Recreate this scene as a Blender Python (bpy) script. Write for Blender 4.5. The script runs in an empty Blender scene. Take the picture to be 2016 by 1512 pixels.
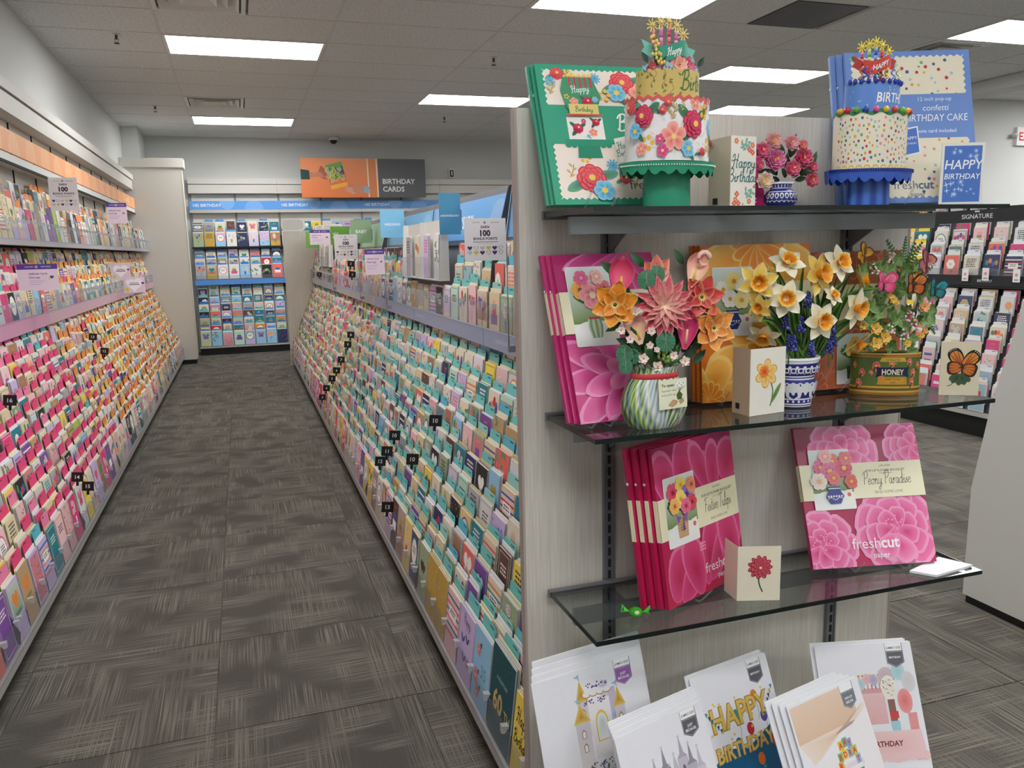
import bpy, math, random
from mathutils import Vector, Matrix

# ------------------------------------------------------------------ scene, camera, light
scene = bpy.context.scene
COL = scene.collection
scene.view_settings.view_transform = 'Standard'
scene.view_settings.look = 'None'
scene.view_settings.gamma = 1.0
scene.view_settings.use_curve_mapping = False
scene.view_settings.exposure = 0.0

FPX, CX, CY, HC = 1592.86, 1008.0, 756.0, 1.38        # focal length in px of a 2016x1512 frame, eye height
PITCH, YAW, ROLL = (math.radians(a) for a in (-9.42112, 18.17867, -1.34792))
_f = Vector((math.sin(YAW) * math.cos(PITCH), math.cos(YAW) * math.cos(PITCH), math.sin(PITCH)))
_r0 = Vector((math.cos(YAW), -math.sin(YAW), 0))
_u0 = _r0.cross(_f)
CR = math.cos(ROLL) * _r0 + math.sin(ROLL) * _u0
CU = -math.sin(ROLL) * _r0 + math.cos(ROLL) * _u0
CF = _f
EYE = Vector((0, 0, HC))
cam_d = bpy.data.cameras.new('camera')
cam = bpy.data.objects.new('camera', cam_d)
COL.objects.link(cam)
cam_d.sensor_width = 36.0
cam_d.lens = FPX * 36.0 / 2016.0
cam_d.clip_start = 0.05
cam.matrix_world = Matrix(((CR.x, CU.x, -CF.x, 0), (CR.y, CU.y, -CF.y, 0), (CR.z, CU.z, -CF.z, HC), (0, 0, 0, 1)))
scene.camera = cam

world = bpy.data.worlds.new('world')
scene.world = world
world.use_nodes = True
world.node_tree.nodes['Background'].inputs[0].default_value = (0.75, 0.78, 0.82, 1)
world.node_tree.nodes['Background'].inputs[1].default_value = 0.02
LIGHT_STRENGTH = 22.0


def ray(px, py):
    return CR * ((px - CX) / FPX) - CU * ((py - CY) / FPX) + CF


def aty(px, py, y):
    v = ray(px, py)
    return EYE + v * (y / v.y)


def atz(px, py, z):
    v = ray(px, py)
    return EYE + v * ((z - HC) / v.z)


def atx(px, py, x):
    v = ray(px, py)
    return EYE + v * (x / v.x)


def proj(P):
    d = Vector(P) - EYE
    w = d.dot(CF)
    if w < 0.05:
        return None
    return CX + FPX * d.dot(CR) / w, CY - FPX * d.dot(CU) / w, w


# ------------------------------------------------------------------ colours and materials
def _lin(c):
    return c / 12.92 if c <= 0.04045 else ((c + 0.055) / 1.055) ** 2.4


def C(r, g=None, b=None):
    if isinstance(r, str):
        r = r.lstrip('#')
        r, g, b = (int(r[i:i + 2], 16) for i in (0, 2, 4))
    elif g is None:
        r, g, b = r, r, r
    return (_lin(r / 255), _lin(g / 255), _lin(b / 255))


def mixc(a, b, t):
    return tuple(a[i] * (1 - t) + b[i] * t for i in range(3))


MATS = {}


def new_mat(name):
    m = bpy.data.materials.new(name)
    m.use_nodes = True
    MATS[name] = m
    nt = m.node_tree
    return m, nt, nt.nodes['Principled BSDF'], nt.nodes, nt.links


def setp(p, **k):
    names = {'rough': 'Roughness', 'metal': 'Metallic', 'spec': 'Specular IOR Level', 'coat': 'Coat Weight', 'coatr': 'Coat Roughness'}
    for a, v in k.items():
        p.inputs[names[a]].default_value = v


def attr_mat(name, rough, noise=0.06, nscale=60, **k):
    m, nt, p, N, L = new_mat(name)
    a = N.new('ShaderNodeVertexColor'); a.layer_name = 'Col'
    tc = N.new('ShaderNodeTexCoord')
    n = N.new('ShaderNodeTexNoise'); n.inputs['Scale'].default_value = nscale
    mr = N.new('ShaderNodeMapRange'); mr.inputs['To Min'].default_value = 1 - noise; mr.inputs['To Max'].default_value = 1 + noise
    mx = N.new('ShaderNodeMix'); mx.data_type = 'RGBA'; mx.blend_type = 'MULTIPLY'; mx.inputs[0].default_value = 1
    L.new(tc.outputs['Object'], n.inputs['Vector']); L.new(n.outputs['Fac'], mr.inputs['Value'])
    L.new(a.outputs['Color'], mx.inputs[6]); L.new(mr.outputs[0], mx.inputs[7])
    L.new(mx.outputs[2], p.inputs['Base Color'])
    setp(p, rough=rough, **k)
    return m


def flat_mat(name, col, rough=0.5, noise=0.04, nscale=40, stretch=(1, 1, 1), bump=0.0, **k):
    m, nt, p, N, L = new_mat(name)
    tc = N.new('ShaderNodeTexCoord'); mp = N.new('ShaderNodeMapping'); mp.inputs['Scale'].default_value = stretch
    n = N.new('ShaderNodeTexNoise'); n.inputs['Scale'].default_value = nscale; n.inputs['Detail'].default_value = 3
    mr = N.new('ShaderNodeMapRange'); mr.inputs['To Min'].default_value = 1 - noise; mr.inputs['To Max'].default_value = 1 + noise
    mx = N.new('ShaderNodeMix'); mx.data_type = 'RGBA'; mx.blend_type = 'MULTIPLY'; mx.inputs[0].default_value = 1
    L.new(tc.outputs['Object'], mp.inputs[0]); L.new(mp.outputs[0], n.inputs['Vector']); L.new(n.outputs['Fac'], mr.inputs['Value'])
    mx.inputs[6].default_value = (*col, 1); L.new(mr.outputs[0], mx.inputs[7]); L.new(mx.outputs[2], p.inputs['Base Color'])
    if bump:
        b = N.new('ShaderNodeBump'); b.inputs['Strength'].default_value = bump; b.inputs['Distance'].default_value = 0.002
        L.new(n.outputs['Fac'], b.inputs['Height']); L.new(b.outputs[0], p.inputs['Normal'])
    setp(p, rough=rough, **k)
    return m


def clear_mat(name, tint, gloss_rough=0.03, ior=1.45, haze=0.0, hazecol=(0.8, 0.8, 0.8), cap=1.0):
    m, nt, p, N, L = new_mat(name)
    N.remove(p)
    out = N['Material Output']
    t = N.new('ShaderNodeBsdfTransparent'); t.inputs[0].default_value = (*tint, 1)
    g = N.new('ShaderNodeBsdfGlossy'); g.inputs['Roughness'].default_value = gloss_rough
    lw = N.new('ShaderNodeLayerWeight'); lw.inputs[0].default_value = 0.5
    pw = N.new('ShaderNodeMath'); pw.operation = 'POWER'; pw.inputs[1].default_value = 5.0; L.new(lw.outputs['Facing'], pw.inputs[0])
    f0 = ((ior - 1) / (ior + 1)) ** 2
    ma = N.new('ShaderNodeMath'); ma.operation = 'MULTIPLY_ADD'; ma.inputs[1].default_value = 1 - f0; ma.inputs[2].default_value = f0; L.new(pw.outputs[0], ma.inputs[0])
    mn = N.new('ShaderNodeMath'); mn.operation = 'MINIMUM'; mn.inputs[1].default_value = cap; L.new(ma.outputs[0], mn.inputs[0])
    m1 = N.new('ShaderNodeMixShader'); L.new(mn.outputs[0], m1.inputs[0]); L.new(t.outputs[0], m1.inputs[1]); L.new(g.outputs[0], m1.inputs[2])
    if haze:
        d = N.new('ShaderNodeBsdfDiffuse'); d.inputs[0].default_value = (*hazecol, 1)
        m2 = N.new('ShaderNodeMixShader'); m2.inputs[0].default_value = haze
        L.new(m1.outputs[0], m2.inputs[1]); L.new(d.outputs[0], m2.inputs[2]); L.new(m2.outputs[0], out.inputs[0])
    else:
        L.new(m1.outputs[0], out.inputs[0])
    return m


attr_mat('paper', 0.62, 0.03)
attr_mat('gloss', 0.34, 0.02)
attr_mat('satin', 0.45, 0.03)
attr_mat('foil', 0.35, 0.12, 260, metal=0.75)
flat_mat('wall_paint', C(206, 207, 204), 0.85, 0.03, 3, bump=0.05)
flat_mat('white_laminate', C(212, 209, 201), 0.45, 0.05, 30, (30, 30, 1.5), 0.02)
flat_mat('board_white', C(222, 220, 213), 0.45, 0.03, 20)
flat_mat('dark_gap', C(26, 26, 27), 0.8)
flat_mat('black_plastic', C(14, 14, 15), 0.5)
flat_mat('rail_metal', C(196, 194, 188), 0.36, 0.05, 30, (20, 1, 20), metal=0.3)
flat_mat('steel', C(136, 139, 141), 0.34, 0.06, 25, (1, 1, 18), metal=0.35)
flat_mat('dark_metal', C(122, 123, 127), 0.42, 0.05, 40, metal=0.3)
flat_mat('divider_grey', C(62, 64, 68), 0.55)
flat_mat('deck_grey', C(150, 150, 148), 0.6, 0.05, 12)
flat_mat('white_metal', C(226, 226, 222), 0.4)
flat_mat('brass', C(64, 56, 44), 0.45, metal=0.4)
flat_mat('tbar', C(206, 205, 202), 0.6)
clear_mat('acrylic', (0.93, 0.935, 0.95), 0.08, 1.42, 0.05, (0.7, 0.71, 0.76), 0.10)
clear_mat('acrylic_clip', (0.80, 0.81, 0.83), 0.08, 1.5, 0.35, (0.8, 0.81, 0.84))
clear_mat('easel_clear', (0.93, 0.94, 0.95), 0.05, 1.5, 0.10, (0.8, 0.82, 0.84))
clear_mat('sleeve', (0.97, 0.97, 0.98), 0.12, 1.35, 0.04, (0.9, 0.9, 0.92), 0.25)
clear_mat('shelf_glass', (0.77, 0.805, 0.80), 0.01, 1.7)
flat_mat('glass_edge', C(12, 26, 26), 0.15)


def laminate():
    m, nt, p, N, L = new_mat('laminate')
    tc = N.new('ShaderNodeTexCoord')
    mp = N.new('ShaderNodeMapping'); mp.inputs['Scale'].default_value = (90, 90, 3.0)
    n1 = N.new('ShaderNodeTexNoise'); n1.inputs['Scale'].default_value = 3.0; n1.inputs['Detail'].default_value = 6
    mp2 = N.new('ShaderNodeMapping'); mp2.inputs['Scale'].default_value = (420, 420, 14)
    n2 = N.new('ShaderNodeTexNoise'); n2.inputs['Scale'].default_value = 1.0; n2.inputs['Detail'].default_value = 2
    cr = N.new('ShaderNodeValToRGB')
    cr.color_ramp.elements[0].position = 0.3; cr.color_ramp.elements[0].color = (*C(203, 197, 187), 1)
    cr.color_ramp.elements[1].position = 0.72; cr.color_ramp.elements[1].color = (*C(220, 215, 205), 1)
    mr = N.new('ShaderNodeMapRange'); mr.inputs['To Min'].default_value = 0.88; mr.inputs['To Max'].default_value = 1.08
    mx = N.new('ShaderNodeMix'); mx.data_type = 'RGBA'; mx.blend_type = 'MULTIPLY'; mx.inputs[0].default_value = 1
    L.new(tc.outputs['Object'], mp.inputs[0]); L.new(mp.outputs[0], n1.inputs['Vector'])
    L.new(tc.outputs['Object'], mp2.inputs[0]); L.new(mp2.outputs[0], n2.inputs['Vector'])
    L.new(n1.outputs['Fac'], cr.inputs[0]); L.new(n2.outputs['Fac'], mr.inputs['Value'])
    L.new(cr.outputs[0], mx.inputs[6]); L.new(mr.outputs[0], mx.inputs[7]); L.new(mx.outputs[2], p.inputs['Base Color'])
    setp(p, rough=0.5)


laminate()


def ceiling_tile_mat():
    m, nt, p, N, L = new_mat('ceiling_tile')
    tc = N.new('ShaderNodeTexCoord')
    n = N.new('ShaderNodeTexNoise'); n.inputs['Scale'].default_value = 55; n.inputs['Detail'].default_value = 5
    cr = N.new('ShaderNodeValToRGB')
    cr.color_ramp.elements[0].position = 0.35; cr.color_ramp.elements[0].color = (*C(207, 208, 208), 1)
    cr.color_ramp.elements[1].position = 0.6; cr.color_ramp.elements[1].color = (*C(226, 227, 226), 1)
    b = N.new('ShaderNodeBump'); b.inputs['Strength'].default_value = 0.25; b.inputs['Distance'].default_value = 0.004
    L.new(tc.outputs['Object'], n.inputs['Vector']); L.new(n.outputs['Fac'], cr.inputs[0])
    L.new(cr.outputs[0], p.inputs['Base Color']); L.new(n.outputs['Fac'], b.inputs['Height']); L.new(b.outputs[0], p.inputs['Normal'])
    setp(p, rough=0.9, spec=0.2)


ceiling_tile_mat()


def carpet_mat():
    """looped carpet tile: ribs along x and along y, shown in patches, pale and dark yarn"""
    m, nt, p, N, L = new_mat('carpet')
    tc = N.new('ShaderNodeTexCoord'); oi = N.new('ShaderNodeObjectInfo')
    off = N.new('ShaderNodeVectorMath'); off.operation = 'MULTIPLY_ADD'
    cmb = N.new('ShaderNodeCombineXYZ')
    for i in range(3):
        L.new(oi.outputs['Random'], cmb.inputs[i])
    off.inputs[1].default_value = (37.0, 53.0, 0.0)
    L.new(cmb.outputs[0], off.inputs[0]); L.new(tc.outputs['Object'], off.inputs[2])

    def noise(sc, scale=1.0, det=2.0):
        mp = N.new('ShaderNodeMapping'); mp.inputs['Scale'].default_value = sc
        n = N.new('ShaderNodeTexNoise'); n.inputs['Scale'].default_value = scale; n.inputs['Detail'].default_value = det
        L.new(off.outputs[0], mp.inputs[0]); L.new(mp.outputs[0], n.inputs['Vector'])
        return n.outputs['Fac']

    def ramp(sock, a, b):
        r = N.new('ShaderNodeMapRange'); r.inputs['From Min'].default_value = a; r.inputs['From Max'].default_value = b
        L.new(sock, r.inputs['Value']); return r.outputs[0]

    def math_(op, a, b):
        n = N.new('ShaderNodeMath'); n.operation = op
        for i, s in enumerate((a, b)):
            if isinstance(s, float):
                n.inputs[i].default_value = s
            else:
                L.new(s, n.inputs[i])
        return n.outputs[0]
    lx = ramp(noise((3.0, 230, 1)), 0.42, 0.64)       # long ribs along x
    ly = ramp(noise((230, 3.0, 1)), 0.42, 0.64)
    patch_x = ramp(noise((3, 5, 1), 1.0, 0), 0.36, 0.56)
    patch_y = ramp(noise((7, 4, 1), 1.3, 0), 0.42, 0.60)
    rib = math_('MAXIMUM', math_('MULTIPLY', lx, patch_x), math_('MULTIPLY', ly, patch_y))
    fine = noise((230, 230, 1), 1.0, 2)
    tone = noise((2.5, 2.5, 1), 1.0, 1)
    h = math_('ADD', math_('MULTIPLY', rib, 0.62), math_('MULTIPLY', fine, 0.42))
    cr = N.new('ShaderNodeValToRGB')
    cr.color_ramp.elements[0].position = 0.08; cr.color_ramp.elements[0].color = (*C(70, 67, 62), 1)
    cr.color_ramp.elements[1].position = 0.86; cr.color_ramp.elements[1].color = (*C(130, 125, 114), 1)
    e = cr.color_ramp.elements.new(0.36); e.color = (*C(95, 91, 84), 1)
    L.new(h, cr.inputs[0])
    mr = N.new('ShaderNodeMapRange'); mr.inputs['To Min'].default_value = 0.85; mr.inputs['To Max'].default_value = 1.12
    L.new(tone, mr.inputs['Value'])
    mx = N.new('ShaderNodeMix'); mx.data_type = 'RGBA'; mx.blend_type = 'MULTIPLY'; mx.inputs[0].default_value = 1
    L.new(cr.outputs[0], mx.inputs[6]); L.new(mr.outputs[0], mx.inputs[7]); L.new(mx.outputs[2], p.inputs['Base Color'])
    b = N.new('ShaderNodeBump'); b.inputs['Strength'].default_value = 0.7; b.inputs['Distance'].default_value = 0.004
    L.new(h, b.inputs['Height']); L.new(b.outputs[0], p.inputs['Normal'])
    setp(p, rough=0.95, spec=0.15)


carpet_mat()


def emit_mat(name, col, s):
    m, nt, p, N, L = new_mat(name)
    p.inputs['Base Color'].default_value = (*col, 1)
    p.inputs['Emission Color'].default_value = (*col, 1)
    p.inputs['Emission Strength'].default_value = s


emit_mat('diffuser_light', (0.985, 0.99, 1.0), LIGHT_STRENGTH)
emit_mat('exit_red', (1.0, 0.06, 0.07), 1.6)


# ------------------------------------------------------------------ mesh building
class MB:
    def __init__(s):
        s.v, s.f, s.c, s.m, s.s = [], [], [], [], []

    def face(s, idx, col, mat=0, smooth=False):
        s.f.append(idx); s.m.append(mat); s.s.append(smooth)
        if isinstance(col[0], (tuple, list)):
            s.c.extend(col)
        else:
            s.c.extend([col] * len(idx))

    def poly(s, pts, col, mat=0, smooth=False):
        b = len(s.v)
        s.v.extend([tuple(p) for p in pts])
        s.face(tuple(range(b, b + len(pts))), col, mat, smooth)

    def box(s, x0, x1, y0, y1, z0, z1, col=(0.5, 0.5, 0.5), mat=0):
        b = len(s.v)
        s.v += [(x, y, z) for z in (z0, z1) for y in (y0, y1) for x in (x0, x1)]
        for q in ((0, 2, 3, 1), (4, 5, 7, 6), (0, 1, 5, 4), (2, 6, 7, 3), (0, 4, 6, 2), (1, 3, 7, 5)):
            s.face(tuple(b + i for i in q), col, mat)

    def hexa(s, P, col=(0.5, 0.5, 0.5), mat=0):
        """8 points: bottom ring of 4, top ring of 4"""
        b = len(s.v)
        s.v += [tuple(p) for p in P]
        for q in ((3, 2, 1, 0), (4, 5, 6, 7), (0, 1, 5, 4), (1, 2, 6, 5), (2, 3, 7, 6), (3, 0, 4, 7)):
            s.face(tuple(b + i for i in q), col, mat)

    def prism(s, pts2, fa, fb, col=(0.5, 0.5, 0.5), mat=0):
        """a polygon mapped by fa and by fb, with sides"""
        A = [tuple(fa(p)) for p in pts2]; B = [tuple(fb(p)) for p in pts2]
        b = len(s.v); n = len(A)
        s.v += A + B
        s.face(tuple(range(b, b + n)), col, mat); s.face(tuple(range(b + 2 * n - 1, b + n - 1, -1)), col, mat)
        for i in range(n):
            j = (i + 1) % n
            s.face((b + i, b + n + i, b + n + j, b + j), col, mat)

    def tube(s, pts, r, col, n=6, mat=0, cap=True):
        pts = [Vector(p) for p in pts]
        rr = r if isinstance(r, (list, tuple)) else [r] * len(pts)
        b = len(s.v)
        up = Vector((0, 0, 1))
        for i, p in enumerate(pts):
            d = (pts[min(i + 1, len(pts) - 1)] - pts[max(i - 1, 0)])
            d = d.normalized() if d.length > 1e-9 else Vector((0, 0, 1))
            a = d.cross(up)
            if a.length < 1e-3:
                a = d.cross(Vector((1, 0, 0)))
            a.normalize(); bb = a.cross(d)
            for k in range(n):
                t = 2 * math.pi * k / n
                s.v.append(tuple(p + (a * math.cos(t) + bb * math.sin(t)) * rr[i]))
        for i in range(len(pts) - 1):
            for k in range(n):
                k2 = (k + 1) % n
                s.face((b + i * n + k, b + i * n + k2, b + (i + 1) * n + k2, b + (i + 1) * n + k), col, mat, True)
        if cap:
            s.face(tuple(b + k for k in range(n))[::-1], col, mat)
            s.face(tuple(b + (len(pts) - 1) * n + k for k in range(n)), col, mat)

    def lathe(s, prof, n, col, c=(0, 0, 0), sy=1.0, mat=0, smooth=True, colf=None, cap=False):
        """prof: list of (r, z); colf(i, k, j) gives the colour of the vertex at ring i, angle k"""
        b = len(s.v)
        for r, z in prof:
            for k in range(n):
                t = 2 * math.pi * k / n
                s.v.append((c[0] + r * math.cos(t), c[1] + r * math.sin(t) * sy, c[2] + z))
        for i in range(len(prof) - 1):
            for k in range(n):
                k2 = (k + 1) % n
                q = (b + i * n + k, b + i * n + k2, b + (i + 1) * n + k2, b + (i + 1) * n + k)
                cc = col if colf is None else [colf(i, k), colf(i, k2), colf(i + 1, k2), colf(i + 1, k)]
                s.face(q, cc, mat, smooth)
        if cap:
            for i in (0, len(prof) - 1):
                s.face(tuple(b + i * n + k for k in range(n)), col if colf is None else colf(i, 0), mat)

    def ball(s, c, r, col, n=8, m=5, sz=1.0, mat=0):
        prof = [(r * math.sin(math.pi * i / m), -r * sz * math.cos(math.pi * i / m)) for i in range(m + 1)]
        s.lathe(prof, n, col, c, mat=mat)

    def add(s, o, M=None):
        b = len(s.v)
        s.v += [tuple(M @ Vector(p)) for p in o.v] if M else list(o.v)
        s.f += [tuple(b + i for i in f) for f in o.f]
        s.c += o.c; s.m += o.m; s.s += o.s

    def mesh(s, name, mats):
        me = bpy.data.meshes.new(name)
        me.from_pydata(s.v, [], s.f)
        ca = me.color_attributes.new('Col', 'FLOAT_COLOR', 'CORNER')
        flat = []
        for c in s.c:
            flat += (c[0], c[1], c[2], 1.0)
        ca.data.foreach_set('color', flat)
        me.polygons.foreach_set('use_smooth', s.s)
        me.polygons.foreach_set('material_index', s.m)
        for m in ([mats] if isinstance(mats, str) else mats):
            me.materials.append(MATS[m])
        me.update()
        return me

    def build(s, name, mats, parent=None, loc=None, rot=None):
        o = bpy.data.objects.new(name, s.mesh(name, mats))
        COL.objects.link(o)
        if parent:
            o.parent = parent
        if loc is not None:
            o.location = loc
        if rot is not None:
            o.rotation_euler = rot
        return o


def tag(o, label, cat, group=None, kind=None):
    if label:
        o['label'] = label
    if cat:
        o['category'] = cat
    if group:
        o['group'] = group
    if kind:
        o['kind'] = kind
    return o


def thing(name, label, cat, loc=(0, 0, 0), rot=(0, 0, 0), group=None):
    o = bpy.data.objects.new(name, None)
    COL.objects.link(o)
    o.location = loc; o.rotation_euler = rot
    o.empty_display_size = 0.05
    return tag(o, label, cat, group)


def structure(o):
    o['kind'] = 'structure'
    return o


def bx(name, mat, x0, x1, y0, y1, z0, z1, parent=None, col=(0.5, 0.5, 0.5)):
    m = MB(); m.box(x0, x1, y0, y1, z0, z1, col)
    return m.build(name, mat, parent)


def inst(o, name, parent=None, loc=None, rot=None):
    c = o.copy(); c.name = name
    COL.objects.link(c)
    c.parent = parent
    if loc is not None:
        c.location = loc
    if rot is not None:
        c.rotation_euler = rot
    return c


# ------------------------------------------------------------------ flat print: triangles in layers
_TXT = {}


def text_tris(s, bold=0.0):
    k = (s, bold)
    if k not in _TXT:
        cu = bpy.data.curves.new('lettering', 'FONT')
        cu.body = s; cu.size = 1.0; cu.resolution_u = 2; cu.offset = bold
        ob = bpy.data.objects.new('lettering', cu)
        me = bpy.data.meshes.new_from_object(ob)
        me.calc_loop_triangles()
        vs = [(v.co.x, v.co.y) for v in me.vertices]
        t = [tuple(vs[i] for i in lt.vertices) for lt in me.loop_triangles]
        xs = [p[0] for tr in t for p in tr] or [0, 1]
        _TXT[k] = (t, min(xs), max(xs))
        bpy.data.objects.remove(ob); bpy.data.curves.remove(cu); bpy.data.meshes.remove(me)
    return _TXT[k]


GLYPH = {
    'H': (.62, [[(-.02, .72), (.08, .92), (.2, .9), (.17, .4), (.1, 0), (0, .05)], [(.52, 1), (.46, .5), (.42, .05), (.52, .0)], [(.04, .48), (.3, .56), (.56, .5)]]),
    'a': (.44, [[(.32, .36), (.2, .43), (.06, .3), (.05, .1), (.14, 0), (.26, .1), (.33, .4), (.32, .1), (.38, 0), (.45, .08)]]),
    'p': (.40, [[(.03, .28), (.1, .42), (.1, .1), (.06, -.4)], [(.1, .25), (.22, .43), (.33, .3), (.3, .08), (.18, 0), (.1, .08)]]),
    'y': (.42, [[(.04, .42), (.06, .12), (.16, .02), (.28, .15), (.33, .42), (.3, 0), (.22, -.35), (.08, -.4), (.06, -.25), (.3, -.05), (.44, .08)]]),
    'B': (.58, [[(.17, .93), (.13, .5), (.1, 0)], [(-.02, .72), (.1, .94), (.35, 1), (.46, .8), (.35, .6), (.15, .52), (.42, .5), (.53, .28), (.38, .03), (.12, 0), (.0, .12)]]),
    'i': (.22, [[(.03, .2), (.1, .42), (.09, .1), (.16, 0), (.24, .1)], [(.11, .56), (.13, .62)]]),
    'r': (.30, [[(.03, .25), (.1, .42), (.1, .3), (.08, 0)], [(.1, .25), (.2, .42), (.3, .38)]]),
    't': (.27, [[(.14, .8), (.1, .15), (.17, 0), (.27, .1)], [(.0, .5), (.27, .52)]]),
    'h': (.42, [[(.12, 1), (.08, .4), (.05, 0)], [(.07, .2), (.2, .42), (.3, .3), (.28, .08), (.35, 0), (.42, .1)]]),
    'd': (.45, [[(.3, .36), (.18, .43), (.05, .28), (.06, .08), (.16, 0), (.28, .12), (.36, 1), (.33, .1), (.4, 0), (.46, .08)]]),
    'P': (.52, [[(.17, .93), (.1, .4), (.08, 0)], [(-.06, .7), (.1, .95), (.38, 1), (.5, .75), (.36, .5), (.12, .48)]]),
    'e': (.35, [[(.05, .2), (.25, .25), (.28, .38), (.16, .43), (.05, .25), (.08, .05), (.2, 0), (.36, .12)]]),
    'o': (.40, [[(.2, .42), (.06, .3), (.06, .1), (.18, 0), (.32, .12), (.32, .32), (.2, .42), (.4, .36)]]),
    'n': (.43, [[(.03, .3), (.1, .42), (.08, 0)], [(.09, .2), (.22, .43), (.3, .3), (.29, .06), (.36, 0), (.43, .1)]]),
    's': (.30, [[(.03, .05), (.2, .42), (.18, .25), (.26, .1), (.15, 0), (.05, .05)]]),
    'F': (.48, [[(.17, .9), (.12, .4), (.03, 0)], [(-.06, .78), (.1, .95), (.52, 1.0)], [(.02, .5), (.38, .53)]]),
    'v': (.36, [[(.03, .38), (.1, .4), (.15, 0), (.3, .42), (.36, .36)]]),
    'T': (.50, [[(.3, .92), (.25, .4), (.13, 0)], [(-.02, .78), (.08, .95), (.57, 1.0)]]),
    'u': (.44, [[(.04, .4), (.06, .1), (.15, 0), (.28, .12), (.33, .42), (.3, .08), (.37, 0), (.44, .1)]]),
    'l': (.24, [[(.03, .3), (.2, .85), (.14, 1), (.08, .85), (.08, .1), (.15, 0), (.25, .1)]]),
    'm': (.62, [[(.03, .3), (.1, .42), (.08, 0)], [(.09, .2), (.2, .43), (.27, .3), (.25, 0)], [(.26, .2), (.4, .43), (.47, .3), (.46, .06), (.53, 0), (.6, .1)]]),
    'k': (.38, [[(.12, 1), (.06, 0)], [(.08, .15), (.25, .42), (.28, .3), (.1, .2), (.3, 0), (.38, .08)]]),
    'L': (.45, [[(.32, .9), (.2, 1), (.14, .6), (.08, .08), (.0, .05), (.1, .0), (.3, .04), (.46, .0)]]),
    'g': (.40, [[(.3, .38), (.18, .43), (.05, .28), (.08, .05), (.2, .02), (.32, .4), (.3, -.2), (.2, -.4), (.08, -.3), (.4, .05)]]),
    'w': (.52, [[(.03, .4), (.1, .05), (.2, .1), (.26, .38), (.3, .05), (.4, .08), (.48, .42)]]),
    'E': (.48, [[(.44, .85), (.3, 1), (.12, .85), (.15, .6), (.3, .52), (.1, .42), (.04, .15), (.2, 0), (.42, .12)]]),
    ' ': (.30, []),
}


def smooth_path(pts, k=3):
    out = []
    n = len(pts)
    for i in range(n - 1):
        p0, p1, p2, p3 = pts[max(i - 1, 0)], pts[i], pts[i + 1], pts[min(i + 2, n - 1)]
        for j in range(k):
            t = j / k
            out.append(tuple(0.5 * (2 * p1[a] + (p2[a] - p0[a]) * t + (2 * p0[a] - 5 * p1[a] + 4 * p2[a] - p3[a]) * t * t + (3 * p1[a] - p0[a] - 3 * p2[a] + p3[a]) * t ** 3) for a in range(len(p1))))
    out.append(tuple(pts[-1]))
    return out


def stroke_tris(pts, w):
    t = []
    L, R = [], []
    n = len(pts)
    for i, p in enumerate(pts):
        a, b = pts[max(i - 1, 0)], pts[min(i + 1, n - 1)]
        dx, dy = b[0] - a[0], b[1] - a[1]
        l = math.hypot(dx, dy) or 1
        ww = w[i] if isinstance(w, list) else w
        L.append((p[0] - dy / l * ww / 2, p[1] + dx / l * ww / 2)); R.append((p[0] + dy / l * ww / 2, p[1] - dx / l * ww / 2))
    for i in range(n - 1):
        t.append((L[i], R[i], R[i + 1])); t.append((L[i], R[i + 1], L[i + 1]))
    return t


def script_width(s):
    return sum(GLYPH[c][0] for c in s if c in GLYPH)


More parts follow.
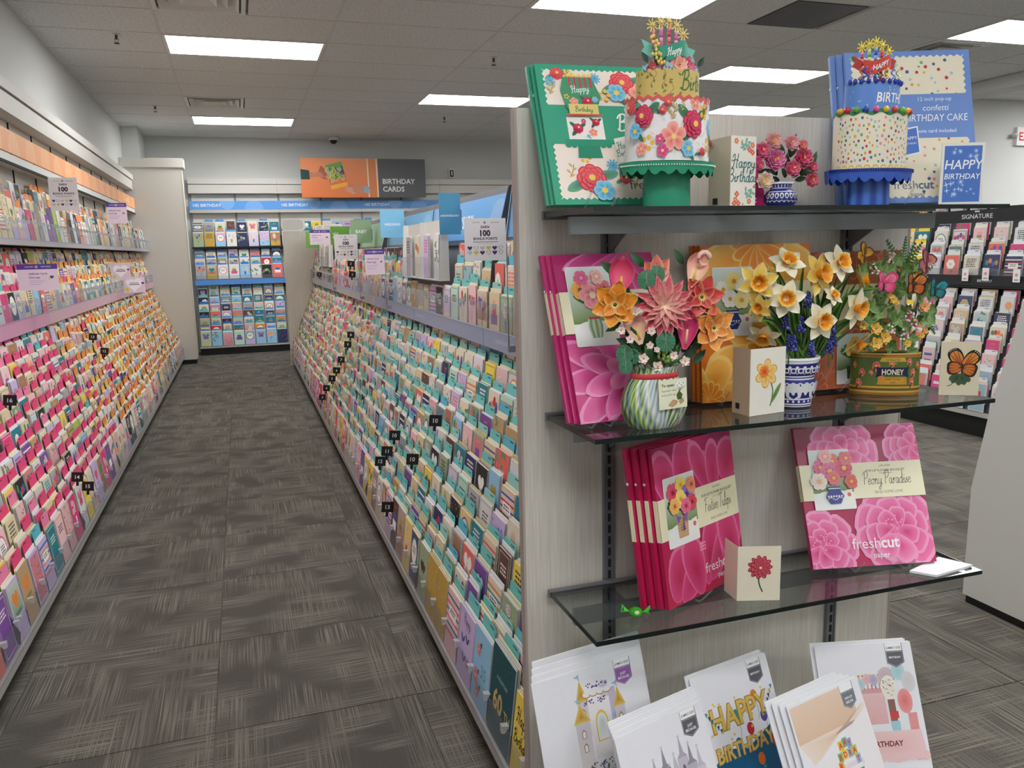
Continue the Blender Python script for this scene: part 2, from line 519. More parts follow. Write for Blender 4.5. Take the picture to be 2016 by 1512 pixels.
class Paint:
    """coloured triangles on a w x h sheet, each shape lying on the ones beneath it"""

    def __init__(s, w, h, clip=True):
        s.w, s.h, s.clip, s.P = w, h, clip, []

    def _add(s, tris):
        out = []
        for t in tris:
            if s.clip:
                poly = list(t)
                for ax, lim, sg in ((0, 0, 1), (0, s.w, -1), (1, 0, 1), (1, s.h, -1)):
                    new = []
                    for i in range(len(poly)):
                        a, b = poly[i - 1], poly[i]
                        da, db = sg * (a[ax] - lim), sg * (b[ax] - lim)
                        if (da < 0) != (db < 0):
                            k = da / (da - db)
                            new.append((a[0] + (b[0] - a[0]) * k, a[1] + (b[1] - a[1]) * k, mixc(a[2], b[2], k)))
                        if db >= 0:
                            new.append(b)
                    poly = new
                    if not poly:
                        break
                if len(poly) >= 3:
                    out.append(poly)
            else:
                out.append(list(t))
        if not out:
            return
        xs = [p[0] for q in out for p in q]; ys = [p[1] for q in out for p in q]
        bb = (min(xs), max(xs), min(ys), max(ys))
        lay = 1
        for (o, l, b) in s.P:
            if l >= lay and b[0] < bb[1] and b[1] > bb[0] and b[2] < bb[3] and b[3] > bb[2]:
                lay = l + 1
        s.P.append((out, lay, bb))

    def fan(s, c, pts, c0, c1=None):
        c1 = c1 or c0
        n = len(pts)
        s._add([((c[0], c[1], c0), (*pts[i][:2], c1), (*pts[(i + 1) % n][:2], c1)) for i in range(n)])

    def poly(s, pts, col, col2=None):
        cx = sum(p[0] for p in pts) / len(pts); cy = sum(p[1] for p in pts) / len(pts)
        s.fan((cx, cy), pts, col, col2)

    def rect(s, x0, x1, y0, y1, col, ctop=None):
        ct = ctop or col
        s._add([((x0, y0, col), (x1, y0, col), (x1, y1, ct)), ((x0, y0, col), (x1, y1, ct), (x0, y1, ct))])

    def rrect(s, x0, x1, y0, y1, r, col):
        p = []
        for cx, cy, a in ((x1 - r, y1 - r, 0), (x0 + r, y1 - r, 90), (x0 + r, y0 + r, 180), (x1 - r, y0 + r, 270)):
            p += [(cx + r * math.cos(math.radians(a + d)), cy + r * math.sin(math.radians(a + d))) for d in (0, 45, 90)]
        s.poly(p, col)

    def disc(s, x, y, r, col, c1=None, n=12, ry=None, rot=0.0):
        ry = ry or r
        cr, sr = math.cos(rot), math.sin(rot)
        pts = []
        for k in range(n):
            t = 2 * math.pi * k / n
            a, b = r * math.cos(t), ry * math.sin(t)
            pts.append((x + a * cr - b * sr, y + a * sr + b * cr))
        s.fan((x, y), pts, col, c1)

    def tris(s, tr, col):
        s._add([tuple((p[0], p[1], col) for p in t) for t in tr])

    def text(s, st, x, y, size, col, align='c', bold=0.0, sx=1.0, shear=0.0, rot=0.0, fit=None):
        t, a, b = text_tris(st, bold)
        if fit:
            size = min(size, fit / max(b - a, 1e-6) / sx)
        wd = (b - a) * size * sx
        x0 = -a * size * sx - (wd / 2 if align == 'c' else wd if align == 'r' else 0)
        c_, s_ = math.cos(rot), math.sin(rot)

        def q(p):
            u = p[0] * size * sx + x0 + shear * p[1] * size; v = p[1] * size
            return (x + u * c_ - v * s_, y + u * s_ + v * c_)
        s.tris([tuple(q(p) for p in tr) for tr in t], col)

    def script(s, st, x, y, size, col, w=0.07, align='c', sx=1.0, rot=0.0, shear=0.12, arc=0.0):
        wd = script_width(st) * size * sx
        x0 = -(wd / 2 if align == 'c' else wd if align == 'r' else 0)
        c_, s_ = math.cos(rot), math.sin(rot)
        tr = []
        for ch in st:
            adv, strokes = GLYPH.get(ch, GLYPH[' '])
            for stt in strokes:
                pts = []
                for p in smooth_path(stt, 4):
                    u = x0 + (p[0] + shear * p[1]) * size * sx; v = p[1] * size
                    v += arc * (u / (wd / 2 + 1e-9)) ** 2 * size
                    pts.append((x + u * c_ - v * s_, y + u * s_ + v * c_))
                tr += stroke_tris(pts, w * size)
            x0 += adv * size * sx
        s.tris(tr, col)

    def stroke(s, pts, w, col, k=4):
        s.tris(stroke_tris(smooth_path(pts, k) if k > 1 else pts, w), col)

    def petal(s, x, y, ang, L, W, c0, c1, point=0.0, n=10, edge=None):
        pts = []
        for k in range(n + 1):
            t = math.pi * k / n
            u = (1 - math.cos(t)) / 2
            wdt = math.sin(t) ** (0.8 + point) * W / 2 * (0.75 + 0.5 * u)
            pts.append((u * L, wdt))
        full = pts + [(u, -w) for u, w in pts[1:-1]][::-1]
        ca, sa = math.cos(ang), math.sin(ang)
        f = lambda u, v: (x + u * ca - v * sa, y + u * sa + v * ca)
        if edge:
            s.fan(f(L * .5, 0), [f(u, v) for u, v in full], edge, edge)
            s.fan(f(L * .4, 0), [f(L * .46 + (u - L * .5) * .9, v * .86) for u, v in full], c0, c1)
        else:
            s.fan(f(L * .35, 0), [f(u, v) for u, v in full], c0, c1)

    def flower(s, x, y, R, n, c0, c1, cc, wid=0.8, rot=0.0, point=0.0, cr=0.25, edge=None, layers=1):
        for l in range(layers):
            rr = R * (1 - 0.26 * l)
            for k in range(n):
                a = rot + l * math.pi / n + 2 * math.pi * k / n
                s.petal(x, y, a, rr, rr * wid, c0, c1, point, 8, edge)
        if cc:
            s.disc(x, y, R * cr, cc, n=10)

    def leaf(s, x, y, ang, L, W, c0, c1=None):
        s.petal(x, y, ang, L, W, c0, c1 or c0, 0.5, 8)

    def heart(s, x, y, r, col, rot=0.0):
        pts = []
        for k in range(16):
            t = 2 * math.pi * k / 16
            u = r * (16 * math.sin(t) ** 3) / 17; v = r * (13 * math.cos(t) - 5 * math.cos(2 * t) - 2 * math.cos(3 * t) - math.cos(4 * t)) / 17
            pts.append((x + u * math.cos(rot) - v * math.sin(rot), y + u * math.sin(rot) + v * math.cos(rot)))
        s.poly(pts, col)

    def star(s, x, y, r, col, n=8, inner=0.35, rot=0.0):
        pts = []
        for k in range(2 * n):
            rr = r if k % 2 == 0 else r * inner
            a = rot + math.pi * k / n
            pts.append((x + rr * math.cos(a), y + rr * math.sin(a)))
        s.poly(pts, col)

    def scallop(s, x0, x1, y0, y1, r, col, amp=0.35):
        """rectangle with a wavy edge"""
        pts = []
        nx = max(3, round((x1 - x0) / r)); ny = max(3, round((y1 - y0) / r))
        for k in range(nx * 2):
            pts.append((x0 + (x1 - x0) * k / (nx * 2), y0 + (amp * r if k % 2 else 0)))
        for k in range(ny * 2):
            pts.append((x1 - (amp * r if k % 2 else 0), y0 + (y1 - y0) * k / (ny * 2)))
        for k in range(nx * 2):
            pts.append((x1 - (x1 - x0) * k / (nx * 2), y1 - (amp * r if k % 2 else 0)))
        for k in range(ny * 2):
            pts.append((x0 + (amp * r if k % 2 else 0), y1 - (y1 - y0) * k / (ny * 2)))
        s.poly(pts, col)

    def into(s, mb, f, eps=0.00006, mat=0, maxedge=None):
        """f(x, y, d) -> 3-D point, d is the height of the print above the sheet"""
        for polys, lay, bb in s.P:
            for q in polys:
                todo = [tuple(q[0:1] + q[i:i + 2]) for i in range(1, len(q) - 1)] if maxedge else [tuple(q)]
                while todo:
                    t = todo.pop()
                    if maxedge and len(t) == 3:
                        e = [math.hypot(t[i][0] - t[(i + 1) % 3][0], t[i][1] - t[(i + 1) % 3][1]) for i in range(3)]
                        m = max(e)
                        if m > maxedge:
                            i = e.index(m)
                            a, b, c = t[i], t[(i + 1) % 3], t[(i + 2) % 3]
                            h = ((a[0] + b[0]) / 2, (a[1] + b[1]) / 2, mixc(a[2], b[2], .5))
                            todo += [(a, h, c), (h, b, c)]
                            continue
                    mb.poly([f(p[0], p[1], lay * eps) for p in t], [p[2] for p in t], mat)


def flat_sheet(mb, paint, w, h, t, col, mat=0, eps=0.00006, edgecol=None):
    """a card of thickness t standing in the local xz plane, front at y = 0 facing -y, with its print"""
    mb.box(0, w, 0, t, 0, h, edgecol or col, mat)
    mb.poly([(0, -eps * .5, 0), (w, -eps * .5, 0), (w, -eps * .5, h), (0, -eps * .5, h)], col, mat)
    if paint:
        paint.into(mb, lambda x, y, d: (x, -d, y), eps, mat)


# ------------------------------------------------------------------ the room
ZC = 3.05
WX, WY = -1.33, 12.6
structure(bx('floor', 'carpet', WX, 14, -3, WY, -0.06, -0.004))
FLOOR = bpy.data.objects['floor']
TS = 0.6
_tile = None
for i in range(-3, 12):
    for j in range(-2, 22):
        x, y = 0.13 + i * TS, 0.25 + j * TS
        vis = False
        for a in (-.3, 0, .3):
            for b in (-.3, 0, .3):
                q = proj((x + a, y + b, 0))
                if q and -60 < q[0] < 2076 and -60 < q[1] < 1600:
                    vis = True
        if not vis or x < -1.2 or (x > 1.0 and y > 6.2) or x > 5.2:
            continue
        if _tile is None:
            m = MB(); g = TS / 2 - 0.0012
            m.hexa([(-g, -g, -.006), (g, -g, -.006), (g, g, -.006), (-g, g, -.006), (-g + .001, -g + .001, 0), (g - .001, -g + .001, 0), (g - .001, g - .001, 0), (-g + .001, g - .001, 0)])
            _tile = m.build('carpet_tile', 'carpet', FLOOR)
            t = _tile
        else:
            t = inst(_tile, 'carpet_tile', FLOOR)
        t.location = (x, y, 0); t.rotation_euler = (0, 0, math.pi / 2 * ((i + j) % 2))

# ceiling: slab above, tees and tiles below
CEIL = structure(bx('ceiling', 'wall_paint', WX, 14, -3, WY, ZC + 0.03, ZC + 0.08))
PX, PY = 1.239, 0.635
GX0, GY0 = -0.446, 6.95
LIGHTS = [(0, -6), (0, 0), (0, 6), (0, -12), (2, -9), (2, -3), (2, 3), (4, -6), (4, 0), (5, -3), (5, 3), (4, -12), (7, -6), (7, -3), (8, -1), (10, -1), (2, -15), (7, -12), (9, -9)]  # the three nearest wall_side are unseen, added to brighten that wall
VENTS = [(0, -2), (0, 4), (5, -2)]
RETURNS = [(3.5, -3)]
LSET = set(LIGHTS)
m = MB(); g = 0.012
m.box(-.5 * PX + .007, .5 * PX - .007, -.5 * PY + .007, .5 * PY - .007, 0.002, 0.02)
tile_me = m.mesh('ceiling_tile', 'ceiling_tile')
mh = MB(); mh.box(-.25 * PX + .007, .25 * PX - .007, -.5 * PY + .007, .5 * PY - .007, 0.002, 0.02)
half_me = mh.mesh('ceiling_tile', 'ceiling_tile')


def ceil_piece(me, x, y, mat=None):
    o = bpy.data.objects.new('ceiling_tile', me)
    COL.objects.link(o); o.parent = CEIL; o.location = (x, y, ZC)
    return o


far_tiles = MB()
for i in range(-1, 12):
    for j in range(-16, 9):
        x, y = GX0 + (i + .5) * PX, GY0 + (j + .5) * PY
        if x + PX / 2 < WX or y + PY / 2 > WY + .3 or x > 13.5 or y < -3:
            continue
        if (i, j) in LSET:
            continue
        if (i, j) in ((0, -2), (0, 4), (5, -2)):
            ceil_piece(half_me, x + PX / 4, y); continue
        if (i, j) == (3, -3):
            ceil_piece(half_me, x - PX / 4, y); continue
        q = proj((x, y, ZC))
        if q and -250 < q[0] < 2266 and -200 < q[1] < 700 and x < 9:
            ceil_piece(tile_me, x, y)
        else:
            far_tiles.box(x - PX / 2 + .007, x + PX / 2 - .007, y - PY / 2 + .007, y + PY / 2 - .007, ZC + .002, ZC + .02)
o = far_tiles.build('ceiling_tiles_beyond', 'ceiling_tile', CEIL); o['kind'] = 'stuff'
m = MB()
for i in range(-1, 13):
    x = GX0 + i * PX
    if x > WX:
        m.box(x - .009, x + .009, -3, WY, ZC - .001, ZC + .018)
o = m.build('main_tee', 'tbar', CEIL); o['kind'] = 'stuff'
m = MB()
for j in range(-15, 9):
    y = GY0 + j * PY
    m.box(WX, 14, y - .008, y + .008, ZC - .0005, ZC + .018)
o = m.build('cross_tee', 'tbar', CEIL); o['kind'] = 'stuff'

for i, j in LIGHTS:
    x0, y0 = GX0 + i * PX, GY0 + j * PY
    q = proj((x0 + PX / 2, y0 + PY / 2, ZC))
    t = thing('ceiling_light', 'recessed flat white ceiling light panel, lit, out of view', 'ceiling light', (x0 + PX / 2, y0 + PY / 2, ZC), group='lit ceiling light panels')
    fr = MB(); a, b, w = PX / 2 - .008, PY / 2 - .008, .022
    fr.box(-a, a, -b, -b + w, -.006, .02); fr.box(-a, a, b - w, b, -.006, .02); fr.box(-a, -a + w, -b + w, b - w, -.006, .02); fr.box(a - w, a, -b + w, b - w, -.006, .02)
    fr.build('frame', 'white_metal', t)
    df = MB(); df.box(-a + w, a - w, -b + w, b - w, -.001, .02)
    df.build('diffuser', 'diffuser_light', t)
LL = {(0, 0): 'lit ceiling light panel beside the near vent over the aisle', (0, 6): 'lit ceiling light panel nearest the back wall, past the far vent',
      (2, -3): 'lit ceiling light panel high over the green birthday cake box', (2, 3): 'lit ceiling light panel over the island, near the security dome',
      (4, 0): 'lit ceiling light panel above the small peony bouquet', (5, 3): 'lit ceiling light panel farthest off above the endcap panel', (5, -3): 'lit ceiling light panel next to the square air vent above the blue box'}
for o in list(bpy.data.objects):
    if o.name.startswith('ceiling_light') and o.get('category'):
        for (i, j), l in LL.items():
            if abs(o.location.x - (GX0 + (i + .5) * PX)) < .01 and abs(o.location.y - (GY0 + (j + .5) * PY)) < .01:
                o['label'] = l


def vent(x, y, label):
    t = thing('ceiling_vent', label, 'air vent', (x, y, ZC), group='ceiling air diffusers')
    s = .30
    fr = MB()
    for a0, a1, z in ((s, s - .03, -.004),):
        fr.box(-a0, a0, -a0, -a1, z, .012); fr.box(-a0, a0, a1, a0, z, .012); fr.box(-a0, -a1, -a1, a1, z, .012); fr.box(a1, a0, -a1, a1, z, .012)
    fr.build('frame', 'white_metal', t)
    bx('duct', 'dark_gap', -.27, .27, -.27, .27, .07, .075, t)
    for k, (ro, ri) in enumerate(((.255, .20), (.185, .13), (.115, .02))):
        v = MB(); zo, zi = -.012, .045
        for q in range(4):
            R = Matrix.Rotation(q * math.pi / 2, 4, 'Z')
            P = [(-ro, -ro, zo), (ro, -ro, zo), (ri, -ri, zi), (-ri, -ri, zi)]
            v.poly([R @ Vector(p) for p in P], (.8, .8, .8))
            v.poly([R @ Vector((p[0], p[1], p[2] + .004)) for p in P], (.8, .8, .8))
        v.build('vane_ring', 'white_metal', t)
    return t


vent(GX0 + .31, GY0 - 2 * PY + PY / 2, 'large white square ceiling vent nearer than the first aisle light')
vent(GX0 + .31, GY0 + 4 * PY + PY / 2, 'small white ceiling vent beside the farther aisle light')
vent(GX0 + 5 * PX + .31, GY0 - 2 * PY + PY / 2, 'dark slotted square ceiling vent above the blue cake box')
t = thing('return_grille', 'dark grey ceiling return grille tile', 'air vent', (4.13, GY0 - 3 * PY + PY / 2, ZC))
bx('panel', 'return_dark' if 'return_dark' in MATS else 'divider_grey', -.30, .30, -.305, .305, -.003, .012, t)  # plain dark grey panel above the louvre slats
m = MB()
for k in range(22):
    y = -.29 + k * .0276
    m.box(-.29, .29, y, y + .012, -.005, -.003)
o = m.build('louvre', 'dark_metal', t); o['kind'] = 'stuff'

for k, (px, py) in enumerate([(230, 85), (306, 220), (972, 128), (875, 240)]):
    P = atz(px, py, 2.985)
    t = thing('fire_sprinkler', ['pendent fire sprinkler near the first aisle light', 'pendent fire sprinkler between left wall and far vent', 'pendent fire sprinkler over the island, nearer one', 'pendent fire sprinkler above the island, close to the back wall'][k], 'sprinkler', (P.x, P.y, ZC), group='ceiling sprinklers')
    t.scale = (.8, .8, .8)
    m = MB(); m.lathe([(.0, 0), (.035, 0), (.035, -.006), (.012, -.008)], 14, (.5, .5, .5)); m.build('escutcheon', 'tbar', t)
    m = MB(); m.lathe([(.012, -.006), (.012, -.03), (.008, -.034), (.008, -.05), (0, -.05)], 10, (.3, .3, .3)); m.build('body', 'brass', t)
    m = MB()
    for s in (-1, 1):
        m.tube([(s * .009, 0, -.03), (s * .017, 0, -.05), (s * .012, 0, -.07), (0, 0, -.082)], .003, (.3, .3, .3))
    m.build('yoke', 'brass', t)
    m = MB(); m.lathe([(0, -.082), (.026, -.082), (.026, -.086), (0, -.086)], 12, (.3, .3, .3)); m.build('deflector', 'brass', t)

P = atz(656, 270, ZC)
t = thing('security_camera', 'small white dome security camera with black lens on ceiling', 'camera', (P.x, P.y, ZC))
m = MB(); m.lathe([(0, 0), (.075, 0), (.075, -.03), (.06, -.045), (.05, -.045)], 20, (.8, .8, .8)); m.build('housing', 'white_metal', t)
m = MB(); m.lathe([(.052, -.04), (.05, -.065), (.036, -.085), (.016, -.096), (0, -.098)], 18, (0, 0, 0)); m.build('dome', 'black_plastic', t)

structure(bx('wall_left', 'wall_paint', WX - .1, WX, -3, WY + .1, -.06, ZC + .08))
structure(bx('wall_back', 'wall_paint', WX, 8.4, WY, WY + .1, -.06, ZC + .08))
structure(bx('wall_jog', 'wall_paint', 8.3, 8.4, 7.9, WY, -.06, ZC + .03))
structure(bx('wall_side', 'wall_paint', 8.4, 14, 7.9, 8.0, -.06, ZC + .03))
structure(bx('wall_right', 'wall_paint', 14, 14.1, -3, 8.0, -.06, ZC + .08))
structure(bx('wall_front', 'wall_paint', WX, 14, -3.1, -3, -.06, ZC + .08))
structure(bx('wall_corner_pier', 'wall_paint', WX + .001, -1.14, 11.75, WY - .001, -.004, ZC))
structure(bx('trim_1', 'wall_paint', 7.70, 8.0, -3, 7.9, 2.925, ZC - .002))

# exit sign on the jogged wall
P = aty(2001, 250, 7.88)
t = thing('exit_sign', 'white EXIT sign with red letters beside emergency lamps', 'exit sign', (P.x, 7.9, 2.51))
p = Paint(.34, .22); p.rect(.02, .32, .03, .19, C(250, 235, 232)); p.text('EXIT', .17, .06, .14, C(225, 40, 45), bold=.02)
m = MB(); m.box(-.005, .345, -.045, 0, 0, .22, C(235, 233, 230)); p.into(m, lambda x, y, d: (x, -.0455 - d, y)); m.build('face', 'paper', t)
for s in (-.05,):
    m = MB(); m.lathe([(0, -.03), (.03, -.025), (.04, 0), (.03, .02), (0, .02)], 14, C(200, 200, 200), (s, -.05, .12)); m.build('lamp_head', 'satin', t)
P = aty(888, 346, WY)
t = thing('wall_sensor', 'small black and white sensor box on back wall', 'sensor', (P.x, WY, P.z + .03))
m = MB(); m.box(-.045, .045, -.04, 0, -.07, .07); m.build('housing', 'white_metal', t)
m = MB(); m.box(-.028, .03, -.046, -.04, -.05, .05); m.build('window', 'black_plastic', t)
m = MB(); m.box(-.008, .012, -.05, -.046, -.03, .035); m.build('lens_strip', 'white_metal', t)


# ------------------------------------------------------------------ card racks
scene.cycles.transparent_max_bounces = 24
ORD = ['first', 'second', 'third', 'fourth', 'fifth', 'sixth', 'seventh', 'eighth', 'ninth', 'tenth', 'eleventh', 'twelfth']


class Frame:
    def __init__(s, org, U, D):
        s.o, s.U, s.D = Vector(org), Vector(U), Vector(D)

    def __call__(s, u, d, z):
        return s.o + s.U * u + s.D * d + Vector((0, 0, z))


def fbox(mb, F, u0, u1, d0, d1, z0, z1, col=(.5, .5, .5), mat=0):
    mb.hexa([F(u0, d0, z0), F(u1, d0, z0), F(u1, d1, z0), F(u0, d1, z0), F(u0, d0, z1), F(u1, d0, z1), F(u1, d1, z1), F(u0, d1, z1)], col, mat)


def slab(mb, F, u0, u1, a, b, t, col=(.5, .5, .5), mat=0):
    """inclined panel between (d, z) points a and b, t thick towards the wall"""
    n = Vector((b[1] - a[1], -(b[0] - a[0]))).normalized() * t
    mb.hexa([F(u0, a[0] - n.x, a[1] - n.y), F(u1, a[0] - n.x, a[1] - n.y), F(u1, *a), F(u0, *a), F(u0, b[0] - n.x, b[1] - n.y), F(u1, b[0] - n.x, b[1] - n.y), F(u1, *b), F(u0, *b)], col, mat)


CARDCOL = {'white': (226, 226, 224), 'ivory': (230, 222, 200), 'cream': (226, 210, 168), 'kraft': (196, 160, 112), 'blush pink': (244, 200, 200), 'coral': (236, 112, 100),
           'lilac': (206, 184, 226), 'mint': (190, 226, 206), 'sky blue': (150, 200, 232), 'navy': (38, 46, 92), 'teal': (24, 128, 140), 'gold': (196, 160, 66), 'yellow': (246, 216, 84),
           'black': (28, 28, 30), 'red': (202, 44, 58), 'grey': (172, 172, 176), 'sage': (160, 178, 140), 'purple': (124, 76, 156), 'lime': (178, 206, 70), 'hot pink': (228, 60, 130), 'brown': (98, 66, 52), 'orange': (240, 150, 70)}
DARKS = {'navy', 'teal', 'black', 'red', 'purple', 'hot pink', 'brown', 'coral'}
INKS = [('black', (40, 40, 44)), ('gold', (186, 148, 60)), ('pink', (226, 86, 130)), ('teal', (30, 140, 150)), ('purple', (120, 80, 160)), ('red', (206, 50, 60)), ('green', (80, 140, 80)), ('blue', (50, 100, 180)), ('orange', (238, 140, 60))]


def scribble(p, rng, x0, x1, y, n, sz, col):
    for k in range(n):
        a = x0 + (x1 - x0) * rng.uniform(0, .15); b = x1 - (x1 - x0) * rng.uniform(0, .15)
        x = a
        while x < b:
            l = rng.uniform(.006, .016)
            p.rect(x, min(x + l, b), y - k * sz * 1.9, y - k * sz * 1.9 + sz, col)
            x += l + .004


def card_art(rng, w, h, base, rich):
    """print for a card w x h; returns the sheet and the words for it"""
    p = Paint(w, h)
    light = C(250, 246, 236)
    ink = rng.choice(INKS[1:]) if base not in DARKS else ('white', (246, 244, 238))
    ic = C(*ink[1]); tc = C(60, 60, 66) if base not in DARKS else light
    ic2 = C(*rng.choice(INKS[1:])[1])
    kind = rng.choice(['heart', 'flower', 'script', 'oval', 'border', 'dots', 'butterfly', 'cake', 'stripes', 'leaves', 'bouquet', 'balloons'])
    yt = h * .72
    blk = rng.random()
    if blk < .42 and base not in DARKS:
        bc = C(*rng.choice([(222, 196, 150), (232, 180, 176), (150, 190, 200), (196, 206, 160), (206, 190, 220), (90, 130, 150), (176, 120, 90), (236, 206, 130), (120, 160, 130), (214, 130, 140), (60, 70, 110), (190, 190, 186)]))
        mg = rng.choice((0, .006, .010))
        y0 = rng.choice((0, 0, h * .35)) + mg
        p.rect(mg, w - mg, y0, h - mg, bc, mixc(bc, C(250, 246, 236), rng.choice((0, .3, .5))))
    if not rich:
        if kind in ('heart', 'flower', 'butterfly', 'cake', 'balloons', 'bouquet'):
            p.disc(w / 2, yt, w * .24, ic, n=7)
        else:
            p.rect(w * .15, w * .85, yt - h * .05, yt + h * .05, ic)
        p.rect(w * .2, w * .8, h * .48, h * .52, tc)
        return p, kind
    if kind == 'heart':
        p.heart(w / 2, yt - .01, w * .3, ic); scribble(p, rng, w * .2, w * .8, h * .45, 2, .004, tc); d = ink[0] + ' heart print'
    elif kind == 'flower':
        x, y = w * rng.uniform(.35, .65), yt - .01
        p.stroke([(x, y), (x + .006, h * .4), (x - .004, h * .15)], .003, C(70, 120, 70)); p.leaf(x, h * .35, .6, .03, .014, C(80, 140, 80))
        p.flower(x, y, w * .3, rng.choice((5, 6, 8)), ic, mixc(ic, light, .35), C(240, 200, 80)); d = ink[0] + ' flower print'
    elif kind == 'script':
        scribble(p, rng, w * .15, w * .85, h * .86, 5, .007, ic if rng.random() < .5 else tc); d = 'lines of ' + ('script' if rng.random() < .5 else 'lettering')
    elif kind == 'oval':
        p.disc(w / 2, h * .62, w * .4, ic, n=16, ry=h * .28); p.disc(w / 2, h * .62, w * .34, light, n=16, ry=h * .24); scribble(p, rng, w * .28, w * .72, h * .68, 3, .005, C(70, 66, 70)); d = ink[0] + ' oval frame'
    elif kind == 'border':
        b = .009
        for q in ((b, w - b, b, b + .002), (b, w - b, h - b - .002, h - b), (b, b + .002, b, h - b), (w - b - .002, w - b, b, h - b)):
            p.rect(*q, ic)
        scribble(p, rng, w * .2, w * .8, h * .75, 3, .006, tc); d = 'thin ' + ink[0] + ' border'
    elif kind == 'dots':
        for k in range(22):
            p.disc(rng.uniform(.008, w - .008), rng.uniform(h * .2, h - .008), rng.uniform(.003, .006), C(*rng.choice(INKS[1:])[1]), n=7)
        d = 'confetti dot print'
    elif kind == 'butterfly':
        x, y = w / 2, yt - .012
        for s in (-1, 1):
            p.petal(x, y, math.pi / 2 - s * .85, w * .42, w * .32, ic, mixc(ic, light, .3)); p.petal(x, y, -math.pi / 2 + s * .8, w * .3, w * .24, ic2, ic)
        p.rect(x - .0015, x + .0015, y - .018, y + .018, C(40, 36, 40)); d = ink[0] + ' butterfly print'
    elif kind == 'cake':
        x = w / 2
        p.rect(x - w * .3, x + w * .3, h * .36, h * .56, ic); p.rect(x - w * .2, x + w * .2, h * .56, h * .72, ic2)
        for k in (-1, 0, 1):
            p.rect(x + k * .012 - .0015, x + k * .012 + .0015, h * .72, h * .84, C(226, 86, 130)); p.disc(x + k * .012, h * .86, .003, C(246, 206, 80), n=6)
        d = 'tiered cake print'
    elif kind == 'stripes':
        for k in range(6):
            p.rect(0, w, h * (.3 + .11 * k), h * (.34 + .11 * k), ic if k % 2 else ic2)
        p.rect(w * .2, w * .8, h * .55, h * .75, light); scribble(p, rng, w * .26, w * .74, h * .68, 2, .005, C(60, 60, 66)); d = 'striped print'
    elif kind == 'leaves':
        for k in range(7):
            a = rng.uniform(0, 6.28); p.leaf(w * rng.uniform(.1, .9), h * rng.uniform(.3, .9), a, .04, .016, C(90, 130, 90), C(130, 160, 110))
        scribble(p, rng, w * .25, w * .75, h * .62, 2, .006, tc); d = 'leafy print'
    elif kind == 'bouquet':
        for k in range(5):
            p.flower(w * rng.uniform(.25, .75), h * rng.uniform(.55, .85), .016, 5, C(*rng.choice(INKS[2:])[1]), light, C(240, 200, 80), rot=k)
        p.poly([(w * .4, h * .5), (w * .6, h * .5), (w * .55, h * .25), (w * .45, h * .25)], ic); d = 'small bouquet print'
    else:
        for k in range(4):
            x, y = w * (.2 + .2 * k), h * rng.uniform(.62, .85)
            p.stroke([(x, y), (w / 2, h * .25)], .0012, C(90, 90, 90), 1); p.disc(x, y, .014, C(*rng.choice(INKS[1:])[1]), n=10, ry=.018)
        d = 'balloon print'
    return p, d


class Pocket:
    __slots__ = ('F', 'u', 'd', 'z', 'w', 'h', 'tilt', 'base', 'seed', 'env', 'tab', 'n', 'rack', 'row', 'bay', 'place', 'score', 'art', 'sleeve', 'bayobj', 'yaw', 'zmax')

    def axes(s):
        E = Vector((0, 0, math.cos(s.tilt))) - s.F.D * math.sin(s.tilt)
        N = s.F.D * math.cos(s.tilt) + Vector((0, 0, math.sin(s.tilt)))
        return s.F.U, E, N


POCKETS = []


def add_pocket(**k):
    p = Pocket()
    for n in Pocket.__slots__:
        setattr(p, n, k.get(n))
    POCKETS.append(p)
    return p


def sheet_into(mb, p, O, w, h, t, col, c, du=0.0, dh=0.0, b0=0.0, edge=None):
    U, E, N = p.axes()
    f = lambda a, b, cc: O + U * a + E * b + N * cc
    a0, a1 = -w / 2 + du, w / 2 + du
    h1 = h + dh
    edge = edge or col
    P = [f(a0, b0, c), f(a1, b0, c), f(a1, h1, c), f(a0, h1, c)]
    Q = [f(a0, b0, c - t), f(a1, b0, c - t), f(a1, h1, c - t), f(a0, h1, c - t)]
    mb.poly(P, col)
    mb.poly([P[3], P[2], Q[2], Q[3]], edge); mb.poly([P[0], P[3], Q[3], Q[0]], edge); mb.poly([P[2], P[1], Q[1], Q[2]], edge)


ENVC = [(240, 232, 198), (243, 242, 238), (214, 194, 140), (240, 232, 198), (236, 236, 240)]


